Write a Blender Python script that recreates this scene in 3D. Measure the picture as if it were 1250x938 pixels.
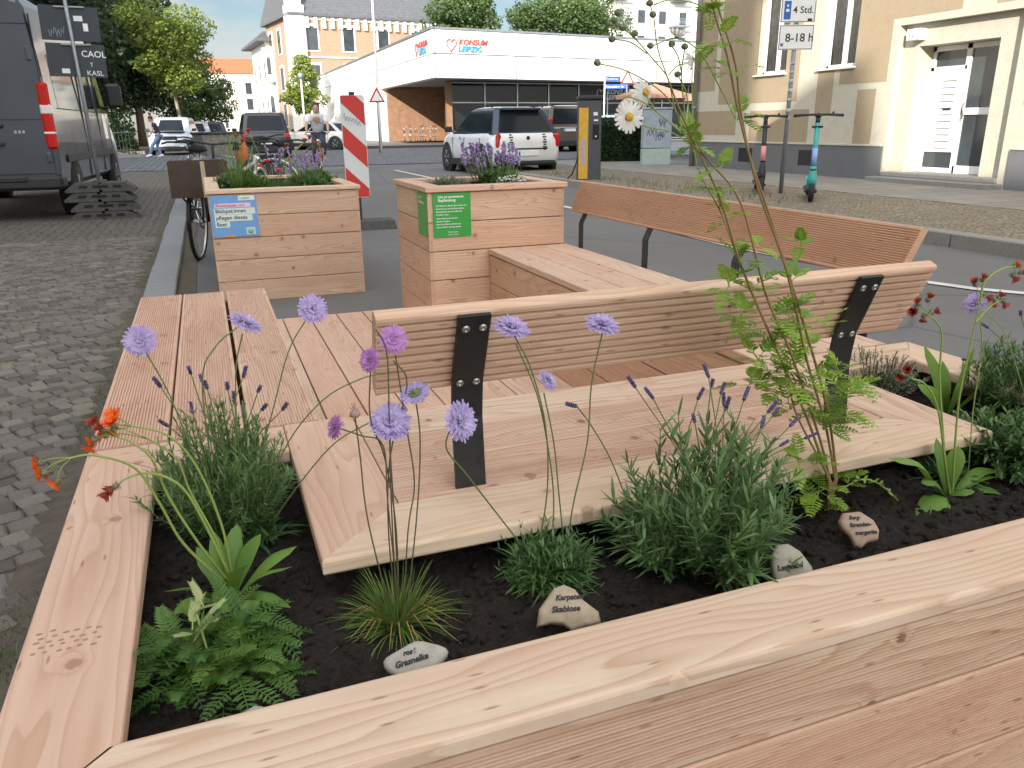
import bpy, math, random
from mathutils import Vector, Matrix
for _o in list(bpy.data.objects): bpy.data.objects.remove(_o)
SC = bpy.context.scene
COL = SC.collection
rad = math.radians
# ------------------------------------------------------------------ camera
CR = Vector((0.93470852, -0.35523129, -0.01143283)); CU = Vector((0.12161419, 0.28944256, 0.94943825)); CF = Vector((0.33396103, 0.88883842, -0.31374559))
CH = 1.15; FPX = 957.43
cam = bpy.data.cameras.new('camera'); camo = bpy.data.objects.new('camera', cam); COL.objects.link(camo)
camo.matrix_world = Matrix(((CR.x, CU.x, -CF.x, 0), (CR.y, CU.y, -CF.y, 0), (CR.z, CU.z, -CF.z, CH), (0, 0, 0, 1)))
cam.sensor_width = 36; cam.lens = 36 * FPX / 1250; cam.clip_start = 0.05; cam.clip_end = 3000
SC.camera = camo
# ------------------------------------------------------------------ light
SUN_EL = rad(20.0); SUNV = Vector((-1, -1.4, 0)).normalized() * math.cos(SUN_EL) + Vector((0, 0, math.sin(SUN_EL)))
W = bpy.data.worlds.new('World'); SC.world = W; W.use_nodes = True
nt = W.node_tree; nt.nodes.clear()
def wn(t): return nt.nodes.new(t)
sky = wn('ShaderNodeTexSky'); sky.sky_type = 'NISHITA'; sky.sun_disc = False
sky.sun_elevation = SUN_EL; sky.sun_rotation = math.atan2(SUNV.x, SUNV.y); sky.air_density = 1.0; sky.dust_density = 0.7; sky.ozone_density = 1.5; sky.altitude = 100
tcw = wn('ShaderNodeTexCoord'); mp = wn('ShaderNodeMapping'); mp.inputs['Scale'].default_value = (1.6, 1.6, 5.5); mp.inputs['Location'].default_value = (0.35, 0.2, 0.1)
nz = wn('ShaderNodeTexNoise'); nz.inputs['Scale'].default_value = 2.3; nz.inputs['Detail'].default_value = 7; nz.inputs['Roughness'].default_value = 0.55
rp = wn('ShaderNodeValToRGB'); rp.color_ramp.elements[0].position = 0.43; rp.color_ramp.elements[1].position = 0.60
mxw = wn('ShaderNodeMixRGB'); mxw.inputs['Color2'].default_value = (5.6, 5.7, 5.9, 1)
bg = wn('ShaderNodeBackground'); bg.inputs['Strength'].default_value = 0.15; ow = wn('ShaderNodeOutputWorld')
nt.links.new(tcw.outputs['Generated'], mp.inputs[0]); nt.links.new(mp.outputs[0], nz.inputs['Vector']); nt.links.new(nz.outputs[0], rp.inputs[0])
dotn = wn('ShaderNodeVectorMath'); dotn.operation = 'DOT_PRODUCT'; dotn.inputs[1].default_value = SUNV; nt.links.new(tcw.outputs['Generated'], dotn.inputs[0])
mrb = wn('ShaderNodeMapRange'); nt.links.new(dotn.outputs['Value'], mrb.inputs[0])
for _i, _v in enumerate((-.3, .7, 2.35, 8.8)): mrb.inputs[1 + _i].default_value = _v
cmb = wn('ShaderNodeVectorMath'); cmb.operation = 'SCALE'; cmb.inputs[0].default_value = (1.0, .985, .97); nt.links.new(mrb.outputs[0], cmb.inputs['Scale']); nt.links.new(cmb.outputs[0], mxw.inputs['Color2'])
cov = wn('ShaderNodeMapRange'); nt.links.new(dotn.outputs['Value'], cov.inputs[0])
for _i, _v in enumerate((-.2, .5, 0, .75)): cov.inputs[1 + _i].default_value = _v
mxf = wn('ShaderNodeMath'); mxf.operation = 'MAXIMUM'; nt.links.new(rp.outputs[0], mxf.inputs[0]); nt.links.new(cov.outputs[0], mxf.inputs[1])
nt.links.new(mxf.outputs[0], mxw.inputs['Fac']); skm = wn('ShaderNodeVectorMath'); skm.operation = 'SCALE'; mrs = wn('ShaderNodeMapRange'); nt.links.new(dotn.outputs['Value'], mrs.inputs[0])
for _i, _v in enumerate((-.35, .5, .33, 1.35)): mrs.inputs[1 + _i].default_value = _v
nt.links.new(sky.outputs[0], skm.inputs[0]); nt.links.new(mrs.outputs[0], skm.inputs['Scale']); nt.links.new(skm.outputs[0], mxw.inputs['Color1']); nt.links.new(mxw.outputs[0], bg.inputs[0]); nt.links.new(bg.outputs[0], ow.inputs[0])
sl = bpy.data.lights.new('sun', 'SUN'); sl.energy = 3.6; sl.angle = rad(0.6); sl.color = (1.0, 0.94, 0.86)
so = bpy.data.objects.new('sun', sl); COL.objects.link(so); so.rotation_euler = SUNV.to_track_quat('Z', 'Y').to_euler(); so.location = (0, 0, 30)
SC.view_settings.view_transform = 'Standard'; SC.view_settings.look = 'None'; SC.view_settings.gamma = 1.0; SC.view_settings.exposure = 1.13
SC.render.engine = 'CYCLES'
# ------------------------------------------------------------------ geometry helpers
def ray(px, py): return CF + CR * ((px - 625) / FPX) - CU * ((py - 469) / FPX)
def at(px, py, Y):            # a point on the plane y = Y
    d = ray(px, py); d = d * (Y / d.y); return Vector((d.x, d.y, d.z + CH))
def ad(px, py, w):            # a point at a forward distance
    d = ray(px, py) * w; return Vector((d.x, d.y, d.z + CH))
def ax(px, py, X):
    d = ray(px, py); d = d * (X / d.x); return Vector((d.x, d.y, d.z + CH))
def rnd(a, b): return random.uniform(a, b)
class MB:
    def __init__(s): s.v = []; s.f = []; s.mi = []; s.gc = []; s.tn = []; s.sm = []; s.T = None
    def add(s, vs, fs, mi=0, gc=None, tn=0.5, smooth=False):
        b = len(s.v)
        for i, p in enumerate(vs):
            p = Vector(p)
            s.gc.append(gc[i] if gc else (p.x, p.y, p.z)); s.tn.append(tn)
            if s.T is not None: p = s.T @ p
            s.v.append(p)
        for f in fs: s.f.append([b + k for k in f]); s.mi.append(mi); s.sm.append(smooth)
    def box(s, c, d, ch=0.0, mi=0, R=None, tn=0.5):
        cx, cy, cz = c; hx, hy, hz = d[0] / 2, d[1] / 2, d[2] / 2
        if ch <= 0:
            vs = [Vector((x * hx, y * hy, z * hz)) for x in (-1, 1) for y in (-1, 1) for z in (-1, 1)]
            fs = [(0, 1, 3, 2), (4, 6, 7, 5), (0, 4, 5, 1), (2, 3, 7, 6), (0, 2, 6, 4), (1, 5, 7, 3)]
        else:
            ch = min(ch, hx * .95, hy * .95, hz * .95); vs = []; ix = {}
            for x in (-1, 1):
                for y in (-1, 1):
                    for z in (-1, 1):
                        for a in range(3):
                            e = [hx, hy, hz]
                            for k in range(3):
                                if k != a: e[k] -= ch
                            ix[(x, y, z, a)] = len(vs); vs.append(Vector((x * e[0], y * e[1], z * e[2])))
            fs = []
            def q(ks, flip): fs.append(tuple(ks if not flip else ks[::-1]))
            for sg in (-1, 1):
                q([ix[(sg, y, z, 0)] for y, z in ((-1, -1), (1, -1), (1, 1), (-1, 1))], sg < 0)
                q([ix[(x, sg, z, 1)] for x, z in ((-1, -1), (1, -1), (1, 1), (-1, 1))], sg > 0)
                q([ix[(x, y, sg, 2)] for x, y in ((-1, -1), (1, -1), (1, 1), (-1, 1))], sg < 0)
            for a in (-1, 1):
                for b in (-1, 1):
                    q([ix[(a, b, -1, 0)], ix[(a, b, 1, 0)], ix[(a, b, 1, 1)], ix[(a, b, -1, 1)]], a * b < 0)
                    q([ix[(a, -1, b, 0)], ix[(a, 1, b, 0)], ix[(a, 1, b, 2)], ix[(a, -1, b, 2)]], a * b > 0)
                    q([ix[(-1, a, b, 1)], ix[(1, a, b, 1)], ix[(1, a, b, 2)], ix[(-1, a, b, 2)]], a * b < 0)
                    for c_ in (-1, 1):
                        q([ix[(a, b, c_, 0)], ix[(a, b, c_, 1)], ix[(a, b, c_, 2)]], a * b * c_ < 0)
        if R is not None: vs = [R @ v for v in vs]
        C = Vector(c); s.add([v + C for v in vs], fs, mi, tn=tn)
    def b2(s, lo, hi, ch=0.0, mi=0, tn=0.5):
        s.box([(a + b) / 2 for a, b in zip(lo, hi)], [abs(b - a) for a, b in zip(lo, hi)], ch, mi, tn=tn)
    def prism(s, poly, d, mi=0, gc=None):     # planar polygon (3d points) extruded by the vector d
        n = len(poly); P = [Vector(p) for p in poly]; d = Vector(d)
        vs = P + [p + d for p in P]
        fs = [tuple(range(n))[::-1], tuple(range(n, 2 * n))] + [(i, (i + 1) % n, n + (i + 1) % n, n + i) for i in range(n)]
        s.add(vs, fs, mi)
    def quad(s, a, b, c, d, mi=0): s.add([a, b, c, d], [(0, 1, 2, 3)], mi)
    def tube(s, pts, r, n=6, mi=0, caps=True, smooth=True, tn=.5):
        pts = [Vector(p) for p in pts]; k = len(pts)
        if not hasattr(r, '__len__'): r = [r] * k
        t0 = (pts[1] - pts[0]).normalized(); up = Vector((0, 0, 1)) if abs(t0.z) < .9 else Vector((1, 0, 0))
        u = t0.cross(up).normalized(); vs = []; fs = []
        for i, p in enumerate(pts):
            t = (pts[min(i + 1, k - 1)] - pts[max(i - 1, 0)])
            t = t.normalized() if t.length > 1e-9 else t0
            u = (u - t * u.dot(t)); u = u.normalized() if u.length > 1e-6 else t.orthogonal().normalized(); w = t.cross(u)
            for j in range(n):
                a = 2 * math.pi * j / n; vs.append(p + (u * math.cos(a) + w * math.sin(a)) * r[i])
        for i in range(k - 1):
            for j in range(n): fs.append((i * n + j, i * n + (j + 1) % n, (i + 1) * n + (j + 1) % n, (i + 1) * n + j))
        if caps: fs.append(tuple(range(n))[::-1]); fs.append(tuple((k - 1) * n + j for j in range(n)))
        s.add(vs, fs, mi, smooth=smooth, tn=tn)
    def lathe(s, prof, c=(0, 0, 0), n=16, mi=0, axis=None, smooth=True, tn=.5):   # prof: (radius, height)
        R = Matrix.Identity(3) if axis is None else Vector(axis).to_track_quat('Z', 'Y').to_matrix()
        C = Vector(c); vs = []; fs = []
        for (r, h) in prof:
            for j in range(n):
                a = 2 * math.pi * j / n; vs.append(C + R @ Vector((r * math.cos(a), r * math.sin(a), h)))
        for i in range(len(prof) - 1):
            for j in range(n): fs.append((i * n + j, i * n + (j + 1) % n, (i + 1) * n + (j + 1) % n, (i + 1) * n + j))
        if prof[0][0] > 1e-6: fs.append(tuple(range(n))[::-1])
        if prof[-1][0] > 1e-6: fs.append(tuple((len(prof) - 1) * n + j for j in range(n)))
        s.add(vs, fs, mi, smooth=smooth, tn=tn)
    def ell(s, c, r, n=10, m=6, mi=0, R=None, tn=.5, jit=0):
        vs = []; C = Vector(c)
        if not hasattr(r, '__len__'): r = (r, r, r)
        for i in range(m + 1):
            t = math.pi * i / m
            for j in range(n):
                a = 2 * math.pi * j / n; k = 1 + (rnd(-jit, jit) if jit else 0)
                v = Vector((r[0] * math.sin(t) * math.cos(a), r[1] * math.sin(t) * math.sin(a), -r[2] * math.cos(t))) * k
                if R is not None: v = R @ v
                vs.append(C + v)
        fs = [(i * n + j, i * n + (j + 1) % n, (i + 1) * n + (j + 1) % n, (i + 1) * n + j) for i in range(m) for j in range(n)]
        s.add(vs, fs, mi, smooth=True, tn=tn)
    def loft(s, rings, mi=0, smooth=False, caps=True):
        n = len(rings[0]); vs = [p for r_ in rings for p in r_]; k = len(rings)
        fs = [(i * n + j, i * n + (j + 1) % n, (i + 1) * n + (j + 1) % n, (i + 1) * n + j) for i in range(k - 1) for j in range(n)]
        if caps: fs += [tuple(range(n))[::-1], tuple((k - 1) * n + j for j in range(n))]
        s.add(vs, fs, mi, smooth=smooth)
    def strip(s, pts, wid, side, mi=0, fold=0.0, tn=.5):     # leaf blade along pts; side = width direction
        side = Vector(side); vs = []; k = len(pts)
        for i, p in enumerate(pts):
            p = Vector(p); t = Vector(pts[min(i + 1, k - 1)]) - Vector(pts[max(i - 1, 0)])
            sd = side - t * (side.dot(t) / max(t.length_squared, 1e-12)); sd = sd.normalized() if sd.length > 1e-6 else t.orthogonal().normalized()
            nn = t.cross(sd).normalized() if t.length > 1e-9 else Vector((0, 0, 1)); w = wid[i] / 2
            if fold: vs += [p - sd * w + nn * (w * fold), p, p + sd * w + nn * (w * fold)]
            else: vs += [p - sd * w, p + sd * w]
        m = 3 if fold else 2
        fs = [(i * m + j, i * m + j + 1, (i + 1) * m + j + 1, (i + 1) * m + j) for i in range(k - 1) for j in range(m - 1)]
        s.add(vs, fs, mi, smooth=True, tn=tn)
    def build(s, name, mat, parent=None):
        me = bpy.data.meshes.new(name); me.from_pydata([tuple(v) for v in s.v], [], s.f)
        mats = mat if isinstance(mat, (list, tuple)) else [mat]
        for m in mats: me.materials.append(m)
        if len(mats) > 1: me.polygons.foreach_set('material_index', s.mi)
        me.polygons.foreach_set('use_smooth', s.sm)
        a = me.attributes.new('gc', 'FLOAT_VECTOR', 'POINT'); a.data.foreach_set('vector', [c for g in s.gc for c in g])
        a = me.attributes.new('tn', 'FLOAT', 'POINT'); a.data.foreach_set('value', s.tn)
        me.update()
        o = bpy.data.objects.new(name, me); COL.objects.link(o)
        if parent is not None: o.parent = parent
        return o
def tag(o, label=None, cat=None, group=None, kind=None):
    if label: o['label'] = label
    if cat: o['category'] = cat
    if group: o['group'] = group
    if kind: o['kind'] = kind
    return o
def thing(name, loc, label, cat, rz=0, group=None):
    o = bpy.data.objects.new(name, None); COL.objects.link(o); o.empty_display_size = .1
    o.location = loc; o.rotation_euler = (0, 0, rz); return tag(o, label, cat, group)
def struct(o): o['kind'] = 'structure'; return o
def kids(o): return [c for c in bpy.data.objects if c.parent == o]
def copy_tree(o, parent=None):
    c = o.copy(); COL.objects.link(c)
    if parent is not None: c.parent = parent
    for ch in kids(o): copy_tree(ch, c)
    return c
def text(name, s, size, mat, parent, loc, rot, ext=0.001, align='LEFT', sx=1.0, shear=0, off=0):
    cu = bpy.data.curves.new(name, 'FONT'); cu.body = s; cu.size = size; cu.extrude = ext; cu.align_x = align; cu.shear = shear; cu.offset = off; cu.resolution_u = 3
    t = bpy.data.objects.new(name, cu); me = bpy.data.meshes.new_from_object(t); bpy.data.objects.remove(t); bpy.data.curves.remove(cu)
    me.materials.append(mat); o = bpy.data.objects.new(name, me); COL.objects.link(o); o.parent = parent
    o.location = loc; o.rotation_euler = rot; o.scale = (sx, 1, 1); return o
def yaw(a): return Matrix.Rotation(a, 3, 'Z')
# ------------------------------------------------------------------ materials
class NT:
    def __init__(s, name):
        s.m = bpy.data.materials.new(name); s.m.use_nodes = True; s.t = s.m.node_tree; s.t.nodes.clear()
        s.o = s.t.nodes.new('ShaderNodeOutputMaterial'); s.p = s.t.nodes.new('ShaderNodeBsdfPrincipled'); s.t.links.new(s.p.outputs[0], s.o.inputs[0])
    def n(s, t, **k):
        n = s.t.nodes.new(t)
        for a, b in k.items():
            if a.startswith('i_'):
                key = a[2:]; key = int(key) if key.isdigit() else key.replace('_', ' ')
                s.set(n.inputs[key], b)
            else: setattr(n, a, b)
        return n
    def set(s, inp, v):
        if isinstance(v, bpy.types.NodeSocket): s.t.links.new(v, inp)
        elif hasattr(v, 'outputs'): s.t.links.new(v.outputs[0], inp)
        elif isinstance(v, (list, tuple)) and len(v) == 3 and inp.type == 'RGBA': inp.default_value = (*v, 1)
        else: inp.default_value = v
    def m_(s, op, a, b=0.5, c=0.5, clamp=False):
        n = s.t.nodes.new('ShaderNodeMath'); n.operation = op; n.use_clamp = clamp
        for i, v in enumerate((a, b, c)): s.set(n.inputs[i], v)
        return n.outputs[0]
    def vm(s, op, a, b=(0, 0, 0)):
        n = s.t.nodes.new('ShaderNodeVectorMath'); n.operation = op; s.set(n.inputs[0], a); s.set(n.inputs[1], b); return n
    def noise(s, vec, scale, det=3, rough=.5, dist=0):
        return s.n('ShaderNodeTexNoise', i_Vector=vec, i_Scale=scale, i_Detail=det, i_Roughness=rough, i_Distortion=dist).outputs[0]
    def mix(s, f, a, b, bt='MIX'):
        n = s.t.nodes.new('ShaderNodeMixRGB'); n.blend_type = bt; s.set(n.inputs[0], f); s.set(n.inputs[1], a); s.set(n.inputs[2], b); return n.outputs[0]
    def ramp(s, f, stops, interp='LINEAR'):
        n = s.t.nodes.new('ShaderNodeValToRGB'); e = n.color_ramp; e.interpolation = interp
        while len(e.elements) < len(stops): e.elements.new(.5)
        for el, (p, c) in zip(e.elements, stops): el.position = p; el.color = (*c, 1) if len(c) == 3 else c
        s.set(n.inputs[0], f); return n.outputs[0]
    def mr(s, v, a, b, c=0., d=1.):
        n = s.t.nodes.new('ShaderNodeMapRange')
        for i, x in enumerate((v, a, b, c, d)): s.set(n.inputs[i], x)
        return n.outputs[0]
    def bump(s, h, strength=.3, dist=.01): s.set(s.p.inputs['Normal'], s.n('ShaderNodeBump', i_Height=h, i_Strength=strength, i_Distance=dist))
    def fin(s, col, rough=.6, metal=0., **k):
        s.set(s.p.inputs['Base Color'], col); s.set(s.p.inputs['Roughness'], rough); s.set(s.p.inputs['Metallic'], metal)
        for a, b in k.items(): s.set(s.p.inputs[a.replace('_', ' ')], b)
        return s.m
def plain(name, col, rough=.6, metal=0., var=.12, scale=12., bump=0., dirt=0., spec=None):
    t = NT(name); oc = t.n('ShaderNodeTexCoord').outputs['Object']
    f = t.noise(oc, scale, 4, .6); c2 = tuple(x * (1 - var) for x in col); c1 = tuple(min(1, x * (1 + var)) for x in col)
    c = t.mix(t.mr(f, .3, .7), c2, c1)
    if dirt > 0: c = t.mix(t.mr(t.noise(oc, scale * .23, 5, .7), .48, .75, 0, dirt), c, (.07, .06, .05))
    if bump > 0: t.bump(f, bump, .01)
    k = {} if spec is None else {'Specular_IOR_Level': spec}
    return t.fin(c, t.mr(f, .3, .7, rough * .9, min(1, rough * 1.1)), metal, **k)
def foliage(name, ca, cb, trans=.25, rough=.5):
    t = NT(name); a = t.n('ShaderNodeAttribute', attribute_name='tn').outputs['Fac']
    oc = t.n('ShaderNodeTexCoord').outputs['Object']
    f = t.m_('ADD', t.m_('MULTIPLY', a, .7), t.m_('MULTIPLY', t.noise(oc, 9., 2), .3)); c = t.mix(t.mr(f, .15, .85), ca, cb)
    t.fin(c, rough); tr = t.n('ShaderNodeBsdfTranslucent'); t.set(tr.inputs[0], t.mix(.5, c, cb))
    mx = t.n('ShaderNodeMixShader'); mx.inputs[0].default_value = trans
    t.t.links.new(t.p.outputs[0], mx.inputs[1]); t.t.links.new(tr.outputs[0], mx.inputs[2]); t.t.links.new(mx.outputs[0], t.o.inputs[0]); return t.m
def wood(name, light, dark, pink, knots=.55, contrast=.78):
    t = NT(name); g = t.n('ShaderNodeAttribute', attribute_name='gc').outputs['Vector']; tn = t.n('ShaderNodeAttribute', attribute_name='tn').outputs['Fac']
    gx = t.n('ShaderNodeSeparateXYZ', i_0=g)
    # knots
    S = Vector((3.4, 8.5, 0)); vv = t.vm('MULTIPLY', g, (S.x, S.y, 0))
    vo = t.n('ShaderNodeTexVoronoi', voronoi_dimensions='2D', i_Vector=vv, i_Scale=1.0)
    dd = t.vm('SUBTRACT', vv.outputs[0], vo.outputs['Position']); d2 = t.vm('MULTIPLY', dd.outputs[0], (1 / S.x, 1 / S.y, 0)); dl = t.vm('LENGTH', d2.outputs[0]).outputs['Value']
    cc = t.n('ShaderNodeSeparateColor', i_0=vo.outputs['Color'])
    has = t.m_('LESS_THAN', cc.outputs[0], knots); rad_ = t.mr(cc.outputs[1], 0, 1, .0022, .0105)
    dn = t.m_('ADD', dl, t.mr(t.noise(g, 160., 3), .3, .7, -.002, .002)); q = t.m_('DIVIDE', dn, rad_)
    kin = t.m_('MULTIPLY', has, t.mr(q, .75, 1.1, 1, 0)); kring = t.m_('MULTIPLY', has, t.m_('MULTIPLY', t.mr(q, .7, 1., 0, 1), t.mr(q, 1., 1.45, 1, 0)))
    halo = t.m_('MULTIPLY', has, t.mr(q, .9, 3.4, 1, 0))
    bend = t.m_('MULTIPLY', halo, .9)
    sv = t.vm('MULTIPLY', g, (1.1, 9, 9)).outputs[0]
    n1 = t.noise(sv, 1.0, 2, .45)
    ph = t.m_('ADD', t.m_('ADD', t.m_('MULTIPLY', gx.outputs[1], 62.), t.m_('MULTIPLY', gx.outputs[2], 40.)), t.m_('ADD', t.m_('MULTIPLY', n1, 15.), bend))
    fr = t.m_('FRACT', ph); ring = t.m_('MULTIPLY', t.m_('POWER', fr, 2.2), t.mr(fr, .93, 1.0, 1, 0))
    fb = t.noise(t.vm('MULTIPLY', g, (5, 260, 260)).outputs[0], 1., 3, .6)
    lo = t.noise(t.vm('MULTIPLY', g, (1.7, 14, 14)).outputs[0], 1., 3, .6)
    c = t.mix(t.mr(lo, .3, .72), light, pink); c = t.mix(t.m_('MULTIPLY', ring, contrast), c, dark)
    c = t.mix(t.mr(fb, .25, .75, .0, .22), c, dark)
    c = t.mix(t.m_('MULTIPLY', halo, .35), c, dark); kc = t.mix(t.mr(t.noise(g, 420., 2), .35, .65), (.30, .14, .06), (.16, .065, .03))
    c = t.mix(t.m_('MULTIPLY', kin, .85), c, kc); c = t.mix(t.m_('MULTIPLY', kring, .75), c, (.05, .02, .012))
    # board-to-board tone
    c = t.mix(t.mr(tn, .35, 1, .0, .62), c, t.mix(t.mr(lo, .3, .7), tuple(x * y for x, y in zip(pink, (.98, .86, .80))), tuple(x * y for x, y in zip(pink, (.86, .72, .65))))); c = t.mix(t.mr(tn, .35, 0, .0, .45), c, tuple(x * y for x, y in zip(light, (1.02, 1.0, .88))))
    bl = t.noise(t.vm('MULTIPLY', g, (2.3, 5, 5)).outputs[0], 1., 4, .6); c = t.mix(t.mr(bl, .5, .8, 0, .35), c, dark)
    sp = t.n('ShaderNodeTexVoronoi', voronoi_dimensions='2D', i_Vector=t.vm('MULTIPLY', g, (9, 46, 0)).outputs[0], i_Scale=1.); c = t.mix(t.m_('MULTIPLY', t.mr(sp.outputs['Distance'], .04, .12, .55, 0), t.m_('LESS_THAN', t.n('ShaderNodeSeparateColor', i_0=sp.outputs['Color']).outputs[0], .22)), c, (.16, .06, .03))
    st = t.mr(t.noise(g, 5., 5, .7), .55, .8, 0, .25); c = t.mix(st, c, tuple(x * .6 for x in dark))
    t.bump(t.m_('ADD', t.m_('MULTIPLY', ring, .5), t.m_('MULTIPLY', fb, .6)), .25, .0012)
    return t.fin(c, t.mr(fb, .3, .7, .62, .8), 0., Specular_IOR_Level=.3)
M = {}
M['wood'] = wood('larch_wood', (.74, .595, .455), (.45, .26, .16), (.665, .465, .36))
M['wood_orange'] = wood('larch_wood_warm', (.71, .55, .395), (.43, .24, .14), (.645, .435, .32), .75)
M['steel_black'] = plain('black_powder_coat', (.014, .014, .016), .45, .0, .2, 60, .05)
M['bolt'] = plain('zinc_bolt', (.45, .44, .42), .35, .9, .15, 90)
M['rubber'] = plain('rubber', (.012, .012, .013), .75, 0, .2, 25)
M['dark_plastic'] = plain('dark_plastic', (.02, .021, .023), .5)
M['black'] = plain('black_matte', (.01, .01, .01), .8)
M['white_paint'] = plain('white_paint', (.8, .8, .78), .4, 0, .03, 3)
M['chrome'] = plain('bright_metal', (.7, .7, .72), .2, 1, .05, 30)
M['alu'] = plain('brushed_aluminium', (.45, .46, .47), .42, .8, .1, 30, 0, .3)
M['galv'] = plain('galvanised_steel', (.30, .33, .36), .5, .6, .15, 20, 0, .35)
M['glass'] = plain('tinted_glass', (.014, .019, .024), .06, 0, .1, 5, 0, 0, .22)
M['glass_room'] = plain('window_glass', (.05, .06, .065), .08, 0, .3, 1.5)
M['skin'] = plain('skin', (.50, .30, .21), .55)
M['hair'] = plain('dark_hair', (.02, .014, .01), .6)
def flat(name, col, rough=.6): return plain(name, col, rough, 0, .06, 8)
M['red'] = flat('red', (.52, .03, .025)); M['blue'] = flat('sign_blue', (.03, .12, .42)); M['sign_white'] = flat('sign_white', (.78, .79, .78), .4)
M['ink'] = flat('black_ink', (.02, .02, .022)); M['green_sign'] = flat('sign_green', (.03, .33, .05), .4); M['orange'] = flat('orange', (.85, .28, .03))
# ================================================================== ground and streets
def m_asphalt():
    t = NT('asphalt'); oc = t.n('ShaderNodeTexCoord').outputs['Object']
    f = t.noise(oc, 140., 4, .7); l = t.noise(oc, .55, 5, .6)
    c = t.mix(t.mr(f, .3, .7), (.09, .09, .091), (.17, .167, .163)); c = t.mix(t.mr(l, .4, .7, 0, .55), c, (.18, .178, .172)); c = t.mix(t.mr(t.noise(t.vm('MULTIPLY', oc, (1.2, .25, 1)).outputs[0], 1., 4, .6), .55, .75, 0, .4), c, (.07, .068, .066))
    cr = t.n('ShaderNodeTexVoronoi', feature='DISTANCE_TO_EDGE', i_Vector=t.vm('ADD', oc, (0, 0, 0)).outputs[0], i_Scale=.22).outputs[0]
    c = t.mix(t.mr(cr, .0, .006, .5, 0), c, (.03, .03, .03))
    t.bump(f, .35, .004); return t.fin(c, t.mr(f, .3, .7, .75, .92))
def m_setts(name, scale, ca, cb, joint, bumpd=.03, row=.5, moss=0.):
    t = NT(name); oc = t.n('ShaderNodeTexCoord').outputs['Object']
    w = t.n('ShaderNodeMixRGB', blend_type='ADD'); w.inputs[0].default_value = .02; t.set(w.inputs[1], oc); t.set(w.inputs[2], t.n('ShaderNodeTexNoise', i_Vector=oc, i_Scale=6.).outputs['Color'])
    vo = t.n('ShaderNodeTexVoronoi', feature='DISTANCE_TO_EDGE', voronoi_dimensions='2D', i_Vector=w, i_Scale=scale, i_Randomness=row); v1 = t.n('ShaderNodeTexVoronoi', voronoi_dimensions='2D', i_Vector=w, i_Scale=scale, i_Randomness=row)
    e = vo.outputs['Distance']; h = t.mr(e, .0, .16); sc = t.n('ShaderNodeSeparateColor', i_0=v1.outputs['Color'])
    f = t.noise(oc, 60., 4, .7)
    c = t.mix(sc.outputs[0], ca, cb); c = t.mix(t.mr(f, .3, .7, 0, .35), c, tuple(x * .5 for x in ca)); c = t.mix(t.mr(e, .0, .09, 1, 0), c, joint)
    if moss: c = t.mix(t.m_('MULTIPLY', t.mr(t.noise(oc, .8, 5, .7), .5, .7, 0, moss), t.mr(e, .02, .2, 1, .2)), c, (.045, .07, .02))
    t.bump(t.m_('ADD', h, t.m_('MULTIPLY', f, .2)), .9, bumpd); return t.fin(c, t.mr(h, 0, 1, .9, .6))
def m_slabs():
    t = NT('paving_slabs'); oc = t.n('ShaderNodeTexCoord').outputs['Object']
    b = t.n('ShaderNodeTexBrick', i_Vector=oc, i_Scale=1., i_Mortar_Size=.008, i_Brick_Width=.5, i_Row_Height=.5, i_Color1=(.25, .23, .205), i_Color2=(.31, .29, .26), i_Mortar=(.06, .055, .05))
    f = t.noise(oc, 40., 4, .7); t.bump(t.m_('SUBTRACT', f, b.outputs['Fac']), .4, .005)
    return t.fin(t.mix(t.mr(f, .3, .7, 0, .3), b, (.11, .105, .1)), .8)
M['asphalt'] = m_asphalt()
M['setts_far'] = m_setts('granite_setts', 4.6, (.13, .14, .155), (.23, .235, .25), (.035, .035, .037), .05, .45)
M['setts_base'] = m_setts('sett_joints', 9.5, (.12, .105, .088), (.17, .15, .125), (.08, .07, .055), .02, .6, .6)
M['mosaic'] = m_setts('mosaic_paving', 13., (.20, .165, .12), (.33, .275, .205), (.06, .05, .035), .015, .7, .25)
M['slabs'] = m_slabs()
M['granite'] = plain('granite', (.25, .26, .27), .7, 0, .16, 70, .15, .3)
M['joint_dirt'] = plain('dirt', (.10, .085, .065), .95, 0, .35, 14, .4)
M['roadpaint'] = plain('road_paint', (.62, .62, .60), .7, 0, .1, 30, .1, .3)
m = MB(); S_ = 900; n_ = 24
m.quad((-S_, -S_, 0), (S_, -S_, 0), (S_, S_, 0), (-S_, S_, 0)); struct(m.build('road', M['asphalt']))
m = MB(); m.quad((-30, -30, .033), (-.5, -30, .033), (-.5, 24.3, .033), (-30, 24.3, .033)); struct(m.build('parking_strip', M['setts_base']))
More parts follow.
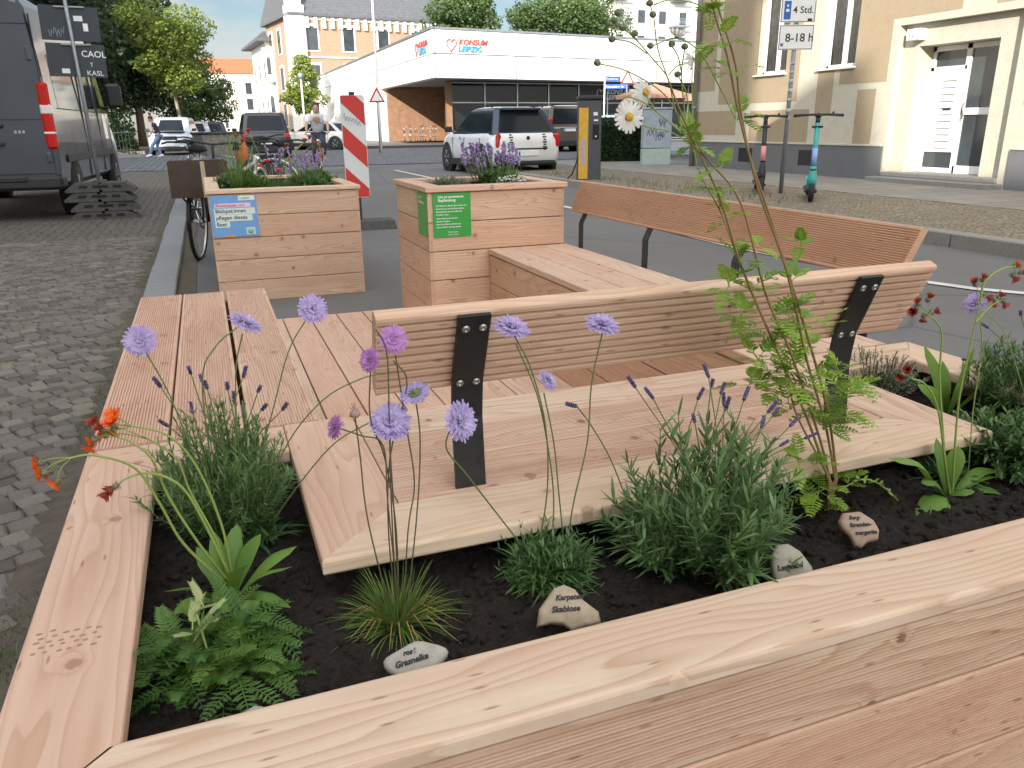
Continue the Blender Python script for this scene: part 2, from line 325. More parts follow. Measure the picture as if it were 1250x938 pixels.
# individually laid stones of the parking strip, near part
random.seed(11); m = MB()
def stone_field(m, x0, x1, y0, y1, s, z, gap=.006):
    nx = int((x1 - x0) / s); ny = int((y1 - y0) / s); J = {}
    def P(i, j, r_):
        k = (i, j)
        if k not in J: J[k] = (rnd(-.26, .26) * s, rnd(-.26, .26) * s)
        a, b = J[k]; x = x0 + i * s; y = y0 + j * s
        return Vector((x + a + .12 * s * math.sin(y * 1.3), y + b + .05 * math.sin((x - x0) * 2.1) + .15 * s * math.sin(x * 5.), 0))
    for i in range(nx):
        for j in range(ny):
            c = [P(i, j, 0), P(i + 1, j, 0), P(i + 1, j + 1, 0), P(i, j + 1, 0)]; ce = sum(c, Vector()) / 4
            zt = z + rnd(-.004, .006); vs = []; tx, ty = rnd(-.03, .03), rnd(-.03, .03)
            ang = rnd(-.12, .12); R = Matrix.Rotation(ang, 3, 'Z')
            for lv, (f, dz) in enumerate(((.95, -.03), (.93, -.008), (.70, 0.0))):
                for p in c:
                    d = R @ (p - ce); d = d * ((d.length - gap) / d.length) * f * rnd(.95, 1.04); q = ce + d
                    vs.append((q.x, q.y, zt + dz + (d.x * tx + d.y * ty)))
            fs = [(a * 4 + k, a * 4 + (k + 1) % 4, a * 4 + 4 + (k + 1) % 4, a * 4 + 4 + k) for a in range(2) for k in range(4)] + [(8, 9, 10, 11)]
            m.add(vs, fs, 0, tn=random.random(), smooth=False)

def sett_rows(m, x0, x1, y0, y1, z, wd=.082, rot=rad(24)):
    c_, s_ = math.cos(rot), math.sin(rot); R2 = lambda u, v: (u * c_ - v * s_, u * s_ + v * c_); u0, u1, v0, v1 = -14, 14, -14, 14; v = v0; row = 0
    while v < v1:
        w = wd * rnd(.88, 1.12); u = u0 + rnd(0, .1)
        while u < u1:
            l = rnd(.055, .098); cu, cv = u + l / 2, v + w / 2 + .05 * math.sin(cu_ := (u + l / 2) * 1.1 + row * .0)
            x, y = R2(cu, cv); u += l
            if not (x0 < x < x1 and y0 < y < y1): continue
            zt = z + rnd(-.004, .005); tx, ty = rnd(-.05, .05), rnd(-.05, .05); tn = random.random(); cor = [(-l / 2, -w / 2), (l / 2, -w / 2), (l / 2, w / 2), (-l / 2, w / 2)]; cor = [(a * rnd(.90, 1.01), b * rnd(.90, 1.01)) for a, b in cor]; vs = []
            dr = rnd(-.15, .15)
            for f, dz in ((1., -.03), (.985, -.006), (.80, 0.)):
                for a, b in cor: a2, b2 = (a * math.cos(dr) - b * math.sin(dr)) * f, (a * math.sin(dr) + b * math.cos(dr)) * f; px_, py_ = R2(cu + a2, cv + b2); vs.append((px_, py_, zt + dz + a2 * tx + b2 * ty))
            m.add(vs, [(a * 4 + k, a * 4 + (k + 1) % 4, a * 4 + 4 + (k + 1) % 4, a * 4 + 4 + k) for a in range(2) for k in range(4)] + [(8, 9, 10, 11)], 0, tn=tn)
        v += w; row += 1
sett_rows(m, -3.7, -.575, .4, 9.5, .043, .072)
def m_stone():
    t = NT('granite_sett'); a = t.n('ShaderNodeAttribute', attribute_name='tn').outputs['Fac']; oc = t.n('ShaderNodeTexCoord').outputs['Object']
    f = t.noise(oc, 110., 4, .7); c = t.ramp(a, [(0, (.095, .083, .07)), (.35, (.155, .134, .112)), (.6, (.20, .168, .137)), (.8, (.165, .155, .145)), (1, (.265, .232, .19))])
    c = t.mix(t.mr(f, .3, .7, 0, .4), c, (.07, .065, .06)); c = t.mix(t.mr(t.noise(oc, 1.1, 5, .7), .5, .75, 0, .4), c, (.06, .055, .045)); t.bump(f, .5, .004)
    return t.fin(c, t.mr(f, .3, .7, .6, .85))
M['sett'] = m_stone(); struct(m.build('pavement', M['sett']))
# kerb of long granite slabs between the strip and the road
m = MB(); y = -3.; random.seed(3)
while y < 23.5:
    l = rnd(.9, 1.15); m.b2((-.50 + rnd(-.006, .006), y, -.1), (-.295 + rnd(-.006, .006), y + l - .012, .062 + rnd(-.004, .004)), .008, tn=random.random()); y += l
struct(m.build('kerb', M['granite']))
m = MB(); m.b2((-.60, -3, -.1), (-.505, 23.4, .037), 0); m.b2((-.29, -3, -.1), (-.16, 23.4, .008), 0); struct(m.build('dirt_strip', M['joint_dirt']))
m = MB(); m.quad((-70, 24.3, .016), (80, 26.5, .016), (80, 44, .016), (-70, 41.5, .016)); struct(m.build('side_street', M['setts_far']))
# right pavement
m = MB(); m.b2((6.72, -30, -.1), (9.0, 22.0, .12)); struct(m.build('mosaic_pavement', M['mosaic']))
m = MB(); m.b2((9.004, -30, -.1), (12.6, 22.0, .124)); struct(m.build('slab_pavement', M['slabs']))
m = MB(); y = -30
while y < 22: l = rnd(.95, 1.1); m.b2((6.52, y, -.1), (6.715, y + l - .01, .13), .01); y += l
struct(m.build('kerbstones', plain('kerb_granite', (.26, .245, .22), .75, 0, .15, 60, .15, .3)))
m = MB(); m.b2((7.0, 44.5, -.1), (80, 47, .14)); m.b2((5.6, 47, -.1), (12.4, 130, .14)); struct(m.build('shop_pavement', M['slabs']))
m = MB(); m.b2((-40, 44, -.1), (-2.6, 200, .13)); struct(m.build('park_pavement', M['mosaic']))
# white edge line
def ribbon(pts, w, z):
    m = MB(); P = [Vector((x, y, z)) for x, y in pts]; L = []; 
    for i, p in enumerate(P):
        t = (P[min(i + 1, len(P) - 1)] - P[max(i - 1, 0)]).normalized(); nrm = Vector((-t.y, t.x, 0)); L.append((p + nrm * w / 2, p - nrm * w / 2))
    for i in range(len(P) - 1): m.quad(L[i][0], L[i][1], L[i + 1][1], L[i + 1][0])
    return m
struct(ribbon([(4.9, 22), (4.86, 9.2), (4.76, 7.7), (4.70, 6.2), (4.78, 5.0), (4.90, 4.35), (5.02, 3.98), (5.2, 3.72), (5.5, 3.5), (6.0, 3.3), (6.5, 3.2)], .10, .008).build('road_marking', M['roadpaint']))
# grass blades in joints at the kerb
M['grass'] = foliage('grass_green', (.05, .09, .02), (.13, .20, .05), .3)
random.seed(5); m = MB()
def blade(m, p, l, w, az, lean, tn):
    d = Vector((math.cos(az), math.sin(az), 0)); pts = [p, p + Vector((0, 0, l * .5)) + d * lean * l * .3, p + Vector((0, 0, l * .85)) + d * lean * l]
    m.strip(pts, [w, w * .8, .0005], Vector((-d.y, d.x, 0)), tn=tn)
for i in range(3000):
    y = .9 + 9 * random.random() ** 1.7; x = -.56 + random.gauss(0, .03)
    if math.sin(y * 4.1) + math.sin(y * 1.7 + 1) < -.1: continue
    for k in range(2): blade(m, Vector((x + rnd(-.02, .02), y + rnd(-.02, .02), .02)), rnd(.015, .045), .003, rnd(0, 6.28), rnd(.2, 1.), random.random())
for i in range(500):
    cx, cy = random.choice([(-1.0, 3.4), (-1.25, 2.6), (-.85, 2.2), (-1.7, 1.9), (-1.1, 1.5), (-.9, 4.4)]); blade(m, Vector((random.gauss(cx, .10), random.gauss(cy, .16), .03)), rnd(.01, .03), .003, rnd(0, 6.28), rnd(.3, 1.2), random.random())
for i in range(420): blade(m, Vector((random.gauss(7.25, .25), rnd(8.6, 16.5), .12)), rnd(.04, .15), .008, rnd(0, 6.28), rnd(.1, .7), random.random())
tag(m.build('weeds', M['grass']), kind='stuff')
# ================================================================== buildings
def plaster(name, col, scale=25, bump_=.15, dirt=.15): return plain(name, col, .9, 0, .05, scale, bump_, dirt)
M['cream'] = plaster('cream_plaster', (.53, .50, .40)); M['tan'] = plaster('tan_plaster', (.36, .285, .185)); M['plinth'] = plaster('grey_plinth', (.15, .155, .16))
M['white_render'] = plaster('white_render', (.80, .78, .73)); M['offwhite'] = plaster('offwhite_stone', (.70, .65, .54), 8)
M['brown_panel'] = plain('brown_cladding', (.27, .15, .085), .6, 0, .2, 3)
def m_brick(name, a, b, mo):
    t = NT(name); oc = t.n('ShaderNodeTexCoord').outputs['Object']; sx = t.n('ShaderNodeSeparateXYZ', i_0=oc); cb = t.n('ShaderNodeCombineXYZ', i_0=t.m_('ADD', sx.outputs[0], sx.outputs[1]), i_1=sx.outputs[2])
    br = t.n('ShaderNodeTexBrick', i_Vector=cb, i_Scale=1., i_Mortar_Size=.006, i_Brick_Width=.25, i_Row_Height=.08, i_Color1=a, i_Color2=b, i_Mortar=mo); return t.fin(br, .85)
M['brick'] = m_brick('yellow_brick', (.33, .215, .135), (.40, .265, .17), (.36, .30, .23))
def m_tiles(name, a, b, sc=.3):
    t = NT(name); oc = t.n('ShaderNodeTexCoord').outputs['Object']; sx = t.n('ShaderNodeSeparateXYZ', i_0=oc)
    w = t.m_('FRACT', t.m_('DIVIDE', sx.outputs[2], sc)); f = t.noise(oc, 3., 5, .7); c = t.mix(t.mr(f, .3, .7), a, b); c = t.mix(t.mr(w, 0, .2, .4, 0), c, tuple(x * .4 for x in a)); return t.fin(c, .75)
M['slate'] = m_tiles('slate_roof', (.085, .09, .10), (.14, .145, .155)); M['redtile'] = m_tiles('red_roof_tiles', (.42, .12, .05), (.52, .17, .08))
def m_pane():
    t = NT('clear_window_glass'); tr = t.n('ShaderNodeBsdfTransparent'); tr.inputs[0].default_value = (.95, .96, .96, 1); mx = t.n('ShaderNodeMixShader'); t.fin((.02, .025, .03), .05); fr = t.n('ShaderNodeFresnel'); fr.inputs[0].default_value = 1.5
    t.set(mx.inputs[0], t.m_('ADD', t.m_('MULTIPLY', fr, 1.), .06, clamp=True)); t.t.links.new(tr.outputs[0], mx.inputs[1]); t.t.links.new(t.p.outputs[0], mx.inputs[2]); t.t.links.new(mx.outputs[0], t.o.inputs[0]); return t.m
M['pane_clear'] = m_pane()
M['curtain'] = plain('curtain', (.72, .69, .60), .9, 0, .2, 6)
def wall_x(m, X0, X1, ya, yb, za, zb, holes, mi=0):   # wall slab between X0 and X1, with rectangular holes (y0,y1,z0,z1)
    ys = sorted(set([ya, yb] + [h[0] for h in holes] + [h[1] for h in holes])); 
    for a, b in zip(ys[:-1], ys[1:]):
        hs = sorted([(h[2], h[3]) for h in holes if h[0] <= a + 1e-6 and h[1] >= b - 1e-6]); z = za
        for h0, h1 in hs:
            if h0 > z: m.b2((X0, a, z), (X1, b, h0), mi=mi)
            z = h1
        if z < zb: m.b2((X0, a, z), (X1, b, zb), mi=mi)
# ---- tan and cream house on the right
HX = 11.4
H = thing('apartment_house', (HX, 12, .12), 'tan and cream rendered apartment house with grey plinth and recessed white entrance door', 'building')
O = Vector((HX, 12, .12))
class LM(MB):      # mesh builder in world coordinates, linked relative to a parent at O
    def __init__(s, O): super().__init__(); s.T = Matrix.Translation(-Vector(O))
wins = [(14.16, 15.12, 2.1, 3.75), (12.26, 13.18, 2.1, 3.75), (6.6, 7.6, 2.1, 3.75), (4.0, 5.0, 2.1, 3.75)] + [(a, a + 1., z, z + 1.6) for z in (5.1, 8.1) for a in (14.1, 12.2, 9.6, 6.6, 4.0)]
m = LM(O); wall_x(m, HX, HX + .4, -6, 17.35, .1, 11.5, [(9.0, 11.3, .1, 2.68)] + wins); m.b2((HX + .4, 17.1, .1), (HX + 10, 17.35, 11.5)); m.b2((HX + .8, -6, .1), (HX + 1., 17.1, 11.4))
m.b2((HX + .15, 10.98, .28), (HX + .6, 11.298, 2.677)); m.b2((HX + .15, 9.002, .28), (HX + .6, 9.46, 2.677)); m.b2((HX + .15, 9.46, 2.33), (HX + .6, 10.98, 2.677)); m.build('wall', M['cream'], H)
m = LM(O)
for a, b, c, d in [(16.62, 17.33, 1.85, 4.6), (15.12, 16.45, 1.54, 4.6), (13.75, 14.16, 1.54, 4.6), (14.161, 15.119, 1.54, 2.098), (14.161, 15.119, 3.76, 4.6), (12.75, 13.19, 1.29, 2.09), (11.45, 12.25, 1.80, 4.6), (12.262, 12.6, 1.8, 2.098), (11.66, 12.10, .71, 1.69), (15.72, 17.33, .87, 1.40), (13.34, 15.22, .72, 1.38), (10.1, 11.449, 2.8, 4.6), (7.7, 9.5, 2.8, 4.6), (7.9, 8.78, 1.35, 2.62)]:
    m.b2((HX - .004, a, c), (HX + .02, b, d))
m.build('painted_fields', M['tan'], H)
m = LM(O); wall_x(m, HX - .03, HX + .01, -6, 17.36, .1, .71, [(8.85, 11.33, .0, .75), (15.0, 15.5, .3, .6), (13.0, 13.5, .3, .6)]); m.build('plinth', M['plinth'], H)
m = LM(O); m.b2((HX - .05, -6, .705), (HX + .0, 8.8, .74), .005); m.b2((HX - .05, 11.36, .705), (HX + .0, 17.36, .74), .005); m.build('trim', M['cream'], H)
for a, b in ((15.0, 15.5), (13.0, 13.5)):
    m = LM(O); m.b2((HX - .025, a, .3), (HX - .002, b, .6)); m.build('cellar_window', M['dark_plastic'], H)
m = LM(O); m.b2((HX - .3, 8.9, .1), (HX + .14, 11.38, .2), .01); m.b2((HX - .03, 9.0, .2), (HX + .8, 11.3, .279), .01); m.build('doorstep', plain('step_stone', (.27, .26, .24), .8, 0, .1, 30, .1, .3), H)
# windows
for (a, b, c, d) in wins:
    w = LM(O); X = HX + .16
    for lo, hi in (((X, a, c), (X + .06, a + .07, d)), ((X, b - .07, c), (X + .06, b, d)), ((X, a, c), (X + .06, b, c + .07)), ((X, a, d - .07), (X + .06, b, d)), ((X - .01, (a + b) / 2 - .05, c), (X + .06, (a + b) / 2 + .05, d))): w.b2(lo, hi, .008)
    wo = w.build('window', M['white_paint'], H)
    w = LM(O); w.quad((X + .035, a + .05, c + .05), (X + .035, a + .05, d - .05), (X + .035, b - .05, d - .05), (X + .035, b - .05, c + .05)); g_ = w.build('pane', M['pane_clear'], wo)
    w = LM(O)
    for k in range(10):
        yy = a + .08 + k * (b - a - .2) / 9.; w.tube([(X + .10, yy, c + .06), (X + .09, yy + .02, (c + d) / 2), (X + .10, yy, d)], .054, 5)
    w.build('curtain', M['curtain'], wo)
    w = LM(O); w.b2((HX - .07, a - .04, c - .035), (HX + .17, b + .04, c), .006); w.build('sill', M['white_paint'], wo)
# entrance door
DX = HX + .48
d_ = LM(O); y0, y1, z0, z1 = 9.47, 10.975, .28, 2.325; ym = 10.26
for lo, hi in (((DX, y0, z0), (DX + .06, y0 + .09, z1)), ((DX, ym - .05, z0), (DX + .06, ym + .05, z1)), ((DX, y1 - .07, z0), (DX + .06, y1, z1)), ((DX, y0, z0), (DX + .06, ym, z0 + .13)), ((DX, y0, z1 - .08), (DX + .06, y1, z1)), ((DX, y0, 1.22), (DX + .06, ym, 1.33)), ((DX + .003, ym, .62), (DX + .055, y1, 1.95)), ((DX + .003, ym, z0), (DX + .055, y1, .36)), ((DX, ym, 1.93), (DX + .06, y1, 2.0))): d_.b2(lo, hi, .006)
do = d_.build('entrance_door', M['white_paint'], H)
for a, b, c, d in ((y0 + .09, ym - .05, z0 + .13, 1.22), (y0 + .09, ym - .05, 1.33, z1 - .08), (ym + .05, y1 - .07, .36, .62), (ym + .05, y1 - .07, 2.0, z1 - .08)):
    w = LM(O); w.b2((DX + .03, a, c), (DX + .035, b, d)); w.build('glass_panel', M['glass_room'], do)
w = LM(O); w.tube([(DX - .04, ym - .08, 1.15), (DX - .04, ym - .08, 1.42)], .013, 8); w.build('handle', M['alu'], do)
for k in range(11):
    w = LM(O); zz = .68 + k * .108; w.b2((DX - .006, ym + .16, zz), (DX + .004, ym + .44, zz + .018), .002); w.build('letter_slot', M['alu'], do)
w = LM(O); w.b2((DX - .008, ym + .2, 1.30), (DX + .004, ym + .36, 1.335), .002); w.build('bell_panel', M['ink'], do)
pl_ = LM(O); pl_.b2((HX - .012, 10.86, 2.42), (HX + .16, 11.14, 2.60), .01); po = pl_.build('house_number_plate', M['sign_white'], H)
text('lettering', '11', .13, M['blue'], po, (-.015, 11.03 - 12, 2.46 - .12), (rad(90), 0, rad(-90)), align='CENTER')
m = LM(O); m.tube([(HX - .09, 17.3, .1), (HX - .09, 17.3, 11.5)], .055, 10)
for z in (1.5, 4, 7): m.lathe([(.07, -.02), (.07, .02)], (HX - .09, 17.3, z), 10)
m.build('downpipe', plain('zinc_pipe', (.36, .35, .32), .5, .5, .1, 10, 0, .2), H)
m = LM(O); m.prism([(HX - .5, -6.2, 11.5), (HX + 5, -6.2, 15.5), (HX + 10.5, -6.2, 11.5)], (0, 23.7, 0)); m.build('roof', M['redtile'], H)
# ---- unseen houses added beside and behind the camera to shade the street, gaps leave sun bands
def back_house(x0, x1, y0, y1, h, lab):
    t = thing('unseen_shade_house', ((x0 + x1) / 2, (y0 + y1) / 2, 0), lab, 'building'); O_ = t.location.copy(); m = LM(O_); m.b2((x0, y0, 0), (x1, y1, h)); m.build('wall', M['offwhite'], t)
    m = LM(O_); m.prism([(x0 - .4, y0, h), ((x0 + x1) / 2, y0, h + .6), (x1 + .4, y0, h)], (0, y1 - y0, 0)); m.build('roof', M['redtile'], t)
    y = y0 + 1.5
    while y < y1 - 2:
        for z in [1.2 + 3.2 * k for k in range(int((h - 1) / 3.2))]:
            w = LM(O_); w.b2((x1 - .02, y, z), (x1 + .02, y + 1.1, z + 1.7)); w.build('window', M['glass_room'], t)
        y += 3
    return t
back_house(-22, -10, -75, -33.3, 17.2, 'unseen long pale house far behind the benches, set to shade the street')
back_house(-22, -10, -14.8, 11.5, 17.0, 'unseen pale house beside the cobbled parking strip, set to shade the street')
LH = back_house(-21, -10.5, -33.2, -14.9, 12.6, 'unseen low pale house added to close the gap between two taller shading houses')  # added as low gap fill, keeps sun off the planter
m = MB(); m.T = Matrix.Translation(Vector((15.75, 24.05, 0))); m.prism([(-10.6, y_, z_) for y_, z_ in ((-33.1, 12.), (-33.1, 13.5), (-18.7, 13.8), (-18.1, 15.7), (-16.9, 15.4), (-16.1, 14.5), (-14.95, 14.2), (-14.95, 12.))], (.5, 0, 0)); m.build('sun_band_profile', M['offwhite'], LH)  # added outline, shaped to cut the sun into bands on the tan house
# ---- supermarket
K0 = Vector((12.32, 44.4, 0)); kd = Vector((math.cos(rad(9.4)), math.sin(rad(9.4)), 0)); kn = Vector((-kd.y, kd.x, 0))
K = thing('supermarket', K0, 'flat roofed white supermarket with glazed corner entrance and broad white fascia', 'building')
def kp(a, b, z): p = K0 + kd * a + kn * b; return Vector((p.x, p.y, z))
m = LM(K0)
xl = K0.x; m.prism([(xl, K0.y, 3.65), kp(40, 0, 3.65), kp(40, .5, 3.65), (xl + .5, K0.y + .5, 3.65), (xl + .5, 97, 3.65), (xl, 97, 3.65)], (0, 0, 2.45))
m.b2((xl, 58.5, .1), (xl + .4, 97, 3.65)); m.build('fascia', M['white_render'], K)
m = LM(K0); m.prism([(xl + .5, K0.y + .55, 3.75), kp(40, .5, 3.75), kp(40, 30, 3.75), (xl + .5, 97, 3.75)], (0, 0, 2.1)); m.build('roof', plain('roof_grey', (.3, .3, .31), .8), K)
m = LM(K0); e = .02
m.prism([(xl - .08, K0.y - .08, 6.1), kp(40, -.08, 6.1), kp(40, .2, 6.1), (xl + .2, K0.y + .2, 6.1), (xl + .2, 97, 6.1), (xl - .08, 97, 6.1)], (0, 0, .1)); m.build('roof_edge', M['galv'], K)
m = LM(K0); 
for a in (5.2, 10.4, 15.6, 20.8, 26.): p = kp(a, -.004, 3.66); m.prism([p, p + kd * .07, p + kd * .07 + Vector((0, 0, 1.2)), p + Vector((0, 0, 1.2))], -kn * .004)
for a in (0,): p = kp(0, -.004, 4.85); m.prism([p, kp(40, -.004, 4.85), kp(40, -.004, 4.91), kp(0, -.004, 4.91)], -kn * .004)
for y in (50, 56, 62, 69, 77): m.b2((xl - .01, y, 3.66 if y < 58 else .2), (xl - .004, y + .03, 6.05))
m.b2((xl - .01, K0.y, 4.85), (xl - .004, 97, 4.885)); m.build('panel_joints', plain('joint_grey', (.13, .13, .13), .8), K)
m = LM(K0); m.b2((xl + .4, 58.0, .1), (19, 58.5, 3.7)); m.build('brown_wall', M['brown_panel'], K); m = LM(K0); m.b2((14.25, 48.6, .1), (14.6, 48.95, 3.7)); m.build('column', M['brown_panel'], K); m = LM(K0); m.b2((16.6, 57.0, .1), (18, 57.4, 2.2)); m.build('bin_enclosure', M['brown_panel'], K)
g = LM(K0); g.prism([(14.6, 48.9, .1), kp(40, 2.6, .1), kp(40, 2.7, .1), (14.7, 49.0, .1)], (0, 0, 3.6)); g.prism([(14.6, 48.9, .1), (14.7, 49.0, .1), (17.6, 58.0, .1), (17.5, 58., .1)], (0, 0, 3.6)); go = g.build('shop_glazing', M['glass'], K)
g = LM(K0); A_ = Vector((14.6, 48.9, 0)); B_ = kp(40, 2.6, 0); dd = (B_ - A_).normalized(); LL = (B_ - A_).length; a = 0
while a < LL: p = A_ + dd * a - kn * .02; g.b2((p.x - .04, p.y - .05, .1), (p.x + .04, p.y + .03, 3.7)); a += 2.3
for z in (.12, 2.45, 3.6):
    p = A_ - kn * .03; q = B_ - kn * .03; g.prism([(p.x, p.y, z), (q.x, q.y, z), (q.x, q.y, z + .07), (p.x, p.y, z + .07)], kn * .05)
g.build('mullions', M['alu'], go)
def logo(parent, O_, base, d, sz, cols, nm='shop_logo'):      # heart outline and two words on the vertical wall through base with direction d
    n = Vector((d.y, -d.x, 0)); up = Vector((0, 0, 1)); m = MB(); P = []
    for k in range(25):
        a = 2 * math.pi * k / 24; hx = 16 * math.sin(a) ** 3; hy = 13 * math.cos(a) - 5 * math.cos(2 * a) - 2 * math.cos(3 * a) - math.cos(4 * a)
        P.append(base - O_ + d * (sz * .45 + hx * sz * .026 + hy * .004 * sz) + up * (sz * .48 + hy * sz * .031) + n * .03)
    m.tube(P, sz * .035, 6); lo = m.build(nm, cols[0], parent)
    az = math.atan2(d.y, d.x)
    text('lettering', 'KONSUM', sz * .56, cols[1], lo, base - O_ + d * (sz * 1.05) + up * (sz * .5) + n * .03, (rad(90), 0, az), .01, shear=.25, sx=1.05, off=.010)
    text('lettering', 'LEIPZIG', sz * .56, cols[2], lo, base - O_ + d * (sz * .98) + up * (sz * .02) + n * .03, (rad(90), 0, az), .01, shear=.25, sx=1.1, off=.010)
RD = flat('logo_red', (.62, .07, .05)); BL = flat('logo_blue', (.03, .30, .62)); SL = flat('logo_silver', (.6, .6, .6))
logo(K, K0, kp(.8, -.03, 5.0), kd, .72, (RD, RD, BL)); logo(K, K0, Vector((xl - .03, 47.9, 4.98)), Vector((0, -1, 0)), .74, (RD, RD, BL))
logo(K, K0, A_ + dd * 10.6 + Vector((0, 0, 2.68)) - kn * .03, dd, .75, (SL, SL, SL))
w = LM(K0); p = A_ + dd * 9.2 - kn * .04; q = A_ + dd * 15.5 - kn * .04; w.prism([(p.x, p.y, 2.5), (q.x, q.y, 2.5), (q.x, q.y, 3.6), (p.x, p.y, 3.6)], kn * .015); w.build('dark_sign_panel', M['dark_plastic'], go)
# ---- generic facade builder for far houses: origin at the left front corner, d = direction along the facade
def far_house(name, O_, az, Wd, Dp, Hh, wallm, roofm, rows, cols, lab, win=(1.1, 1.9), frame=M['offwhite'], roof_h=4., eave=.6, side=True, first=1.5, step=None, band=None, arched=False):
    t = thing(name, O_, lab, 'building', az); m = MB(); m.b2((0, 0, 0), (Wd, Dp, Hh)); m.build('wall', wallm, t)
    if roof_h > 0:
        m = MB(); e = eave; m.loft([[Vector(p) for p in ((-e, -e, Hh), (Wd + e, -e, Hh), (Wd + e, Dp + e, Hh), (-e, Dp + e, Hh))], [Vector(p) for p in ((-e, -e, Hh + .25), (Wd + e, -e, Hh + .25), (Wd + e, Dp + e, Hh + .25), (-e, Dp + e, Hh + .25))], [Vector(p) for p in ((.6, Dp * .42, Hh + roof_h), (Wd - .6, Dp * .42, Hh + roof_h), (Wd - .6, Dp * .58, Hh + roof_h), (.6, Dp * .58, Hh + roof_h))]]); m.build('roof', roofm, t)
    st = step or (Hh - first) / rows
    for r in range(rows):
        for c in range(cols):
            x = Wd * (c + .5) / cols; z = first + r * st
            w = MB(); w.b2((x - win[0] / 2 - .18, -.07, z - .15), (x + win[0] / 2 + .18, .02, z + win[1] + .25)); wo = w.build('window', frame, t)
            w = MB(); w.b2((x - win[0] / 2, -.09, z), (x + win[0] / 2, -.05, z + win[1])); w.build('pane', M['glass_room'], wo)
        if side:
            for c in range(max(1, int(Dp / 3.2))):
                y = Dp * (c + .5) / max(1, int(Dp / 3.2)); z = first + r * st
                w = MB(); w.b2((-.07, y - win[0] / 2 - .18, z - .15), (.02, y + win[0] / 2 + .18, z + win[1] + .25)); wo = w.build('window', frame, t)
                w = MB(); w.b2((-.09, y - win[0] / 2, z), (-.05, y + win[0] / 2, z + win[1])); w.build('pane', M['glass_room'], wo)
    m = MB()
    for r in range(rows): m.b2((-.12, -.12, first + r * st - .75), (Wd, 0.02, first + r * st - .6))
    m.b2((-.14, -.14, Hh - .3), (Wd, .02, Hh)); m.build('cornice', frame, t)
    return t
bo = at(363, 100, 90.); bo.z = 0
B = far_house('brick_building', bo, rad(9), 23.5, 11, 12.0, M['brick'], M['slate'], 3, 6, 'yellow brick building with dark slate roof standing behind the supermarket', (1.15, 2.3), M['white_render'], 6.5, .5, True, 1.3, 3.75)
m = MB()
for k in range(26): m.b2((.4 + k * .9, -.35, 10.9), (.75 + k * .9, 0, 11.98))
m.build('eave_brackets', M['white_render'], B)
m = MB(); m.b2((-.5, -.45, 0), (1.2, 1.2, 13.0)); m.b2((-.4, -.3, 13.), (1., .9, 15.5)); m.lathe([(.6, 0), (.5, 1), (.0, 2.5)], (.3, .3, 15.5), 8); m.build('stone_pier', M['white_render'], B)
o2 = at(325, 60, 100.); o2.z = 0
B2 = far_house('corner_villa', o2, rad(4), 6.2, 12, 10.4, M['white_render'], M['slate'], 2, 2, 'white villa with arched windows and projecting dark eaves at street bend', (.7, 1.9), M['offwhite'], 1.6, 1.1, True, 2.2, 4.2)
for z in (2.0, 6.1):
    m = MB(); m.lathe([(.0, 0), (1.9, 0), (2.0, .3), (1.8, .35), (1.8, 3.2), (2.1, 3.4), (2.1, 3.6), (0, 3.7)], (1.5, -.2, z), 14); bw = m.build('bay', M['white_render'], B2)
    for a in (-150, -110, -70, -30):
        w = MB(); p = Vector((1.5 + 1.8 * math.cos(rad(a)), -.2 + 1.8 * math.sin(rad(a)), z + .8)); R = yaw(rad(a + 90))
        w.T = Matrix.Translation(p) @ R.to_4x4(); w.prism([(-.3, -.03, 0), (.3, -.03, 0), (.3, -.03, 1.5), (.18, -.03, 1.75), (0, -.03, 1.85), (-.18, -.03, 1.75), (-.3, -.03, 1.5)], (0, .05, 0)); w.build('window', M['glass_room'], bw)
o3 = at(283, 60, 150.); o3.z = 0
far_house('white_house', o3, rad(5), 12, 16, 9.2, M['white_render'], M['slate'], 3, 3, 'plain bright white house beyond the villa with bay windows', (1., 1.8), M['offwhite'], 0, .4, True, 1.6)
o4 = at(238, 60, 190.); o4.z = 0
far_house('red_roofed_house', o4, rad(3), 13, 14, 12.3, M['white_render'], M['redtile'], 4, 4, 'distant pale house with bright red tiled roof', (1.2, 1.6), M['offwhite'], 3.4, .5, False, 1.2)
o5 = at(742, 60, 95.); o5.z = 0
B5 = far_house('apartment_tower', o5, rad(6), 26, 12, 22, M['white_render'], M['slate'], 7, 8, 'tall white apartment block with dark balconies behind supermarket roof', (1.1, 1.5), M['white_render'], 0, .4, True, 1.4)
for z in (9.8, 12.8, 15.8):
    for x in (1.2, 10.4):
        m = MB(); m.b2((x - 1.3, -1.3, z), (x + 1.3, 0, z + .15))
        for k in range(14): m.tube([(x - 1.3 + k * .2, -1.28, z), (x - 1.3 + k * .2, -1.28, z + 1)], .03, 4)
        m.b2((x - 1.3, -1.32, z + .97), (x + 1.3, -1.25, z + 1.03)); m.build('balcony', M['galv'], B5)
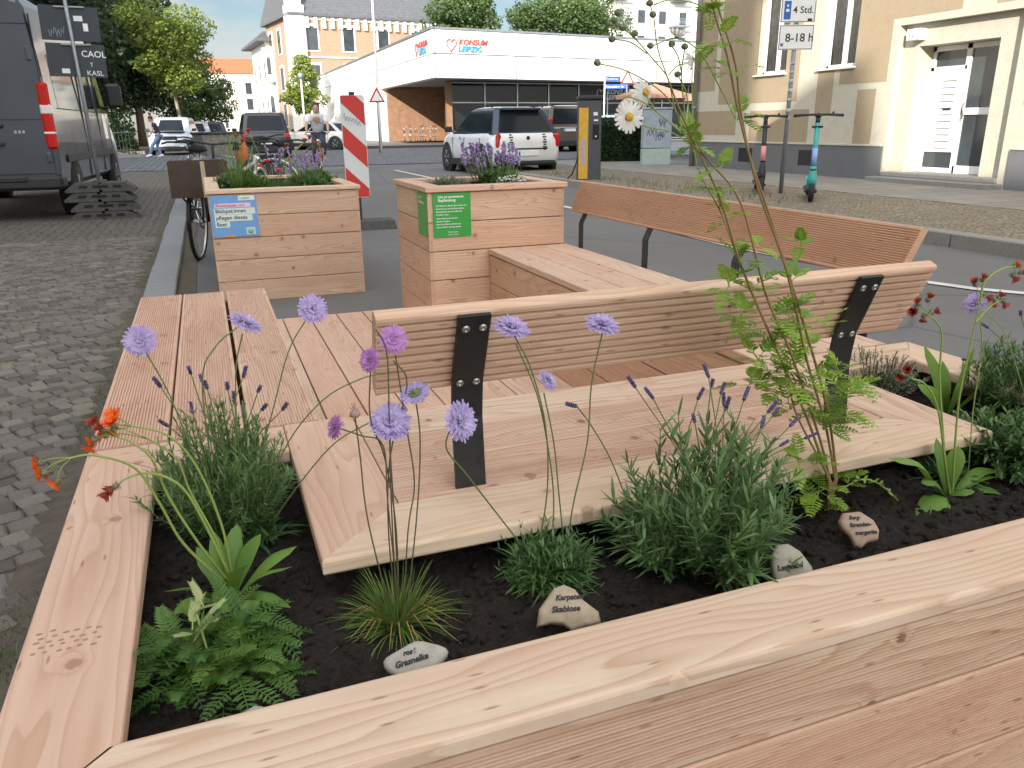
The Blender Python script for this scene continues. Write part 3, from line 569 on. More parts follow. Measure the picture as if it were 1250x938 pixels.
# ================================================================== timber parklet
random.seed(21)
def profile(w, th, r=.004, g=0, gd=.0015, duty=.5, both=False):
    P = [(r, 0), (w - r, 0), (w, r), (w, th - r), (w - r * .3, th - r * .3), (w - r, th)]
    if g:
        m = .008; pitch = (w - 2 * m) / g
        for k in range(g - 1, -1, -1):
            a = m + k * pitch; e = pitch * duty
            P += [(a + pitch * .5 + e * .5, th), (a + pitch * .5 + e * .32, th - gd), (a + pitch * .5 - e * .32, th - gd), (a + pitch * .5 - e * .5, th)]
    P += [(r, th), (r * .3, th - r * .3), (0, th - r), (0, r)]
    return P
def board(m, A, d, w, L, prof, m0=0., m1=0., tn=None, mi=0):   # A: start corner on the underside; d: length, w: width; thickness = d x w
    d = Vector(d).normalized(); w = Vector(w).normalized(); n = d.cross(w); A = Vector(A); o = (rnd(0, 40), rnd(0, 40), rnd(0, 9))
    vs = []; gc = []; fl = random.random() < .5
    for e in (0, 1):
        for v, t in prof:
            s_ = (m0 * v if e == 0 else L + m1 * v); vs.append(A + d * s_ + w * v + n * t); gc.append(((L - s_ if fl else s_) + o[0], v + o[1], t + o[2]))
    k = len(prof); fs = [tuple(range(k))[::-1], tuple(range(k, 2 * k))] + [(i, (i + 1) % k, k + (i + 1) % k, k + i) for i in range(k)]
    m.add(vs, fs, mi, gc, random.random() if tn is None else tn)
X, Y, Z = Vector((1, 0, 0)), Vector((0, 1, 0)), Vector((0, 0, 1))
T = .028; RZ = .54
PL = profile(.145, T)
def pw(w, **k): return profile(w, T, **k)
# ---- planter with built-in bench (the front unit)
x0, x1, yf, yb = -.285, 1.85, .645, 1.655
FP = thing('planter_bench', (x0, yf, 0), 'low larch planter of dark soil with grooved backrest on two black straps', 'planter bench'); OF = Vector((x0, yf, 0))
zt = RZ - T
m = LM(OF); wr = .126
board(m, (x0, yf, zt), X, Y, x1 - x0, pw(wr, r=.006), 1.0, -1.0)                    # front rim, mitred
board(m, (x1, yf, zt), Y, -X, yb - yf - .002, pw(.135, r=.005), .95, -1.05)                  # right rim
board(m, (x0 + .131, yf + .1265, zt), Y, -X, yb - .147 - yf - .126, pw(.131, r=.005), -.955, 1.09)   # left rim
m.build('rim', M['wood'], FP)
m = LM(OF); board(m, (x0 + .1335, yb - .146, zt), X, Y, .093 - x0 - .1355, pw(.143, g=0), -.93, 0); m.build('cross_board', M['wood'], FP)
m = LM(OF); board(m, (1.457, yb - .146, zt), X, Y, x1 - .1365 - 1.457, pw(.143), 0, .93); m.build('cross_board', M['wood'], FP)
for _k in range(26):
    _i, _j = _k % 6, _k // 6; m = LM(OF); m.ell((x0 + .018 + _i * .013 + .004 * (_j % 2) + rnd(-.002, .002), .965 + _j * .012 + rnd(-.003, .003), RZ + .0001), (.0038 * rnd(.7, 1.1), .0026, .0005), 8, 4); m.build('dent', plain('dent_brown', (.36, .22, .15), .8) if _k == 0 else bpy.data.materials['dent_brown'], FP)
# seat inside the rim
sx0, sx1, sy0 = .093, 1.455, 1.056
ST = LM(OF)
board(ST, (sx0, sy0, zt), X, Y, sx1 - sx0, pw(.147, r=.005), .98, -.98, tn=.05)
board(ST, (sx0 + .147, sy0 - .0, zt), Y, -X, yb - sy0 - .002, pw(.145, r=.005), .0, .0, tn=.7) if False else None
board(ST, (sx0 + .1475, sy0 + .1475, zt + .0006), Y, -X, yb - sy0 - .15, pw(.1475, r=.004), -1., 0, tn=.85)
board(ST, (sx1 - .0005, sy0 + .001, zt + .0006), Y, -X, yb - sy0 - .003, pw(.1455, r=.004), .98, 0, tn=.45)
ST.build('seat_frame', M['wood'], FP)
m = LM(OF); L = sx1 - sx0 - .1475 * 2 - .004
for k, (yy, gr) in enumerate(((sy0 + .1505, 18), (sy0 + .299, 18), (sy0 + .4475, 0))): board(m, (sx0 + .1495, yy, zt - .0005), X, Y, L, pw(.1455, g=gr, gd=.0028), tn=(.75, .55, .3)[k])
m.build('seat_boards', M['wood'], FP)
# cladding
m = LM(OF); z = zt - .001; k = 0
for hgt in (.121, .147, .147, .095):
    z -= hgt
    board(m, (x0 + .012 , yf + .036, z + .0), X, Z, x1 - x0 - .024, pw(hgt - .004, g=int(hgt / .0066), gd=.0028, r=.003), tn=(.45, .95, .7, .6)[k])      # front
    board(m, (x0 + .036, yb - .03, z), -Y, Z, yb - yf - .07, pw(hgt - .004, g=0)); board(m, (x1 - .036, yf + .03, z), Y, Z, yb - yf - .06, pw(hgt - .004)); board(m, (x1 - .02, yb - .03, z), -X, Z, x1 - x0 - .04, pw(hgt - .004)); k += 1
m.build('cladding', M['wood_orange'], FP)
m = LM(OF)
for a, b, c, d in ((sx0 + .10, sx0 + .125, sy0 + .30, yb - .06), (sx1 - .125, sx1 - .10, sy0 + .30, yb - .06), (sx0 + .126, sx1 - .126, sy0 + .30, sy0 + .325)): m.b2((a, c, .38), (b, d, zt - .003))
m.build('inner_frame', M['wood_orange'], FP)
# soil
def m_soil():
    t = NT('potting_soil'); oc = t.n('ShaderNodeTexCoord').outputs['Object']; f = t.noise(oc, 90., 6, .75); g = t.noise(oc, 22., 3)
    c = t.mix(t.mr(f, .35, .75), (.008, .0062, .005), (.052, .035, .024)); c = t.mix(t.mr(t.noise(oc, 300., 2), .72, .78, 0, .5), c, (.10, .06, .035)); t.bump(t.m_('ADD', f, g), 1., .012); return t.fin(c, .95)
M['soil'] = m_soil()
from mathutils import noise as mn
def soil(O_, xa, xb, ya, yb_, z, parent, st=.009, amp=.018):
    nx = int((xb - xa) / st); ny = int((yb_ - ya) / st); vs = []; fs = []
    for j in range(ny + 1):
        for i in range(nx + 1):
            x = xa + (xb - xa) * i / nx; y = ya + (yb_ - ya) * j / ny
            h = amp * mn.noise((x * 7, y * 7, 1)) + amp * .7 * mn.noise((x * 24, y * 24, 3)) + amp * .5 * mn.noise((x * 60, y * 60, 5)); vs.append((x - O_.x, y - O_.y, z + h - O_.z))
    for j in range(ny):
        for i in range(nx): a = j * (nx + 1) + i; fs.append((a, a + 1, a + nx + 2, a + nx + 1))
    s_ = MB(); s_.add(vs, fs, smooth=True)
    for k in range(int((xb - xa) * (yb_ - ya) * 4200)):
        x = rnd(xa + .01, xb - .01); y = rnd(ya + .01, yb_ - .01); r = .0015 + .0085 * random.random() ** 3.5; R = Matrix.Rotation(rnd(0, 6), 3, Vector((rnd(-1, 1), rnd(-1, 1), .3)).normalized())
        s_.box((x - O_.x, y - O_.y, z + amp * mn.noise((x * 7, y * 7, 1)) + amp * .7 * mn.noise((x * 24, y * 24, 3)) + r * .5 - O_.z), (r * rnd(1, 2.4), r * rnd(1, 1.8), r), r * .35, R=R)
    return s_.build('soil', M['soil'], parent)
soil(OF, x0 + .04, x1 - .04, yf + .04, yb - .04, .452, FP)
# backrest: one grooved board leaning towards the planter, on two bent straps
bt, bb = Vector((0, 1.172, .868)), Vector((0, 1.236, .722)); bd = (bt - bb).normalized(); bn = X.cross(bd)
m = LM(OF); board(m, (.212, bb.y + .002, bb.z), X, bd, 1.345 - .212, profile(.158, .030, r=.005, g=9, gd=.0042, duty=.52) if False else profile((bt - bb).length, .030, r=.005), tn=.4)
m2 = LM(OF)
def board_back(mm, xa, L, prof): board(mm, (xa + L, bb.y + .030 * 0, bb.z), -X, bd, L, prof, tn=.35)
prof = profile((bt - bb).length, .030, r=.006, g=9, gd=.008, duty=.45)
# grooves face the planter: thickness direction is d x w = (-X) x bd, towards -y
m2 = LM(OF); 
board(m2, Vector((.222, bb.y, bb.z)) - X.cross(bd) * .030, X, bd, 1.345 - .222, prof, -.02, .12, tn=.35)
bk = m2.build('backrest', wood('larch_wood_backrest', (.74, .54, .39), (.46, .25, .15), (.66, .44, .32), .5, .5), FP)
def strap(m, cx, y_bot, p0, pm, p1, w=.055, th=.008, out=None):
    # p0..p1 in the plane x = cx; rectangular section swept
    pts = [Vector(p) for p in (p0, pm, p1)]; pts = [pts[0], pts[0].lerp(pts[1], .85), pts[1].lerp(pts[2], .18), pts[2]]
    rings = []
    for i, p in enumerate(pts):
        t = (pts[min(i + 1, 3)] - pts[max(i - 1, 0)]).normalized(); nn = X.cross(t)
        rings.append([p + X * (w / 2) * a + nn * th / 2 * b for a, b in ((-1, -1), (1, -1), (1, 1), (-1, 1))])
    m.loft(rings); return pts
for cx in (.3765, 1.19):
    m = LM(OF); o_ = Vector((0, -.009, .0))
    n_out = X.cross(bd)
    P = [Vector((cx, 1.209, .44)), Vector((cx, bb.y, bb.z - .012)) + n_out * .0045, Vector((cx, bt.y, bt.z - .004)) + n_out * .0045]
    if cx > 1: P = [Vector((cx, 1.209, .44)), P[1], P[2]]
    strap(m, cx, 0, *P); s_ = m.build('backrest_strap', M['steel_black'], FP)
    for dx in (-.014, .015):
        for k in (.18, .86):
            b = LM(OF); c = P[1].lerp(P[2], k) + X * dx + n_out * .004; b.lathe([(.0072, 0), (.0072, .0015), (.005, .0035), (.003, .0036), (.003, .002), (0, .002)], c, 12, axis=n_out); b.build('bolt', M['bolt'], s_)
# ---- left bench: three grooved boards
LB = thing('bench', (-.05, 2.45, 0), 'low bench of three pink grooved larch boards running beside the cobbled strip', 'bench'); OL = Vector((-.05, 2.45, 0))
m = LM(OL)
for k, xx in enumerate((-.285, -.1335, .0225)):
    board(m, (xx + .1465, 1.662, zt), Y, -X, 3.262 - 1.662 + rnd(-.004, .004), pw(.1465, g=20, gd=.0032, r=.004), tn=(.95, .8, .7)[k])
m.build('seat_boards', M['wood'], LB)
m = LM(OL); z = zt - .001
for hgt in (.147, .147, .147):
    z -= hgt
    board(m, (-.235, 3.2, z), -Y, Z, 1.53, pw(hgt - .004)); board(m, (.125, 1.67, z), Y, Z, 1.53, pw(hgt - .004)); board(m, (.125, 3.228, z), -X, Z, .36, pw(hgt - .004))
m.build('cladding', M['wood_orange'], LB)
# ---- deck
DK = thing('deck', (1, 3, 0), 'wooden floor of smooth pink boards between the benches', 'deck'); OD = Vector((1, 3, 0)); m = LM(OD)
for k in range(10):
    xx = .17 + .1535 * k; board(m, (xx + .1475, 1.67, .1 - T), Y, -X, 4.615 - 1.67, pw(.1475, r=.003), tn=rnd(.3, 1.))
m.build('floor_boards', M['wood'], DK)
m = LM(OD); m.b2((.2, 4.54, .0), (1.7, 4.59, .068)); m.b2((.2, 1.72, .0), (1.7, 1.76, .068)); m.b2((1.62, 1.8, .0), (1.68, 4.5, .068)); m.build('joists', M['wood_orange'], DK)
# ---- far bench with long backrest
FB = thing('bench', (1.55, 2.8, 0), 'long larch bench facing the deck with one leaning board as backrest on the road side', 'bench'); OB = Vector((1.55, 2.8, 0)); m = LM(OB)
for k, xx in enumerate((1.332, 1.482, 1.632)): board(m, (xx + .1455, 1.66, zt), Y, -X, 3.868 - 1.66, pw(.1455, r=.004), tn=(.6, .8, .5)[k])
m.build('seat_boards', M['wood'], FB)
m = LM(OB); z = zt - .001
for hgt in (.147, .147, .117):
    z -= hgt; board(m, (1.366, 3.865, z), -Y, Z, 3.865 - 1.69, pw(hgt - .004), tn=rnd(.3, .9)); board(m, (1.735, 1.69, z), Y, Z, 3.865 - 1.69, pw(hgt - .004))
m.build('cladding', M['wood_orange'], FB)
fb0, fb1 = Vector((0, 0, .706)), Vector((.058, 0, .856)); fd = (fb1 - fb0).normalized(); m = LM(OB)
board(m, Vector((1.822, 3.862, .706)), -Y, fd, 3.862 - 1.685, profile(.161, .028, r=.004, g=20, gd=.0035), .0, .12, tn=.9)
m.build('backrest', wood('larch_wood_red', (.72, .51, .36), (.44, .25, .14), (.66, .43, .30), .25, .5), FB)
for yy in (3.74, 3.08, 2.42, 1.78):
    m = LM(OB); P = [Vector((1.80, yy, .42)), Vector((1.80, yy, .66)), Vector((1.83, yy, .72)), Vector((1.875, yy, .84))]
    m.loft([[p + Y * .02 * a + X * .004 * b for a, b in ((-1, -1), (1, -1), (1, 1), (-1, 1))] for p in P]); m.build('backrest_strap', M['steel_black'], FB)
# ---- raised planters
def planter(x0, x1, y0, y1, z0, nb, lab, rw=.1, pitch=.147):
    O_ = Vector(((x0 + x1) / 2, (y0 + y1) / 2, z0)); P = thing('planter_box', O_, lab, 'planter'); m = LM(O_)
    for k in range(nb):
        z = z0 + k * pitch; h_ = pitch - .004
        board(m, (x0 + .018, y0 + .028 + .004, z), X, Z, x1 - x0 - .036, pw(h_, r=.003)); board(m, (x1 - .018, y1 - .032, z), -X, Z, x1 - x0 - .036, pw(h_, r=.003))
        board(m, (x1 - .028, y0 + .006, z), Y, Z, y1 - y0 - .012, pw(h_, r=.003)); board(m, (x0 + .028, y1 - .006, z), -Y, Z, y1 - y0 - .012, pw(h_, r=.003))
    for b_ in (x0, x1 - .02):
        pass
    m.build('cladding', M['wood_orange'], P); zt_ = z0 + nb * pitch; m = LM(O_); e = .012; r_ = rw + .02
    board(m, (x0 - e, y0 - e, zt_), X, Y, x1 - x0 + 2 * e, pw(r_), 1, -1); board(m, (x1 + e, y0 - e, zt_), Y, -X, y1 - y0 + 2 * e, pw(r_), 1, -1)
    board(m, (x1 + e, y1 + e, zt_), -X, -Y, x1 - x0 + 2 * e, pw(r_), 1, -1); board(m, (x0 - e, y1 + e, zt_), -Y, X, y1 - y0 + 2 * e, pw(r_), 1, -1)
    m.build('rim', M['wood'], P)
    m = LM(O_)
    for sx, sy in ((x0 + .07, y0 - .0), (x1 - .07, y0)):
        for k in range(nb):
            for q in (.035, .11): m.lathe([(.0035, 0), (.0035, .001), (0, .001)], (sx, sy + .0035, z0 + k * pitch + q), 6, axis=(0, -1, 0))
    m.build('screws', M['bolt'], P)
    soil(O_, x0 + .03, x1 - .03, y0 + .035, y1 - .035, zt_ - .02, P, .03, .01); return P, O_, zt_ + T
P1, OP1, ZP1 = planter(0.0, 1.0, 5.69, 7.25, 0.0, 5, 'square larch planter box with a blue notice on its front', .075)
P2, OP2, ZP2 = planter(1.02, 1.765, 3.875, 4.575, .1, 5, 'square larch planter box on the deck with green notices on its corner', .075)
# notices
def notice(O_, par, x0, x1, z0, z1, y, mat):
    m = LM(O_); m.b2((x0, y - .006, z0), (x1, y - .001, z1), .001); return m.build('notice', mat, par)
nb_ = flat('notice_blue', (.16, .36, .66), .4); yq = 5.69 - .001
N = notice(OP1, P1, .008, .305, .45, .722, yq + .003, nb_); oy = yq - .006 - OP1.y
def lq(par, mat, x0, x1, z0, z1, O_, y): m = LM(O_); m.b2((x0, y - .0012, z0), (x1, y, z1)); return m.build('label_field', mat, par)
pale = flat('notice_pale', (.66, .76, .70), .5)
for a, b, c, d, mt in ((.035, .265, .645, .672, flat('notice_pink', (.78, .62, .72))), (.028, .29, .60, .640, pale), (.028, .27, .555, .598, pale), (.028, .12, .515, .553, pale), (.19, .295, .69, .72, M['sign_white']), (.22, .28, .462, .51, flat('notice_lightblue', (.5, .64, .78))), (.08, .15, .4505, .462, M['orange'])): lq(N, mt, a, b, c, d, OP1, yq - .003)
for s_, x, z, sz, mt in (('Blumenpaten und', .042, .651, .026, flat('pink_ink', (.62, .05, .2))), ('Blühpat:innen', .036, .611, .036, M['ink']), ('pflegen dieses', .036, .567, .036, M['ink']), ('Beet', .036, .524, .036, M['ink']), ('Leipzig', .20, .698, .022, flat('green_ink', (.1, .4, .12)))):
    text('lettering', s_, sz, mt, N, (x - OP1.x, yq - .0048 - OP1.y, z), (rad(90), 0, 0), .0004, off=.0004)
m = LM(OP1); m.lathe([(.018, 0), (.018, .001), (0, .001)], (.25, yq - .0045, .486), 12, axis=(0, -1, 0)); m.build('round_mark', flat('mark_green', (.3, .55, .2)), N)
yq = 3.875 + .001; N = notice(OP2, P2, 1.045, 1.243, .612, .83, yq + .003, M['green_sign'])
for s_, z, sz in (('Infos zur gemeinsamen', .807, .0145), ('Bepflanzung', .789, .019)): text('lettering', s_, sz, M['sign_white'], N, (1.072 - OP2.x, yq - .0034 - OP2.y, z - .1), (rad(90), 0, 0), .0004, off=.0005)
lines = ['Die Pflanzen in diesem Beet werden von', 'Nachbarinnen und Nachbarn gepflegt.', 'Bitte helfen Sie mit und gießen Sie', 'an heißen Tagen.', 'Vielen Dank an alle, die hier', 'pflanzen und jäten.', 'Bitte keine Blumen pflücken und', 'keinen Abfall in das Beet werfen.']
for k, s_ in enumerate(lines): text('lettering', s_, .0098, M['sign_white'], N, (1.06 - OP2.x, yq - .0034 - OP2.y, .765 - .0145 * k - (.004 if k > 3 else 0) - .1), (rad(90), 0, 0), .0004, off=.0002)
for k, s_ in enumerate(('Stadt Leipzig', 'Amt für Grün')): text('lettering', s_, .010, M['sign_white'], N, (1.12 - OP2.x, yq - .0034 - OP2.y, .634 - .013 * k - .1), (rad(90), 0, 0), .0004)
m = LM(OP2); m.b2((1.0215, 3.885, .612), (1.0265 - .003, 4.08, .83), 0); N2 = m.build('notice', M['green_sign'], P2)
N2.location = (-.0035, 0, 0)
text('lettering', 'Infos zur', .018, M['sign_white'], N2, (1.0213 - OP2.x, 4.05 - OP2.y, .80 - .1), (rad(90), 0, rad(-90)), .0004); text('lettering', 'Bepflanzung', .02, M['sign_white'], N2, (1.0213 - OP2.x, 4.05 - OP2.y, .775 - .1), (rad(90), 0, rad(-90)), .0004)
# ================================================================== trees
def tree(loc, h, cr, cz, rx, ry, rz_, nl, mat, bark, lab, group, seed, ls=.2, trunk_r=.16, clumps=26, name='deciduous_tree'):
    random.seed(seed); t = thing(name, loc, lab, 'tree', 0, group); m = MB(); C = Vector((0, 0, cz)); cl = []
    for k in range(clumps):
        for _ in range(20):
            v = Vector((rnd(-1, 1), rnd(-1, 1), rnd(-1, 1)))
            if .25 < v.length < .95: break
        cl.append(C + Vector((v.x * rx, v.y * ry, v.z * rz_)))
    top = Vector((rnd(-.2, .2), rnd(-.2, .2), cz)); m.tube([(0, 0, -.05), (.03, .02, h * .18), (rnd(-.1, .1), rnd(-.1, .1), h * .33), top], [trunk_r * 1.25, trunk_r, trunk_r * .8, trunk_r * .4], 9)
    for c in cl:
        s_ = Vector((0, 0, rnd(.28, .55) * h)); s_.z = min(s_.z, cz); mid = s_.lerp(c, .5) + Vector((rnd(-.2, .2), rnd(-.2, .2), rnd(0, .4))); m.tube([s_, mid, c], [trunk_r * .32, trunk_r * .2, .015], 5)
    m.build('trunk', bark, t); m = MB(); crr = cr
    for k in range(nl):
        c = cl[k % clumps]; v = Vector((random.gauss(0, 1), random.gauss(0, 1), random.gauss(0, 1))).normalized() * (rnd(.35, 1.) ** .5) * crr * (.7 + .5 * ((k % clumps) * 37 % 10) / 10)
        v.z *= .62; p = c + v; a = Vector((rnd(-1, 1), rnd(-1, 1), rnd(-.9, .3))).normalized(); b = a.orthogonal().normalized(); b = (b + a.cross(b) * rnd(-1, 1)).normalized(); s_ = ls * rnd(.6, 1.3)
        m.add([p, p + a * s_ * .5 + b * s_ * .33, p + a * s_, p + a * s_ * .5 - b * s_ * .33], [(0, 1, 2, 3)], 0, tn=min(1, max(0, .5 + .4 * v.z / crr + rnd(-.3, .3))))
    m.build('crown', mat, t); return t
M['leaf_dark'] = foliage('leaves_dark', (.018, .040, .014), (.045, .085, .022), .2); M['leaf_bright'] = foliage('leaves_bright', (.11, .17, .025), (.26, .33, .05), .35); M['leaf_mid'] = foliage('leaves_mid', (.05, .095, .025), (.11, .17, .045), .3)
M['bark'] = plain('bark', (.13, .10, .075), .9, 0, .35, 14, .6); M['bark_pale'] = plain('bark_pale', (.26, .23, .18), .9, 0, .3, 10, .4)
TG = 'trees along the park side of the street'
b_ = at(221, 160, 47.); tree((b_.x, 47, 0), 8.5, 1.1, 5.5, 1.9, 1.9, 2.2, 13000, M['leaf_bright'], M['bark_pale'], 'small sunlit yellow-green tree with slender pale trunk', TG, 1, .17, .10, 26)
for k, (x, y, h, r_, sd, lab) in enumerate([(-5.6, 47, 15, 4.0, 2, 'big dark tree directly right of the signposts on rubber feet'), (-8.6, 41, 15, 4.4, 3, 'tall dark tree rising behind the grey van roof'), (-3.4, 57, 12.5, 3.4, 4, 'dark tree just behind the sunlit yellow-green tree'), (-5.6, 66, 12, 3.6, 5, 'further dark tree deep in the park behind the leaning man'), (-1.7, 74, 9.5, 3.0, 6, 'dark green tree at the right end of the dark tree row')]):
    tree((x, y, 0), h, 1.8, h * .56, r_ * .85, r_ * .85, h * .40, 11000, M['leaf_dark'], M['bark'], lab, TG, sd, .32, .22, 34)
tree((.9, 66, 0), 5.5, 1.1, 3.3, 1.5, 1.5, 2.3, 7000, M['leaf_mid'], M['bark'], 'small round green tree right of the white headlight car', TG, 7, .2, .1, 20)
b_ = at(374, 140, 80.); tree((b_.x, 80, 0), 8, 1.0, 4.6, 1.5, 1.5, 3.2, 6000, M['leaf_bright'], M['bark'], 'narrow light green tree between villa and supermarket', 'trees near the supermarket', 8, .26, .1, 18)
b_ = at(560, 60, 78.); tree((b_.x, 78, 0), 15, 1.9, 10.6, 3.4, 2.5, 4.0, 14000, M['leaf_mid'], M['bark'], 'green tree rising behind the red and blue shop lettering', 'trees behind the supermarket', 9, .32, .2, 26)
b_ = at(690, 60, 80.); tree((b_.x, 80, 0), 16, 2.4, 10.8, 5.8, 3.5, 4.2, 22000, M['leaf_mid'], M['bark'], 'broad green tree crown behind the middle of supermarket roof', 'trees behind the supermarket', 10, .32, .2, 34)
random.seed(77); m = MB()
for k in range(9000):
    x = rnd(-14, -3.0); y = rnd(43.4, 45.0) + (x + 14) * .05; z = abs(random.gauss(0, .8)); a = Vector((rnd(-1, 1), rnd(-1, 1), rnd(-.5, 1))).normalized(); b = a.orthogonal().normalized(); p = Vector((x, y, min(z, 2.4))); s_ = .22
    m.add([p, p + a * s_ * .5 + b * s_ * .35, p + a * s_, p + a * s_ * .5 - b * s_ * .35], [(0, 1, 2, 3)], 0, tn=random.random() * .6)
tag(m.build('undergrowth', M['leaf_dark']), kind='stuff')
F = thing('park_fence', (-6, 43, .12), 'dark iron railing in front of the park shrubs left of the leaning man', 'fence'); m = LM(Vector((-6, 43, .12)))
for k in range(60): x = -12 + k * .15; m.b2((x, 42.98, .12), (x + .02, 43.0, 1.15))
m.build('bars', M['dark_plastic'], F); m = LM(Vector((-6, 43, .12))); m.b2((-12, 42.97, 1.0), (-3, 43.01, 1.04)); m.b2((-12, 42.97, .2), (-3, 43.01, .24)); m.build('rails', M['dark_plastic'], F)
back_house(-27, -15.5, 36, 66, 18, 'unseen tall pale house added to shade the dark park trees')  # unseen house added to keep the sun off the park trees
# ================================================================== vehicles
def paint(name, col, rough=.28, metal=.0, coat=.6):
    m = plain(name, col, rough, metal, .02, 3); m.node_tree.nodes['Principled BSDF'].inputs['Coat Weight'].default_value = coat; m.node_tree.nodes['Principled BSDF'].inputs['Coat Roughness'].default_value = .08; return m
def lamp_mat(name, col): m = plain(name, col, .15, 0, .1, 60); return m
M['tail'] = lamp_mat('tail_lamp_red', (.50, .012, .010)); M['tail_w'] = lamp_mat('tail_lamp_clear', (.75, .70, .68)); M['headlamp'] = lamp_mat('headlamp_glass', (.7, .72, .74))
def wheel(par, x, y, r, w, side, rimc=None):
    t = MB(); ax_ = (0, side, 0); t.lathe([(r * .62, -w / 2), (r * .93, -w / 2), (r, -w * .32), (r, w * .32), (r * .93, w / 2), (r * .62, w / 2)], (x, y, r), 28, axis=ax_); tr = t.build('wheel', M['rubber'], par)
    g = MB(); g.lathe([(r * .64, w * .40), (r * .60, w * .46), (r * .55, w * .30), (.001, w * .30)], (x, y, r), 28, axis=ax_); g.build('rim_well', M['dark_plastic'], tr)
    s_ = MB(); s_.lathe([(r * .16, w * .32), (r * .14, w * .48), (0, w * .5)], (x, y, r), 14, axis=ax_); s_.lathe([(r * .66, w * .36), (r * .66, w * .5), (r * .60, w * .5), (r * .59, w * .34)], (x, y, r), 28, axis=ax_)
    for k in range(5):
        a = 2 * math.pi * k / 5 + .3
        for e in (-.16, .16):
            c = Vector((math.cos(a), 0, math.sin(a))); c2 = Vector((math.cos(a + e), 0, math.sin(a + e))); s_.tube([Vector((x, y + side * w * .44, r)) + c * r * .1, Vector((x, y + side * w * .46, r)) + c2 * r * .62], r * .045, 5)
    s_.build('rim', rimc or M['alu'], tr)
def lerp(a, b, t): return a + (b - a) * t
def car(name, loc, rz, lab, body, L=4.1, W=1.78, Hh=1.55, belt=.96, hood=.95, gh=(-1.95, 1.05), rf=(-1.72, .15), wr=.33, wx=(-1.28, 1.28), nose=.25, group=None, roofm=None, cladding=True, cat='car', zc=.2, glass=None, rnd_=0, rooftaper=.78, pillars=(.36, .70), roofbars=False):
    glass = glass or M['glass']; t = thing(name, loc, lab, cat, rz, group); h = L / 2; m = MB(); w = W / 2
    def sec(x, zb, zt_, ww, zw=.55):
        return [Vector((x, -ww * .86, zb)), Vector((x, -ww * .97, zb + .10)), Vector((x, -ww, zw)), Vector((x, -ww * .985, zt_ - .16)), Vector((x, -ww * .93, zt_ - .04)), Vector((x, -ww * .78, zt_)), Vector((x, ww * .78, zt_)), Vector((x, ww * .93, zt_ - .04)), Vector((x, ww * .985, zt_ - .16)), Vector((x, ww, zw)), Vector((x, ww * .97, zb + .10)), Vector((x, ww * .86, zb))]
    sts = [(-h, .42, belt - .18, .86), (-h + .04, .32, belt - .06, .93), (-h + .16, .24, belt + .02, .985), (-h * .6, zc, belt + .02, 1.), (0, zc, belt, 1.), (gh[1] - .1, zc, belt, 1.), (gh[1] + .15, zc, hood + .01, .99), (h - .55, .22, hood - .04, .97), (h - nose, .24, hood - .13, .93), (h - .05, .28, hood - .26, .84), (h, .36, hood - .36, .76)]
    if rnd_: sts = [(-h, .40, belt - .22, .74), (-h + .02, .36, belt - .12, .84), (-h + .07, .30, belt - .04, .91), (-h + .18, .24, belt + .02, .965), (-h + .42, .22, belt + .02, .995)] + sts[3:]
    m.loft([sec(x, a, b, w * c) for x, a, b, c in sts], smooth=True); bo_ = m.build('body', body, t)
    # greenhouse
    def ring(z, xa, xb, ww, c=.12): return [Vector(p) for p in ((xa, -ww + c, z), (xa + c * .5, -ww, z), (xb - c, -ww, z), (xb, -ww + c * 1.6, z), (xb, ww - c * 1.6, z), (xb - c, ww, z), (xa + c * .5, ww, z), (xa, ww - c, z))]
    zr = Hh - .09; m = MB(); m.loft([ring(belt - .04, gh[0], gh[1], w * .93), ring(zr, rf[0], rf[1], w * rooftaper), ring(Hh - .025, rf[0] + .10, rf[1] - .18, w * (rooftaper - .07)), ring(Hh, rf[0] + .35, rf[1] - .45, w * .45)], smooth=False); m.build('cabin', roofm or body, t)
    def pt(u, v, side):      # side panel u: rear..front, v: belt..roof
        a = Vector((lerp(gh[0] + .06, gh[1] - .12, u), side * w * .93, belt - .04)); b = Vector((lerp(rf[0] + .06, rf[1] - .12, u), side * w * rooftaper, zr)); return a.lerp(b, v) + Vector((0, side * .006, .002))
    for side in (-1, 1):
        us = [0.04] + list(pillars) + [.965]
        for a, b in zip(us[:-1], us[1:]):
            g = MB(); g.add([pt(a + .012, .14, side), pt(b - .012, .14, side), pt(b - .012, .90, side), pt(a + .012, .90, side)], [(0, 1, 2, 3)]); g.build('side_window', glass, t)
    for nm, xg, xr, sg in (('rear_window', gh[0], rf[0], -1), ('windscreen', gh[1], rf[1], 1)):
        g = MB(); c0 = .12 if sg < 0 else .24
        def q(s_, v): return Vector((lerp(xg, xr, v) + sg * .006, s_ * lerp(w * .93 - c0 * 1.1, w * rooftaper - c0 * 1.1, v), lerp(belt - .04, zr, v) + .004))
        g.add([q(-1, .12), q(1, .12), q(1, .93), q(-1, .93)], [(0, 1, 2, 3)]); g.build(nm, glass, t)
    if cladding:
        for s_ in (-1, 1): c = MB(); c.b2((wx[0] + wr, s_ * (w - .02), zc - .01), (wx[1] - wr, s_ * (w + .006), zc + .16), .01); c.build('sill_cladding', M['dark_plastic'], t)
        c = MB(); c.b2((-h - (.0 if rnd_ else .015), -w * .80, .24), (-h + .2, w * .80, .36 if rnd_ else .50), .04); c.build('bumper_trim', M['dark_plastic'], t)
        c = MB(); c.b2((h - .2, -w * .78, .22), (h + .012, w * .78, .42), .04); c.build('bumper_trim', M['dark_plastic'], t)
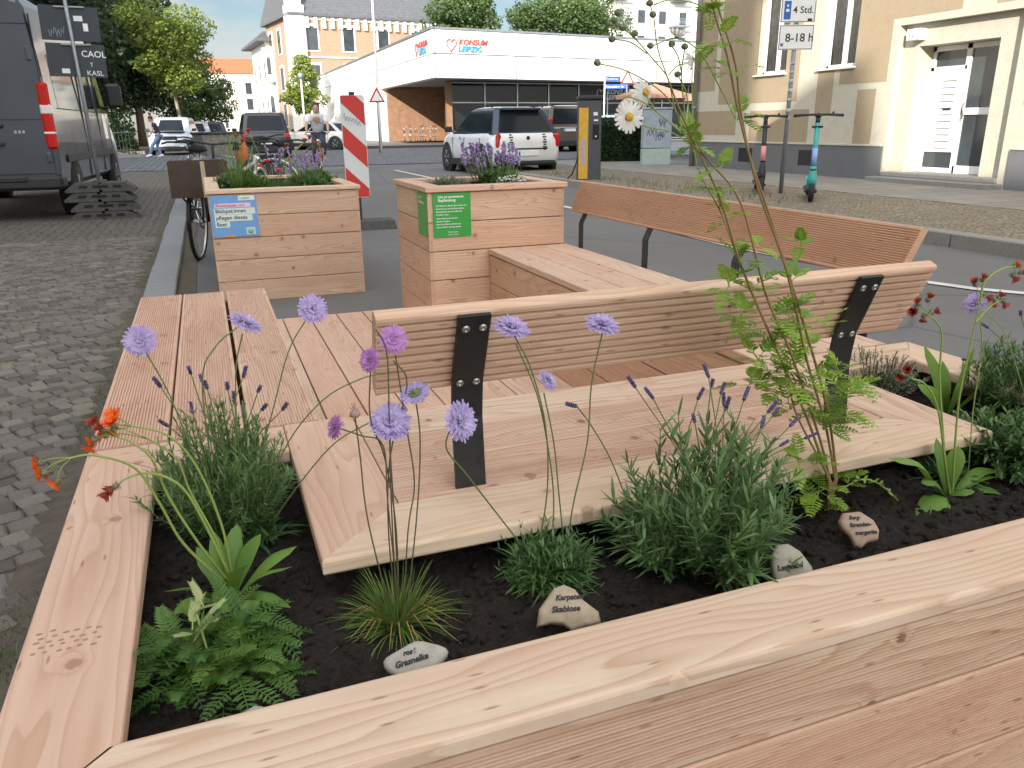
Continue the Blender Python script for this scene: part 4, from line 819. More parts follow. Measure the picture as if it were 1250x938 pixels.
    for x in wx:
        for s_ in (-1, 1):
            a = MB(); a.lathe([(wr + .075, -.12), (wr + .075, .004), (wr + .05, .010), (0, .010)], (x, s_ * (w - .005), wr), 28, axis=(0, s_, 0)); a.build('wheel_arch', M['dark_plastic'], t)
            wheel(t, x, s_ * (w - .09), wr, .2, s_)
    for s_ in (-1, 1):
        g = MB(); g.box((gh[1] - .22, s_ * (w + .09), belt + .08), (.10, .2, .14), .03); g.tube([(gh[1] - .22, s_ * (w - .06), belt + .0), (gh[1] - .22, s_ * (w + .04), belt + .05)], .02, 6); g.build('mirror', M['dark_plastic'], t)
        g = MB(); g.b2((.08, s_ * (w - .01), belt - .14), (.26, s_ * (w + .022), belt - .115), .006); g.build('door_handle', M['chrome'] if name != 'van' else M['dark_plastic'], t)
    g = MB(); 
    for s_ in (-1, 1):
        for xx in (gh[0] + .75, gh[0] + 1.85, gh[1] - .25): g.b2((xx, s_ * (w - .02), zc + .18), (xx + .008, s_ * (w + .0015), belt - .12))
    g.build('door_seams', M['black'], t)
    if roofbars:
        g = MB()
        for s_ in (-1, 1): g.tube([(rf[0] + .1, s_ * w * .72, Hh - .02), (rf[0] + .3, s_ * w * .72, Hh + .03), (rf[1] - .5, s_ * w * .72, Hh + .03), (rf[1] - .25, s_ * w * .72, Hh - .03)], .016, 6)
        g.build('roof_rails', M['dark_plastic'], t)
    return t, h, w
def front_face(t, h, w, hood, plate=True):
    for s_ in (-1, 1):
        g = MB(); g.box((h - .12, s_ * w * .66, hood - .30), (.26, .36, .15), .05, R=Matrix.Rotation(-s_ * .35, 3, 'Z')); g.build('headlight', M['headlamp'], t)
        g = MB(); g.box((h - .02, s_ * w * .6, .40), (.06, .2, .09), .03); g.build('fog_light', M['headlamp'], t)
    g = MB(); g.b2((h - .12, -w * .42, hood - .38), (h + .02, w * .42, hood - .24), .02); g.build('grille', M['dark_plastic'], t); g = MB(); g.b2((h - .02, -w * .42, hood - .24), (h + .025, w * .42, hood - .215), .005); g.build('grille_trim', M['chrome'], t)
    g = MB(); g.b2((h - .0, -.26, .42), (h + .03, .26, .53), .005); g.build('number_plate', M['sign_white'], t)
def rear_plate(t, h, z, x=None):
    x = -h - .02 if x is None else x; g = MB(); g.b2((x - .012, -.26, z), (x + .02, .26, z + .11), .004); p = g.build('number_plate', M['sign_white'], t); g = MB(); g.b2((x - .014, .215, z + .004), (x - .01, .255, z + .106)); g.build('blue_band', M['blue'], p)
# --- white hatchback with dark roof at the charger
wp = paint('white_car_paint', (.72, .74, .76)); dk = paint('dark_blue_roof_paint', (.02, .03, .06), .2, .2)
a_ = rad(69.5); hc = Vector((math.cos(a_ + rad(41)), math.sin(a_ + rad(41)), 0))
b_ = at(606, 200, 19.7); C1, h, w = car('hatchback', (b_.x, 19.7, 0), rad(92), 'white compact hatchback with dark blue roof and black bonnet stripes plugged in at the kerb', wp, 4.05, 1.80, 1.56, .98, 1.0, (-1.93, 1.05), (-1.52, .22), .335, (-1.28, 1.30), roofm=dk, roofbars=True, rnd_=1, rooftaper=.70)
for s_ in (-1, 1):
    g = MB(); g.box((-h + .055, s_ * w * .81, .80), (.09, .17, .30), .035, R=yaw(s_ * .55)); g.build('tail_light', M['tail'], C1)
    g = MB()
    for k in range(7): zk = .60 + k * .055; xk = -h - .004 + (0 if zk < .76 else (zk - .76) * .2 if zk < .86 else .02 + (zk - .86) * .62); g.box((xk, s_ * w * .47, zk), (.02, .10 if k % 2 else .06, .030), .003)
    g.build('tailgate_stripe', M['ink'], C1)
g = MB(); g.lathe([(.045, 0), (.035, .012), (0, .015)], (-h - .0, 0, .86), 16, axis=(-1, 0, 0)); g.build('tailgate_badge', M['dark_plastic'], C1)
g = MB(); g.b2((-h - .012, -w * .55, .60), (-h + .05, w * .55, .635), .008); g.build('tailgate_handle', M['dark_plastic'], C1); rear_plate(C1, h, .46)
g = MB(); g.b2((-1.66, -.50, 1.47), (-1.42, .50, 1.53), .015); g.build('rear_spoiler', dk, C1)
# --- brown minivan
bp = paint('brown_car_paint', (.16, .13, .11), .25, .5)
C2, h, w = car('minivan', (at(691, 160, 33.).x, 34.5, 0), rad(84), 'large brown minivan parked with its tail toward the charger', bp, 4.9, 1.92, 1.92, 1.10, 1.1, (-2.40, 1.75), (-2.30, .75), .34, (-1.6, 1.55), rooftaper=.84, pillars=(.3, .62), cat='van', roofbars=True)
for s_ in (-1, 1): g = MB(); g.box((-h + .05, s_ * w * .88, 1.12), (.1, .15, .55), .03); g.build('tail_light', M['tail'], C2)
rear_plate(C2, h, .86); g = MB(); g.b2((-h - .03, -.42, .99), (-h + .05, .42, 1.02), .005); g.build('tailgate_trim', M['chrome'], C2)
# --- white blue suv facing us
C3, h, w = car('suv', (at(211, 160, 41.).x, 42.2, 0), rad(-90 - 6), 'white suv with dark blue bonnet and headlights facing us under trees', paint('pale_car_paint', (.60, .64, .72)), 4.4, 1.86, 1.68, 1.02, 1.06, (-2.1, 1.15), (-1.9, .30), .34, (-1.35, 1.35), group='cars parked along the park side'); front_face(C3, h, w, 1.06)
g = MB(); g.b2((1.25, -.7, 1.02), (2.0, .7, 1.056), .02); g.build('bonnet', paint('blue_bonnet', (.05, .07, .13)), C3)
for k, (x, y, col, lab, rz) in enumerate([(-.2, 50, (.5, .52, .56), 'silver car parked behind the white suv', -90), (.9, 58, (.03, .035, .05), 'dark car furthest along the park side kerb', -92)]):
    c, h, w = car('parked_car', (x, y, 0), rad(rz), lab, paint('car_paint_%s' % 'ab'[k], col), group='cars parked along the park side'); front_face(c, h, w, .95)
# --- silver-white saloon behind cyclist, dark estate left of it
b_ = at(385, 170, 44.); C4, h, w = car('saloon_car', (b_.x + .3, 45, 0), rad(145), 'pearl white saloon crossing behind the cyclist', paint('pearl_paint', (.70, .68, .62)), 4.6, 1.82, 1.45, .92, .92, (-1.75, 1.15), (-1.15, .25), .32, (-1.4, 1.4))
for s_ in (-1, 1): g = MB(); g.box((-h + .06, s_ * w * .8, .74), (.14, .3, .13), .03); g.build('tail_light', M['tail'], C4)
b_ = at(325, 170, 33.); C5, h, w = car('dark_estate_car', (b_.x, 35.0, 0), rad(90), 'near black high car parked behind the cluster of bicycles', paint('black_paint', (.014, .016, .024), .22), 4.7, 1.85, 1.72, 1.0, 1.0, (-2.25, 1.2), (-2.1, .35), .33, (-1.4, 1.4))
for s_ in (-1, 1): g = MB(); g.box((-h + .06, s_ * w * .82, .86), (.14, .2, .16), .03); g.build('tail_light', M['tail'], C5)
rear_plate(C5, h, .55)
b_ = at(738, 170, 33.)
C6, h, w = car('small_car', (b_.x, 33, 0), rad(100), 'pale blue small car half hidden behind yellow and grey charging column', paint('lightblue_paint', (.35, .5, .66)), 3.8, 1.7, 1.5)
# --- big grey panel van on the left
ang = rad(87.5); VL = Vector((-1.70 - .999, 11.85, 0)); V = thing('panel_van', VL, 'large slate grey high roofed panel van seen from its rear right corner', 'van', ang)
gp = paint('grey_metallic_paint', (.075, .085, .105), .30, .35); Lv = 5.9; wv = .993
def vs_(x, zb, zt_, k=1.): return [Vector((x, s_ * a * wv * k, b)) for s_, a, b in ((-1, .90, zb), (-1, .985, zb + .08), (-1, 1., 1.0), (-1, .99, 1.35), (-1, .955, zt_ * .72 if zt_ > 2 else zt_ * .9), (-1, .90, zt_ - .16), (-1, .84, zt_ - .05), (-1, .70, zt_), (1, .70, zt_), (1, .84, zt_ - .05), (1, .90, zt_ - .16), (1, .955, zt_ * .72 if zt_ > 2 else zt_ * .9), (1, .99, 1.35), (1, 1., 1.0), (1, .985, zb + .08), (1, .90, zb))]
m = MB(); m.loft([vs_(0, .55, 2.66, .985), vs_(.05, .48, 2.73), vs_(.4, .42, 2.77), vs_(3.6, .40, 2.78), vs_(4.1, .40, 2.70), vs_(4.55, .40, 2.25, .98), vs_(5.0, .40, 1.62, .97)], smooth=False)
def hv(x, zt_, k): return [Vector((x, s_ * a * wv * k, b)) for s_, a, b in ((-1, .90, .4), (-1, .985, .48), (-1, 1., .7), (-1, .99, zt_ - .3), (-1, .95, zt_ - .12), (-1, .9, zt_ - .05), (-1, .8, zt_ - .02), (-1, .6, zt_), (1, .6, zt_), (1, .8, zt_ - .02), (1, .9, zt_ - .05), (1, .95, zt_ - .12), (1, .99, zt_ - .3), (1, 1., .7), (1, .985, .48), (1, .90, .4))]
m.loft([hv(4.9, 1.5, .985), hv(5.3, 1.36, .97), hv(5.75, 1.15, .93), hv(5.9, .9, .86)]); m.build('body', gp, V)
m = MB()
for yy in (0, .925, -.925): m.b2((-.006 if yy == 0 else .0, yy - .005, .6), (.06, yy + .005, 2.5))
m.b2((-.008, -.93, .62), (.03, .93, .628)); m.b2((-.004, -.9, 2.38), (.05, .9, 2.388)); m.b2((-.006, -.93, 1.28), (.03, .93, 1.285)); m.build('door_seams', M['black'], V)
m = MB(); m.b2((-.035, -.99, .42), (.30, .99, .60), .04); m.b2((-.05, -.6, .52), (.1, .6, .6), .02); m.build('rear_bumper', M['dark_plastic'], V)
for s_ in (-1, 1):
    g = MB(); g.box((.02, s_ * .94, 1.32), (.10, .13, .80), .03); tl = g.build('tail_light', M['tail'], V); g = MB(); g.box((.018, s_ * .942, 1.40), (.105, .128, .13), .02); g.build('clear_lens', M['tail_w'], tl); g = MB(); g.box((.018, s_ * .942, 1.12), (.105, .128, .025), .004); g.build('clear_lens', M['tail_w'], tl)
    g = MB(); g.box((-.012, s_ * .86, 2.05), (.05, .05, .16), .01); g.box((-.012, s_ * .88, .82), (.05, .05, .12), .01); g.build('door_hinge', gp, V)
g = MB(); g.b2((-.05, -.42, .97), (.0, -.22, 1.02), .012); g.build('door_handle', M['dark_plastic'], V); g = MB(); g.lathe([(.045, 0), (.04, .01), (0, .012)], (-.0, -.4, 1.22), 14, axis=(-1, 0, 0)); g.build('rear_badge', M['dark_plastic'], V)
g = MB()
for k in range(3): g.b2((-.008, -.66 + k * .045, 1.115), (.0, -.63 + k * .045, 1.15), .002)
g.build('model_badge', M['chrome'], V)
g = MB()
for s_ in (-1, 1): g.b2((.5, s_ * (wv + .0), .74), (4.7, s_ * (wv + .018), .84), .006); g.b2((.5, s_ * (wv - .004), 1.42), (3.6, s_ * (wv + .004), 1.428)); g.b2((2.2, s_ * (wv - .02), .5), (2.21, s_ * (wv + .003), 2.3)); g.b2((3.6, s_ * (wv - .02), .5), (3.61, s_ * (wv + .003), 2.3))
g.build('side_trim', M['dark_plastic'], V)
for s_ in (-1, 1):
    for xa, xb, xc, xd in ((3.72, 4.72, 3.74, 4.28), (.55, 2.1, .55, 2.1), (2.3, 3.5, 2.3, 3.5)):
        g = MB(); g.add([(xa, s_ * (wv * .985 + .004), 1.42), (xb, s_ * (wv * .985 + .002), 1.42), (xd, s_ * (wv * .945 + .008), 2.08), (xc, s_ * (wv * .945 + .008), 2.08)], [(0, 1, 2, 3)]); g.build('side_window', M['glass'], V)
    g = MB(); g.box((4.62, s_ * (wv + .17), 1.72), (.13, .24, .40), .04); g.tube([(4.62, s_ * (wv - .04), 1.5), (4.62, s_ * (wv + .1), 1.55)], .03, 6); g.build('mirror', M['dark_plastic'], V)
    for x in (1.0, 4.72):
        a = MB(); a.lathe([(.42, -.1), (.42, .004), (.36, .012), (0, .012)], (x, s_ * (wv - .004), .36), 26, axis=(0, s_, 0)); a.build('wheel_arch', M['black'], V); wheel(V, x, s_ * (wv - .10), .345, .22, s_, M['alu'])
    g = MB(); g.box((5.68, s_ * .78, 1.0), (.3, .2, .34), .06); g.build('headlight', M['headlamp'], V)
g = MB(); g.add([(4.12, -.80, 2.56), (4.12, .80, 2.56), (4.93, .88, 1.62), (4.93, -.88, 1.62)], [(0, 1, 2, 3)]); g.v = [v + Vector((.05, 0, .03)) for v in g.v]; g.build('windscreen', M['glass'], V)
# ================================================================== signs and street furniture
# sign backs on a pole in stacked rubber feet
SP = Vector((-1.30, 11.9, .0)); 
feet_g = 'stacked recycled rubber sign feet'
mf = plain('recycled_rubber', (.075, .075, .07), .9, 0, .3, 30, .5)
for k in range(4):
    t = thing('sign_foot', (SP.x + rnd(-.01, .01) * 3, SP.y, .015 + k * .122), ('topmost', 'second from top', 'third from top', 'lowest')[3 - k] + ' of the four grey rubber feet holding the signpost', 'sign foot', rad(rnd(-4, 4)), feet_g)
    m = MB()
    for s_ in (-1, 1):
        m.loft([[Vector((s_ * .02, -.2, .0)), Vector((s_ * .02, .2, .0)), Vector((s_ * .02, .2, .115)), Vector((s_ * .02, -.2, .115))], [Vector((s_ * .30, -.2, .0)), Vector((s_ * .30, .2, .0)), Vector((s_ * .30, .2, .115)), Vector((s_ * .30, -.2, .115))], [Vector((s_ * .415, -.19, .0)), Vector((s_ * .415, .19, .0)), Vector((s_ * .415, .19, .03)), Vector((s_ * .415, -.19, .03))]][::s_])
    m.b2((-.021, -.2, .03), (.021, .2, .09)); m.build('rubber_block', mf, t)
    m = MB(); m.b2((-.09, -.203, .05), (.09, -.199, .085)); m.b2((-.25, -.203, .05), (-.15, -.199, .085)); m.b2((.15, -.203, .05), (.25, -.199, .085)); m.build('grip_slots', M['black'], t)
t = thing('signpost', (SP.x, SP.y, .5), 'grey temporary signpost carrying dark sign backs with chalky graffiti', 'sign'); m = MB(); m.box((0, 0, .0), (.16, .16, .05), .01); m.build('socket', mf, t)
lean = Vector((-.06, .0, 2.8)); m = MB(); m.tube([(0, 0, -.45), lean], .024, 10); m.build('pole', M['galv'], t)
def pc(z): return lean * (z / 2.8)
sb = plain('sign_back', (.045, .055, .065), .55, .3, .12, 14, 0, .3); wdt = .30
for z, hh, nm in ((1.29, .39, 0), (1.71, .40, 1)):
    c = pc(z + hh / 2); m = MB(); m.box((c.x, c.y + .04, z + hh / 2), (.66, .004, hh), .0018, R=Matrix.Rotation(.03, 3, 'Y')); s_ = m.build('sign_back', sb, t)
    m = MB(); m.box((c.x + .02, c.y + .022, z + hh - .012), (.34, .02, .022), .004); m.build('clamp', M['galv'], s_)
    st = M['sign_white']
    for dx, dz, a, b in (((-.14, .07, .09, .055),) if nm == 0 else ((.10, .26, .10, .06), (.17, .16, .055, .09))):
        m = MB(); m.box((c.x + dx, c.y + .036, z + dz), (a, .001, b)); m.build('sticker', st, s_)
    cu = .11
    if nm == 0:
        text('graffiti', 'CAOL', .105, st, s_, (c.x + .06, c.y + .0365, z + .24), (rad(90), rad(2), 0), .0004, off=.001); text('graffiti', 'KASL', .085, st, s_, (c.x + .09, c.y + .0365, z + .02), (rad(90), rad(2), 0), .0004); text('graffiti', 'y', .07, st, s_, (c.x + .15, c.y + .0365, z + .14), (rad(90), rad(-10), 0), .0004)
    else:
        m = MB(); random.seed(4); P = [(c.x - .26 + k * .011, c.y + .036, z + .10 + .055 * math.sin(k * 1.9) + rnd(-.03, .03)) for k in range(19)]; m.tube(P, .0035, 4); m.build('graffiti', flat('pale_ink', (.30, .40, .48)), s_)
m = MB(); c = pc(2.55); m.lathe([(.30, -.002), (.30, .002)], (c.x, c.y + .045, 2.43), 32, axis=(0, 1, 0)); m.build('round_sign_back', sb, t)
# striped beacon
t = thing('warning_beacon', (1.66, 9.45, 0), 'tall red and white striped warning beacon with a pen scribble near its top', 'beacon', rad(-3)); Bz0, Bz1, bw = .36, 1.49, .135
m = MB(); m.prism([(-bw + .02, 0, Bz0), (bw - .02, 0, Bz0), (bw, 0, Bz0 + .02), (bw, 0, Bz1 - .02), (bw - .02, 0, Bz1), (-bw + .02, 0, Bz1), (-bw, 0, Bz1 - .02), (-bw, 0, Bz0 + .02)], (0, .03, 0)); bo_ = m.build('panel', flat('beacon_white', (.62, .64, .63), .5), t)
ht = Bz1 - Bz0; sw = .235
for k in range(-1, 3):
    m = MB()
    za = Bz1 + .03 - k * sw * 2; 
    # band falling to the right: clip the parallelogram to the panel
    pts = []
    lo_, hi_ = Bz0 + .006, Bz1 - .006; xs = [-bw + .006 + (2 * bw - .012) * i / 12 for i in range(13)]
    up_ = [(x, min(hi_, max(lo_, za + .13 - (x + bw) * .95))) for x in xs]; dn_ = [(x, min(hi_, max(lo_, za + .13 - sw - (x + bw) * .95))) for x in xs]
    for i in range(12):
        if up_[i][1] - dn_[i][1] > 1e-4 or up_[i + 1][1] - dn_[i + 1][1] > 1e-4: m.add([(dn_[i][0], -.003, dn_[i][1]), (dn_[i + 1][0], -.003, dn_[i + 1][1]), (up_[i + 1][0], -.003, up_[i + 1][1]), (up_[i][0], -.003, up_[i][1])], [(0, 1, 2, 3)])
    if m.v: m.build('red_stripe', M['red'], t)
m = MB(); random.seed(8); m.tube([(-.11 + k * .011, -.005, 1.26 - k * .004 + .035 * math.sin(k * 2.1) + rnd(-.015, .015)) for k in range(18)], .002, 4); m.build('scribble', flat('blue_pen', (.10, .13, .22)), t)
m = MB(); m.b2((-.03, -.01, Bz1), (.03, .04, Bz1 + .035), .004); m.build('top_cap', M['dark_plastic'], t); m = MB(); m.b2((-.03, .03, .1), (.03, .07, Bz0 + .3), .004); m.build('holder', M['dark_plastic'], t); m = MB(); m.loft([[Vector(p) for p in ((-.4, -.2, 0), (.4, -.2, 0), (.4, .2, 0), (-.4, .2, 0))], [Vector(p) for p in ((-.38, -.18, .1), (.38, -.18, .1), (.38, .18, .1), (-.38, .18, .1))]]); m.build('rubber_foot', mf, t)
# charging column
t = thing('charging_column', (7.02, 14.3, .02), 'tall grey electric charging column with a yellow side panel', 'charger', rad(-20)); m = MB(); m.b2((-.22, -.17, 0), (.22, .17, 1.56), .02); m.build('housing', plain('graphite_metal', (.07, .075, .085), .5, .3, .08, 6, 0, .2), t)
m = MB(); m.b2((-.235, -.185, 1.56), (.235, .185, 1.64), .02); m.build('cap', M['dark_plastic'], t)
m = MB(); m.b2((-.215, -.176, .12), (-.035, -.171, 1.42)); m.build('yellow_panel', plain('yellow_panel', (.62, .36, .03), .45), t); m = MB(); m.b2((-.16, -.179, .38), (-.10, -.177, .85)); m.build('panel_marking', flat('marking_violet', (.35, .35, .6)), t)
m = MB(); m.b2((.05, -.182, .85), (.17, -.171, 1.12), .004); m.build('socket_panel', M['black'], t); m = MB(); m.lathe([(.018, 0), (.015, .008), (0, .008)], (.11, -.182, .90), 12, axis=(0, -1, 0)); m.build('indicator', M['sign_white'], t); m = MB(); m.b2((.06, -.175, 1.28), (.14, -.171, 1.34)); m.b2((.07, -.175, 1.18), (.15, -.171, 1.21)); m.build('sticker', M['sign_white'], t)
m = MB(); p0 = Vector((6.95, 14.2, .55)); m.tube([(6.9, 14.25, .62), (6.8, 14.3, .55), (6.72, 14.4, .22), (6.62, 14.6, .05), (6.5, 15.1, .02), (6.45, 16.3, .02), (6.8, 17.3, .05), (6.95, 17.8, .35), (6.98, 18.1, .66)], .014, 6); tag(m.build('charging_cable', M['black']), 'thin black charging cable looping from column down to the white hatchback', 'cable')
# parking sign pole on the right
t = thing('parking_sign', (8.12, 9.95, .12), 'steel pole with white parking time plates beside the two scooters', 'sign', rad(-22)); m = MB(); m.tube([(0, 0, 0), (.0, 0, 2.95)], .032, 12); m.build('pole', plain('pole_grey', (.27, .30, .34), .5, .4, .12, 16, 0, .4), t)
def plate(z0, z1, w_, par):
    m = MB(); m.b2((-w_, -.042, z0), (w_, -.038, z1), .0015); p = m.build('sign_plate', M['sign_white'], par); m = MB(); r_ = .008
    for lo, hi in (((-w_ + .008, z0 + .008), (w_ - .008, z0 + .008 + r_)), ((-w_ + .008, z1 - .008 - r_), (w_ - .008, z1 - .008)), ((-w_ + .008, z0 + .008), (-w_ + .008 + r_, z1 - .008)), ((w_ - .008 - r_, z0 + .008), (w_ - .008, z1 - .008))): m.b2((lo[0], -.0435, lo[1]), (hi[0], -.0425, hi[1]))
    m.build('border', M['ink'], p); return p
p = plate(2.0, 2.33, .245, t); text('lettering', '8-18 h', .155, M['ink'], p, (-.155, -.0435, 2.11), (rad(90), 0, 0), .0005, off=.002); m = MB(); m.b2((-.215, -.0436, 2.05), (-.175, -.0426, 2.09)); m.build('sticker', flat('sticker_dark', (.12, .12, .25)), p)
p = plate(2.36, 2.69, .245, t); text('lettering', '4 Std.', .125, M['ink'], p, (-.075, -.0435, 2.48), (rad(90), 0, 0), .0005, off=.0015)
m = MB(); m.b2((-.2, -.0436, 2.40), (-.105, -.0426, 2.64)); q = m.build('disc_symbol', M['blue'], p); m = MB(); m.b2((-.175, -.0446, 2.50), (-.13, -.0436, 2.535)); m.lathe([(.016, 0), (.016, .001), (0, .001)], (-.1525, -.0436, 2.575), 12, axis=(0, -1, 0)); m.build('symbol_detail', M['sign_white'], q)
m = MB(); m.b2((.14, -.0436, 2.375), (.2, -.0426, 2.41)); m.build('sticker', M['ink'], p)
p = plate(2.72, 3.05, .245, t)
m = MB(); random.seed(3)
M['torn'] = plain('torn_stickers', (.42, .42, .42), .7, 0, .5, 40)
for z in (1.05, 1.15, 1.3, 1.42, 1.55, 1.68, 1.8): m = MB(); m.lathe([(.0335, 0), (.0335, rnd(.04, .08))], (0, 0, z), 12); m.build('sticker', M['torn'], t)
# scooters
def scooter(x, y, rz, colm, stickm, lab, lean=0.):
    t = thing('electric_scooter', (x, y, .12), lab, 'scooter', rz, 'rental scooters parked by the sign'); D = MB()
    D.b2((-.62, -.085, .10), (.20, .085, .145), .02); D.build('deck', M['dark_plastic'], t); D = MB(); D.b2((-.6, -.07, .146), (.12, .07, .150)); D.build('grip_mat', M['rubber'], t)
    s0, s1 = Vector((.36, 0, .16)), Vector((.20, 0, 1.10)); D = MB(); D.tube([(.10, 0, .15), (.26, 0, .22), (.33, 0, .34)], [.06, .06, .05], 8); D.lathe([(.052, 0), (.058, .1), (.042, .22), (.038, .26)], s0 + Vector((-.01, 0, .04)), 12, axis=s1 - s0); D.build('front_fork', colm, t)
    D = MB(); D.tube([s0.lerp(s1, .28), s0.lerp(s1, .90)], .034, 12); st = D.build('stem', colm, t); D = MB(); D.tube([s0.lerp(s1, .22), s0.lerp(s1, .28)], .042, 12); D.build('stem_collar', M['dark_plastic'], st)
    D = MB(); D.tube([s0.lerp(s1, .34), s0.lerp(s1, .56)], .0355, 12); D.build('stem_sticker', stickm, st)
    D = MB(); D.tube([s0.lerp(s1, .88), s1], .03, 10); D.tube([s1 + Vector((0, -.31, .0)), s1 + Vector((0, -.12, .012)), s1 + Vector((0, .12, .012)), s1 + Vector((0, .31, 0))], [.02, .015, .015, .02], 8); D.lathe([(.04, -.02), (.045, .02), (0, .035)], s1, 10); D.box(s0.lerp(s1, .85) + Vector((.02, 0, 0)), (.03, .14, .03), .008)
    for s_ in (-1, 1): D.tube([s1 + Vector((.02, s_ * .15, 0)), s1 + Vector((.04, s_ * .28, -.01))], .007, 5)
    D.tube([s1 + Vector((0, .18, .0)), s1 + Vector((0, .18, .05))], .014, 6); D.build('handlebar', M['dark_plastic'], t)
    for xx in (.42, -.68):
        D = MB(); D.lathe([(.07, -.035), (.115, -.03), (.125, 0), (.115, .03), (.07, .035)], (xx, 0, .125), 20, axis=(0, 1, 0)); w_ = D.build('wheel', M['rubber'], t); D = MB(); D.lathe([(.072, -.03), (.02, -.035), (.02, .035), (.072, .03)], (xx, 0, .125), 14, axis=(0, 1, 0)); D.build('rim', M['dark_plastic'], w_)
    D = MB(); D.loft([[Vector((-.60, s_ * .05, .16)) for s_ in (-1, 1)] + [Vector((-.60, s_ * .05, .15)) for s_ in (1, -1)], [Vector((-.70, s_ * .05, .27)) for s_ in (-1, 1)] + [Vector((-.70, s_ * .05, .26)) for s_ in (1, -1)], [Vector((-.82, s_ * .04, .22)) for s_ in (-1, 1)] + [Vector((-.82, s_ * .04, .21)) for s_ in (1, -1)]]); D.build('mudguard', colm, t)
    t.rotation_euler = (0, lean, rz) if lean else (0, 0, rz); return t
scooter(7.80, 8.95, rad(-129), flat('turquoise', (.04, .36, .32), .4), flat('scooter_blue', (.25, .38, .75)), 'turquoise rental scooter right of the sign pole')
sc = scooter(7.95, 10.25, rad(-124), M['dark_plastic'], flat('scooter_pink', (.75, .28, .28)), 'black rental scooter with salmon stickers left of the sign pole')
t = kids(sc)
# utility cabinet
t = thing('utility_cabinet', (11.0, 18.5, .12), 'pale grey-blue utility cabinet covered in scribbled tags', 'cabinet', rad(-20)); cg = plain('cabinet_grey', (.36, .43, .48), .6, 0, .1, 8, 0, .4); m = MB(); m.b2((-.36, -.18, .42), (.36, .18, 1.36), .012); m.b2((-.38, -.2, 1.36), (.38, .2, 1.41), .012); m.build('doors', cg, t); m = MB(); m.b2((-.36, -.18, 0), (.36, .18, .405), .01); m.build('base', plain('cabinet_green', (.40, .50, .45), .6), t)
m = MB(); random.seed(6)
for q in range(7): x0_ = rnd(-.3, .1); z0_ = rnd(.55, 1.2); m.tube([(x0_ + k * .025, -.184, z0_ + .09 * math.sin(k * 1.7 + q) + rnd(-.02, .02)) for k in range(9)], .006, 4)
m.build('graffiti', flat('tag_blue', (.04, .07, .12)), t)
# screened terrace: dark hedge boxes and umbrellas
t = thing('terrace_screen', (10.6, 21.0, .1), 'dark green screen panels around the terrace behind the daisies', 'screen', rad(-20)); m = MB(); m.b2((-.55, -.02, 0), (1.7, .02, 1.22)); m.build('panel', M['dark_plastic'], t); m = MB(); random.seed(9)
for k in range(3500): p = Vector((rnd(-.53, 1.68), rnd(-.16, -.02), rnd(.05, 1.2))); a = Vector((rnd(-1, 1), rnd(-1, 0), rnd(-1, 1))).normalized(); b = a.orthogonal().normalized(); m.add([p, p + a * .04 + b * .03, p + a * .08, p + a * .04 - b * .03], [(0, 1, 2, 3)], 0, tn=random.random() * .6)
m.build('ivy', M['leaf_dark'], t)
def umbrella(x, y, lab, r_=1.5, z=2.05):
    t = thing('sun_umbrella', (x, y, .1), lab, 'umbrella', .3, 'salmon terrace umbrellas'); m = MB(); m.tube([(0, 0, 0), (0, 0, z + .35)], .025, 8); m.build('pole', M['white_paint'], t); m = MB(); P = [(r_ * math.cos(k * math.pi / 4), r_ * math.sin(k * math.pi / 4)) for k in range(8)]
    m.add([(0, 0, z + .38)] + [(a, b, z) for a, b in P] + [(a, b, z - .12) for a, b in P], [(0, 1 + k, 1 + (k + 1) % 8) for k in range(8)] + [(1 + k, 9 + k, 9 + (k + 1) % 8, 1 + (k + 1) % 8) for k in range(8)]); m.build('canopy', plain('salmon_fabric', (.52, .30, .22), .9), t)
b_ = at(798, 130, 25.); umbrella(b_.x, 25, 'salmon umbrella above the terrace screen, left of the other', 1.3, 1.95); b_ = at(872, 132, 24.); umbrella(b_.x, 24, 'salmon umbrella half hidden by the downpipe of the tan house', 1.3, 1.85)
# street name sign and warning triangle
b_ = at(738, 108, 30.); t = thing('street_name_sign', (b_.x, 30, 0), 'white pole with two blue street name blades above the charger', 'sign', rad(-10)); m = MB(); m.tube([(0, 0, 0), (0, 0, b_.z + .5)], .03, 8); m.build('pole', M['white_paint'], t)
for dz, az, s_ in ((.28, .35, 'Eisenbahnstr.'), (-.02, -.15, 'Neustädter Str.')):
    m = MB(); m.T = Matrix.Translation(Vector((0, 0, b_.z + dz))) @ Matrix.Rotation(az, 4, 'Z'); m.b2((.03, -.01, 0), (.78 if dz > 0 else 1.0, .01, .17)); p = m.build('name_blade', M['blue'], t); text('lettering', s_, .12, M['sign_white'], p, (.06, -.012, b_.z + dz + .035), (rad(90), 0, az), .001).location = (.06 * math.cos(az) + .012 * math.sin(az), .06 * math.sin(az) - .012 * math.cos(az), b_.z + dz + .04)
def triangle(px, py, Y, sz, lab, back=False, rz=0, zt_=0):
    b = at(px, py, Y); t = thing('warning_sign', (b.x, Y, 0), lab, 'sign', rz); m = MB(); m.tube([(0, .03, 0), (0, .03, b.z + sz * .4)], .03, 8); m.build('pole', M['galv'], t)
    def tri(s_, y, d): return [(0, y, b.z + s_ * .577), (s_ / 2, y, b.z - s_ * .289), (-s_ / 2, y, b.z - s_ * .289)]
    m = MB(); m.prism(tri(sz, -.01, 0), (0, .01, 0)); m.build('triangle_plate', M['galv'] if back else M['red'], t)
    m = MB(); m.prism(tri(sz * .68, -.014, 0), (0, .003, 0)); m.build('triangle_field', M['sign_white'], t); return t
triangle(766, 97, 29., .62, 'red and white triangular warning sign right of the street names'); triangle(460, 119, 37., .75, 'small pale warning triangle before the shop corner')
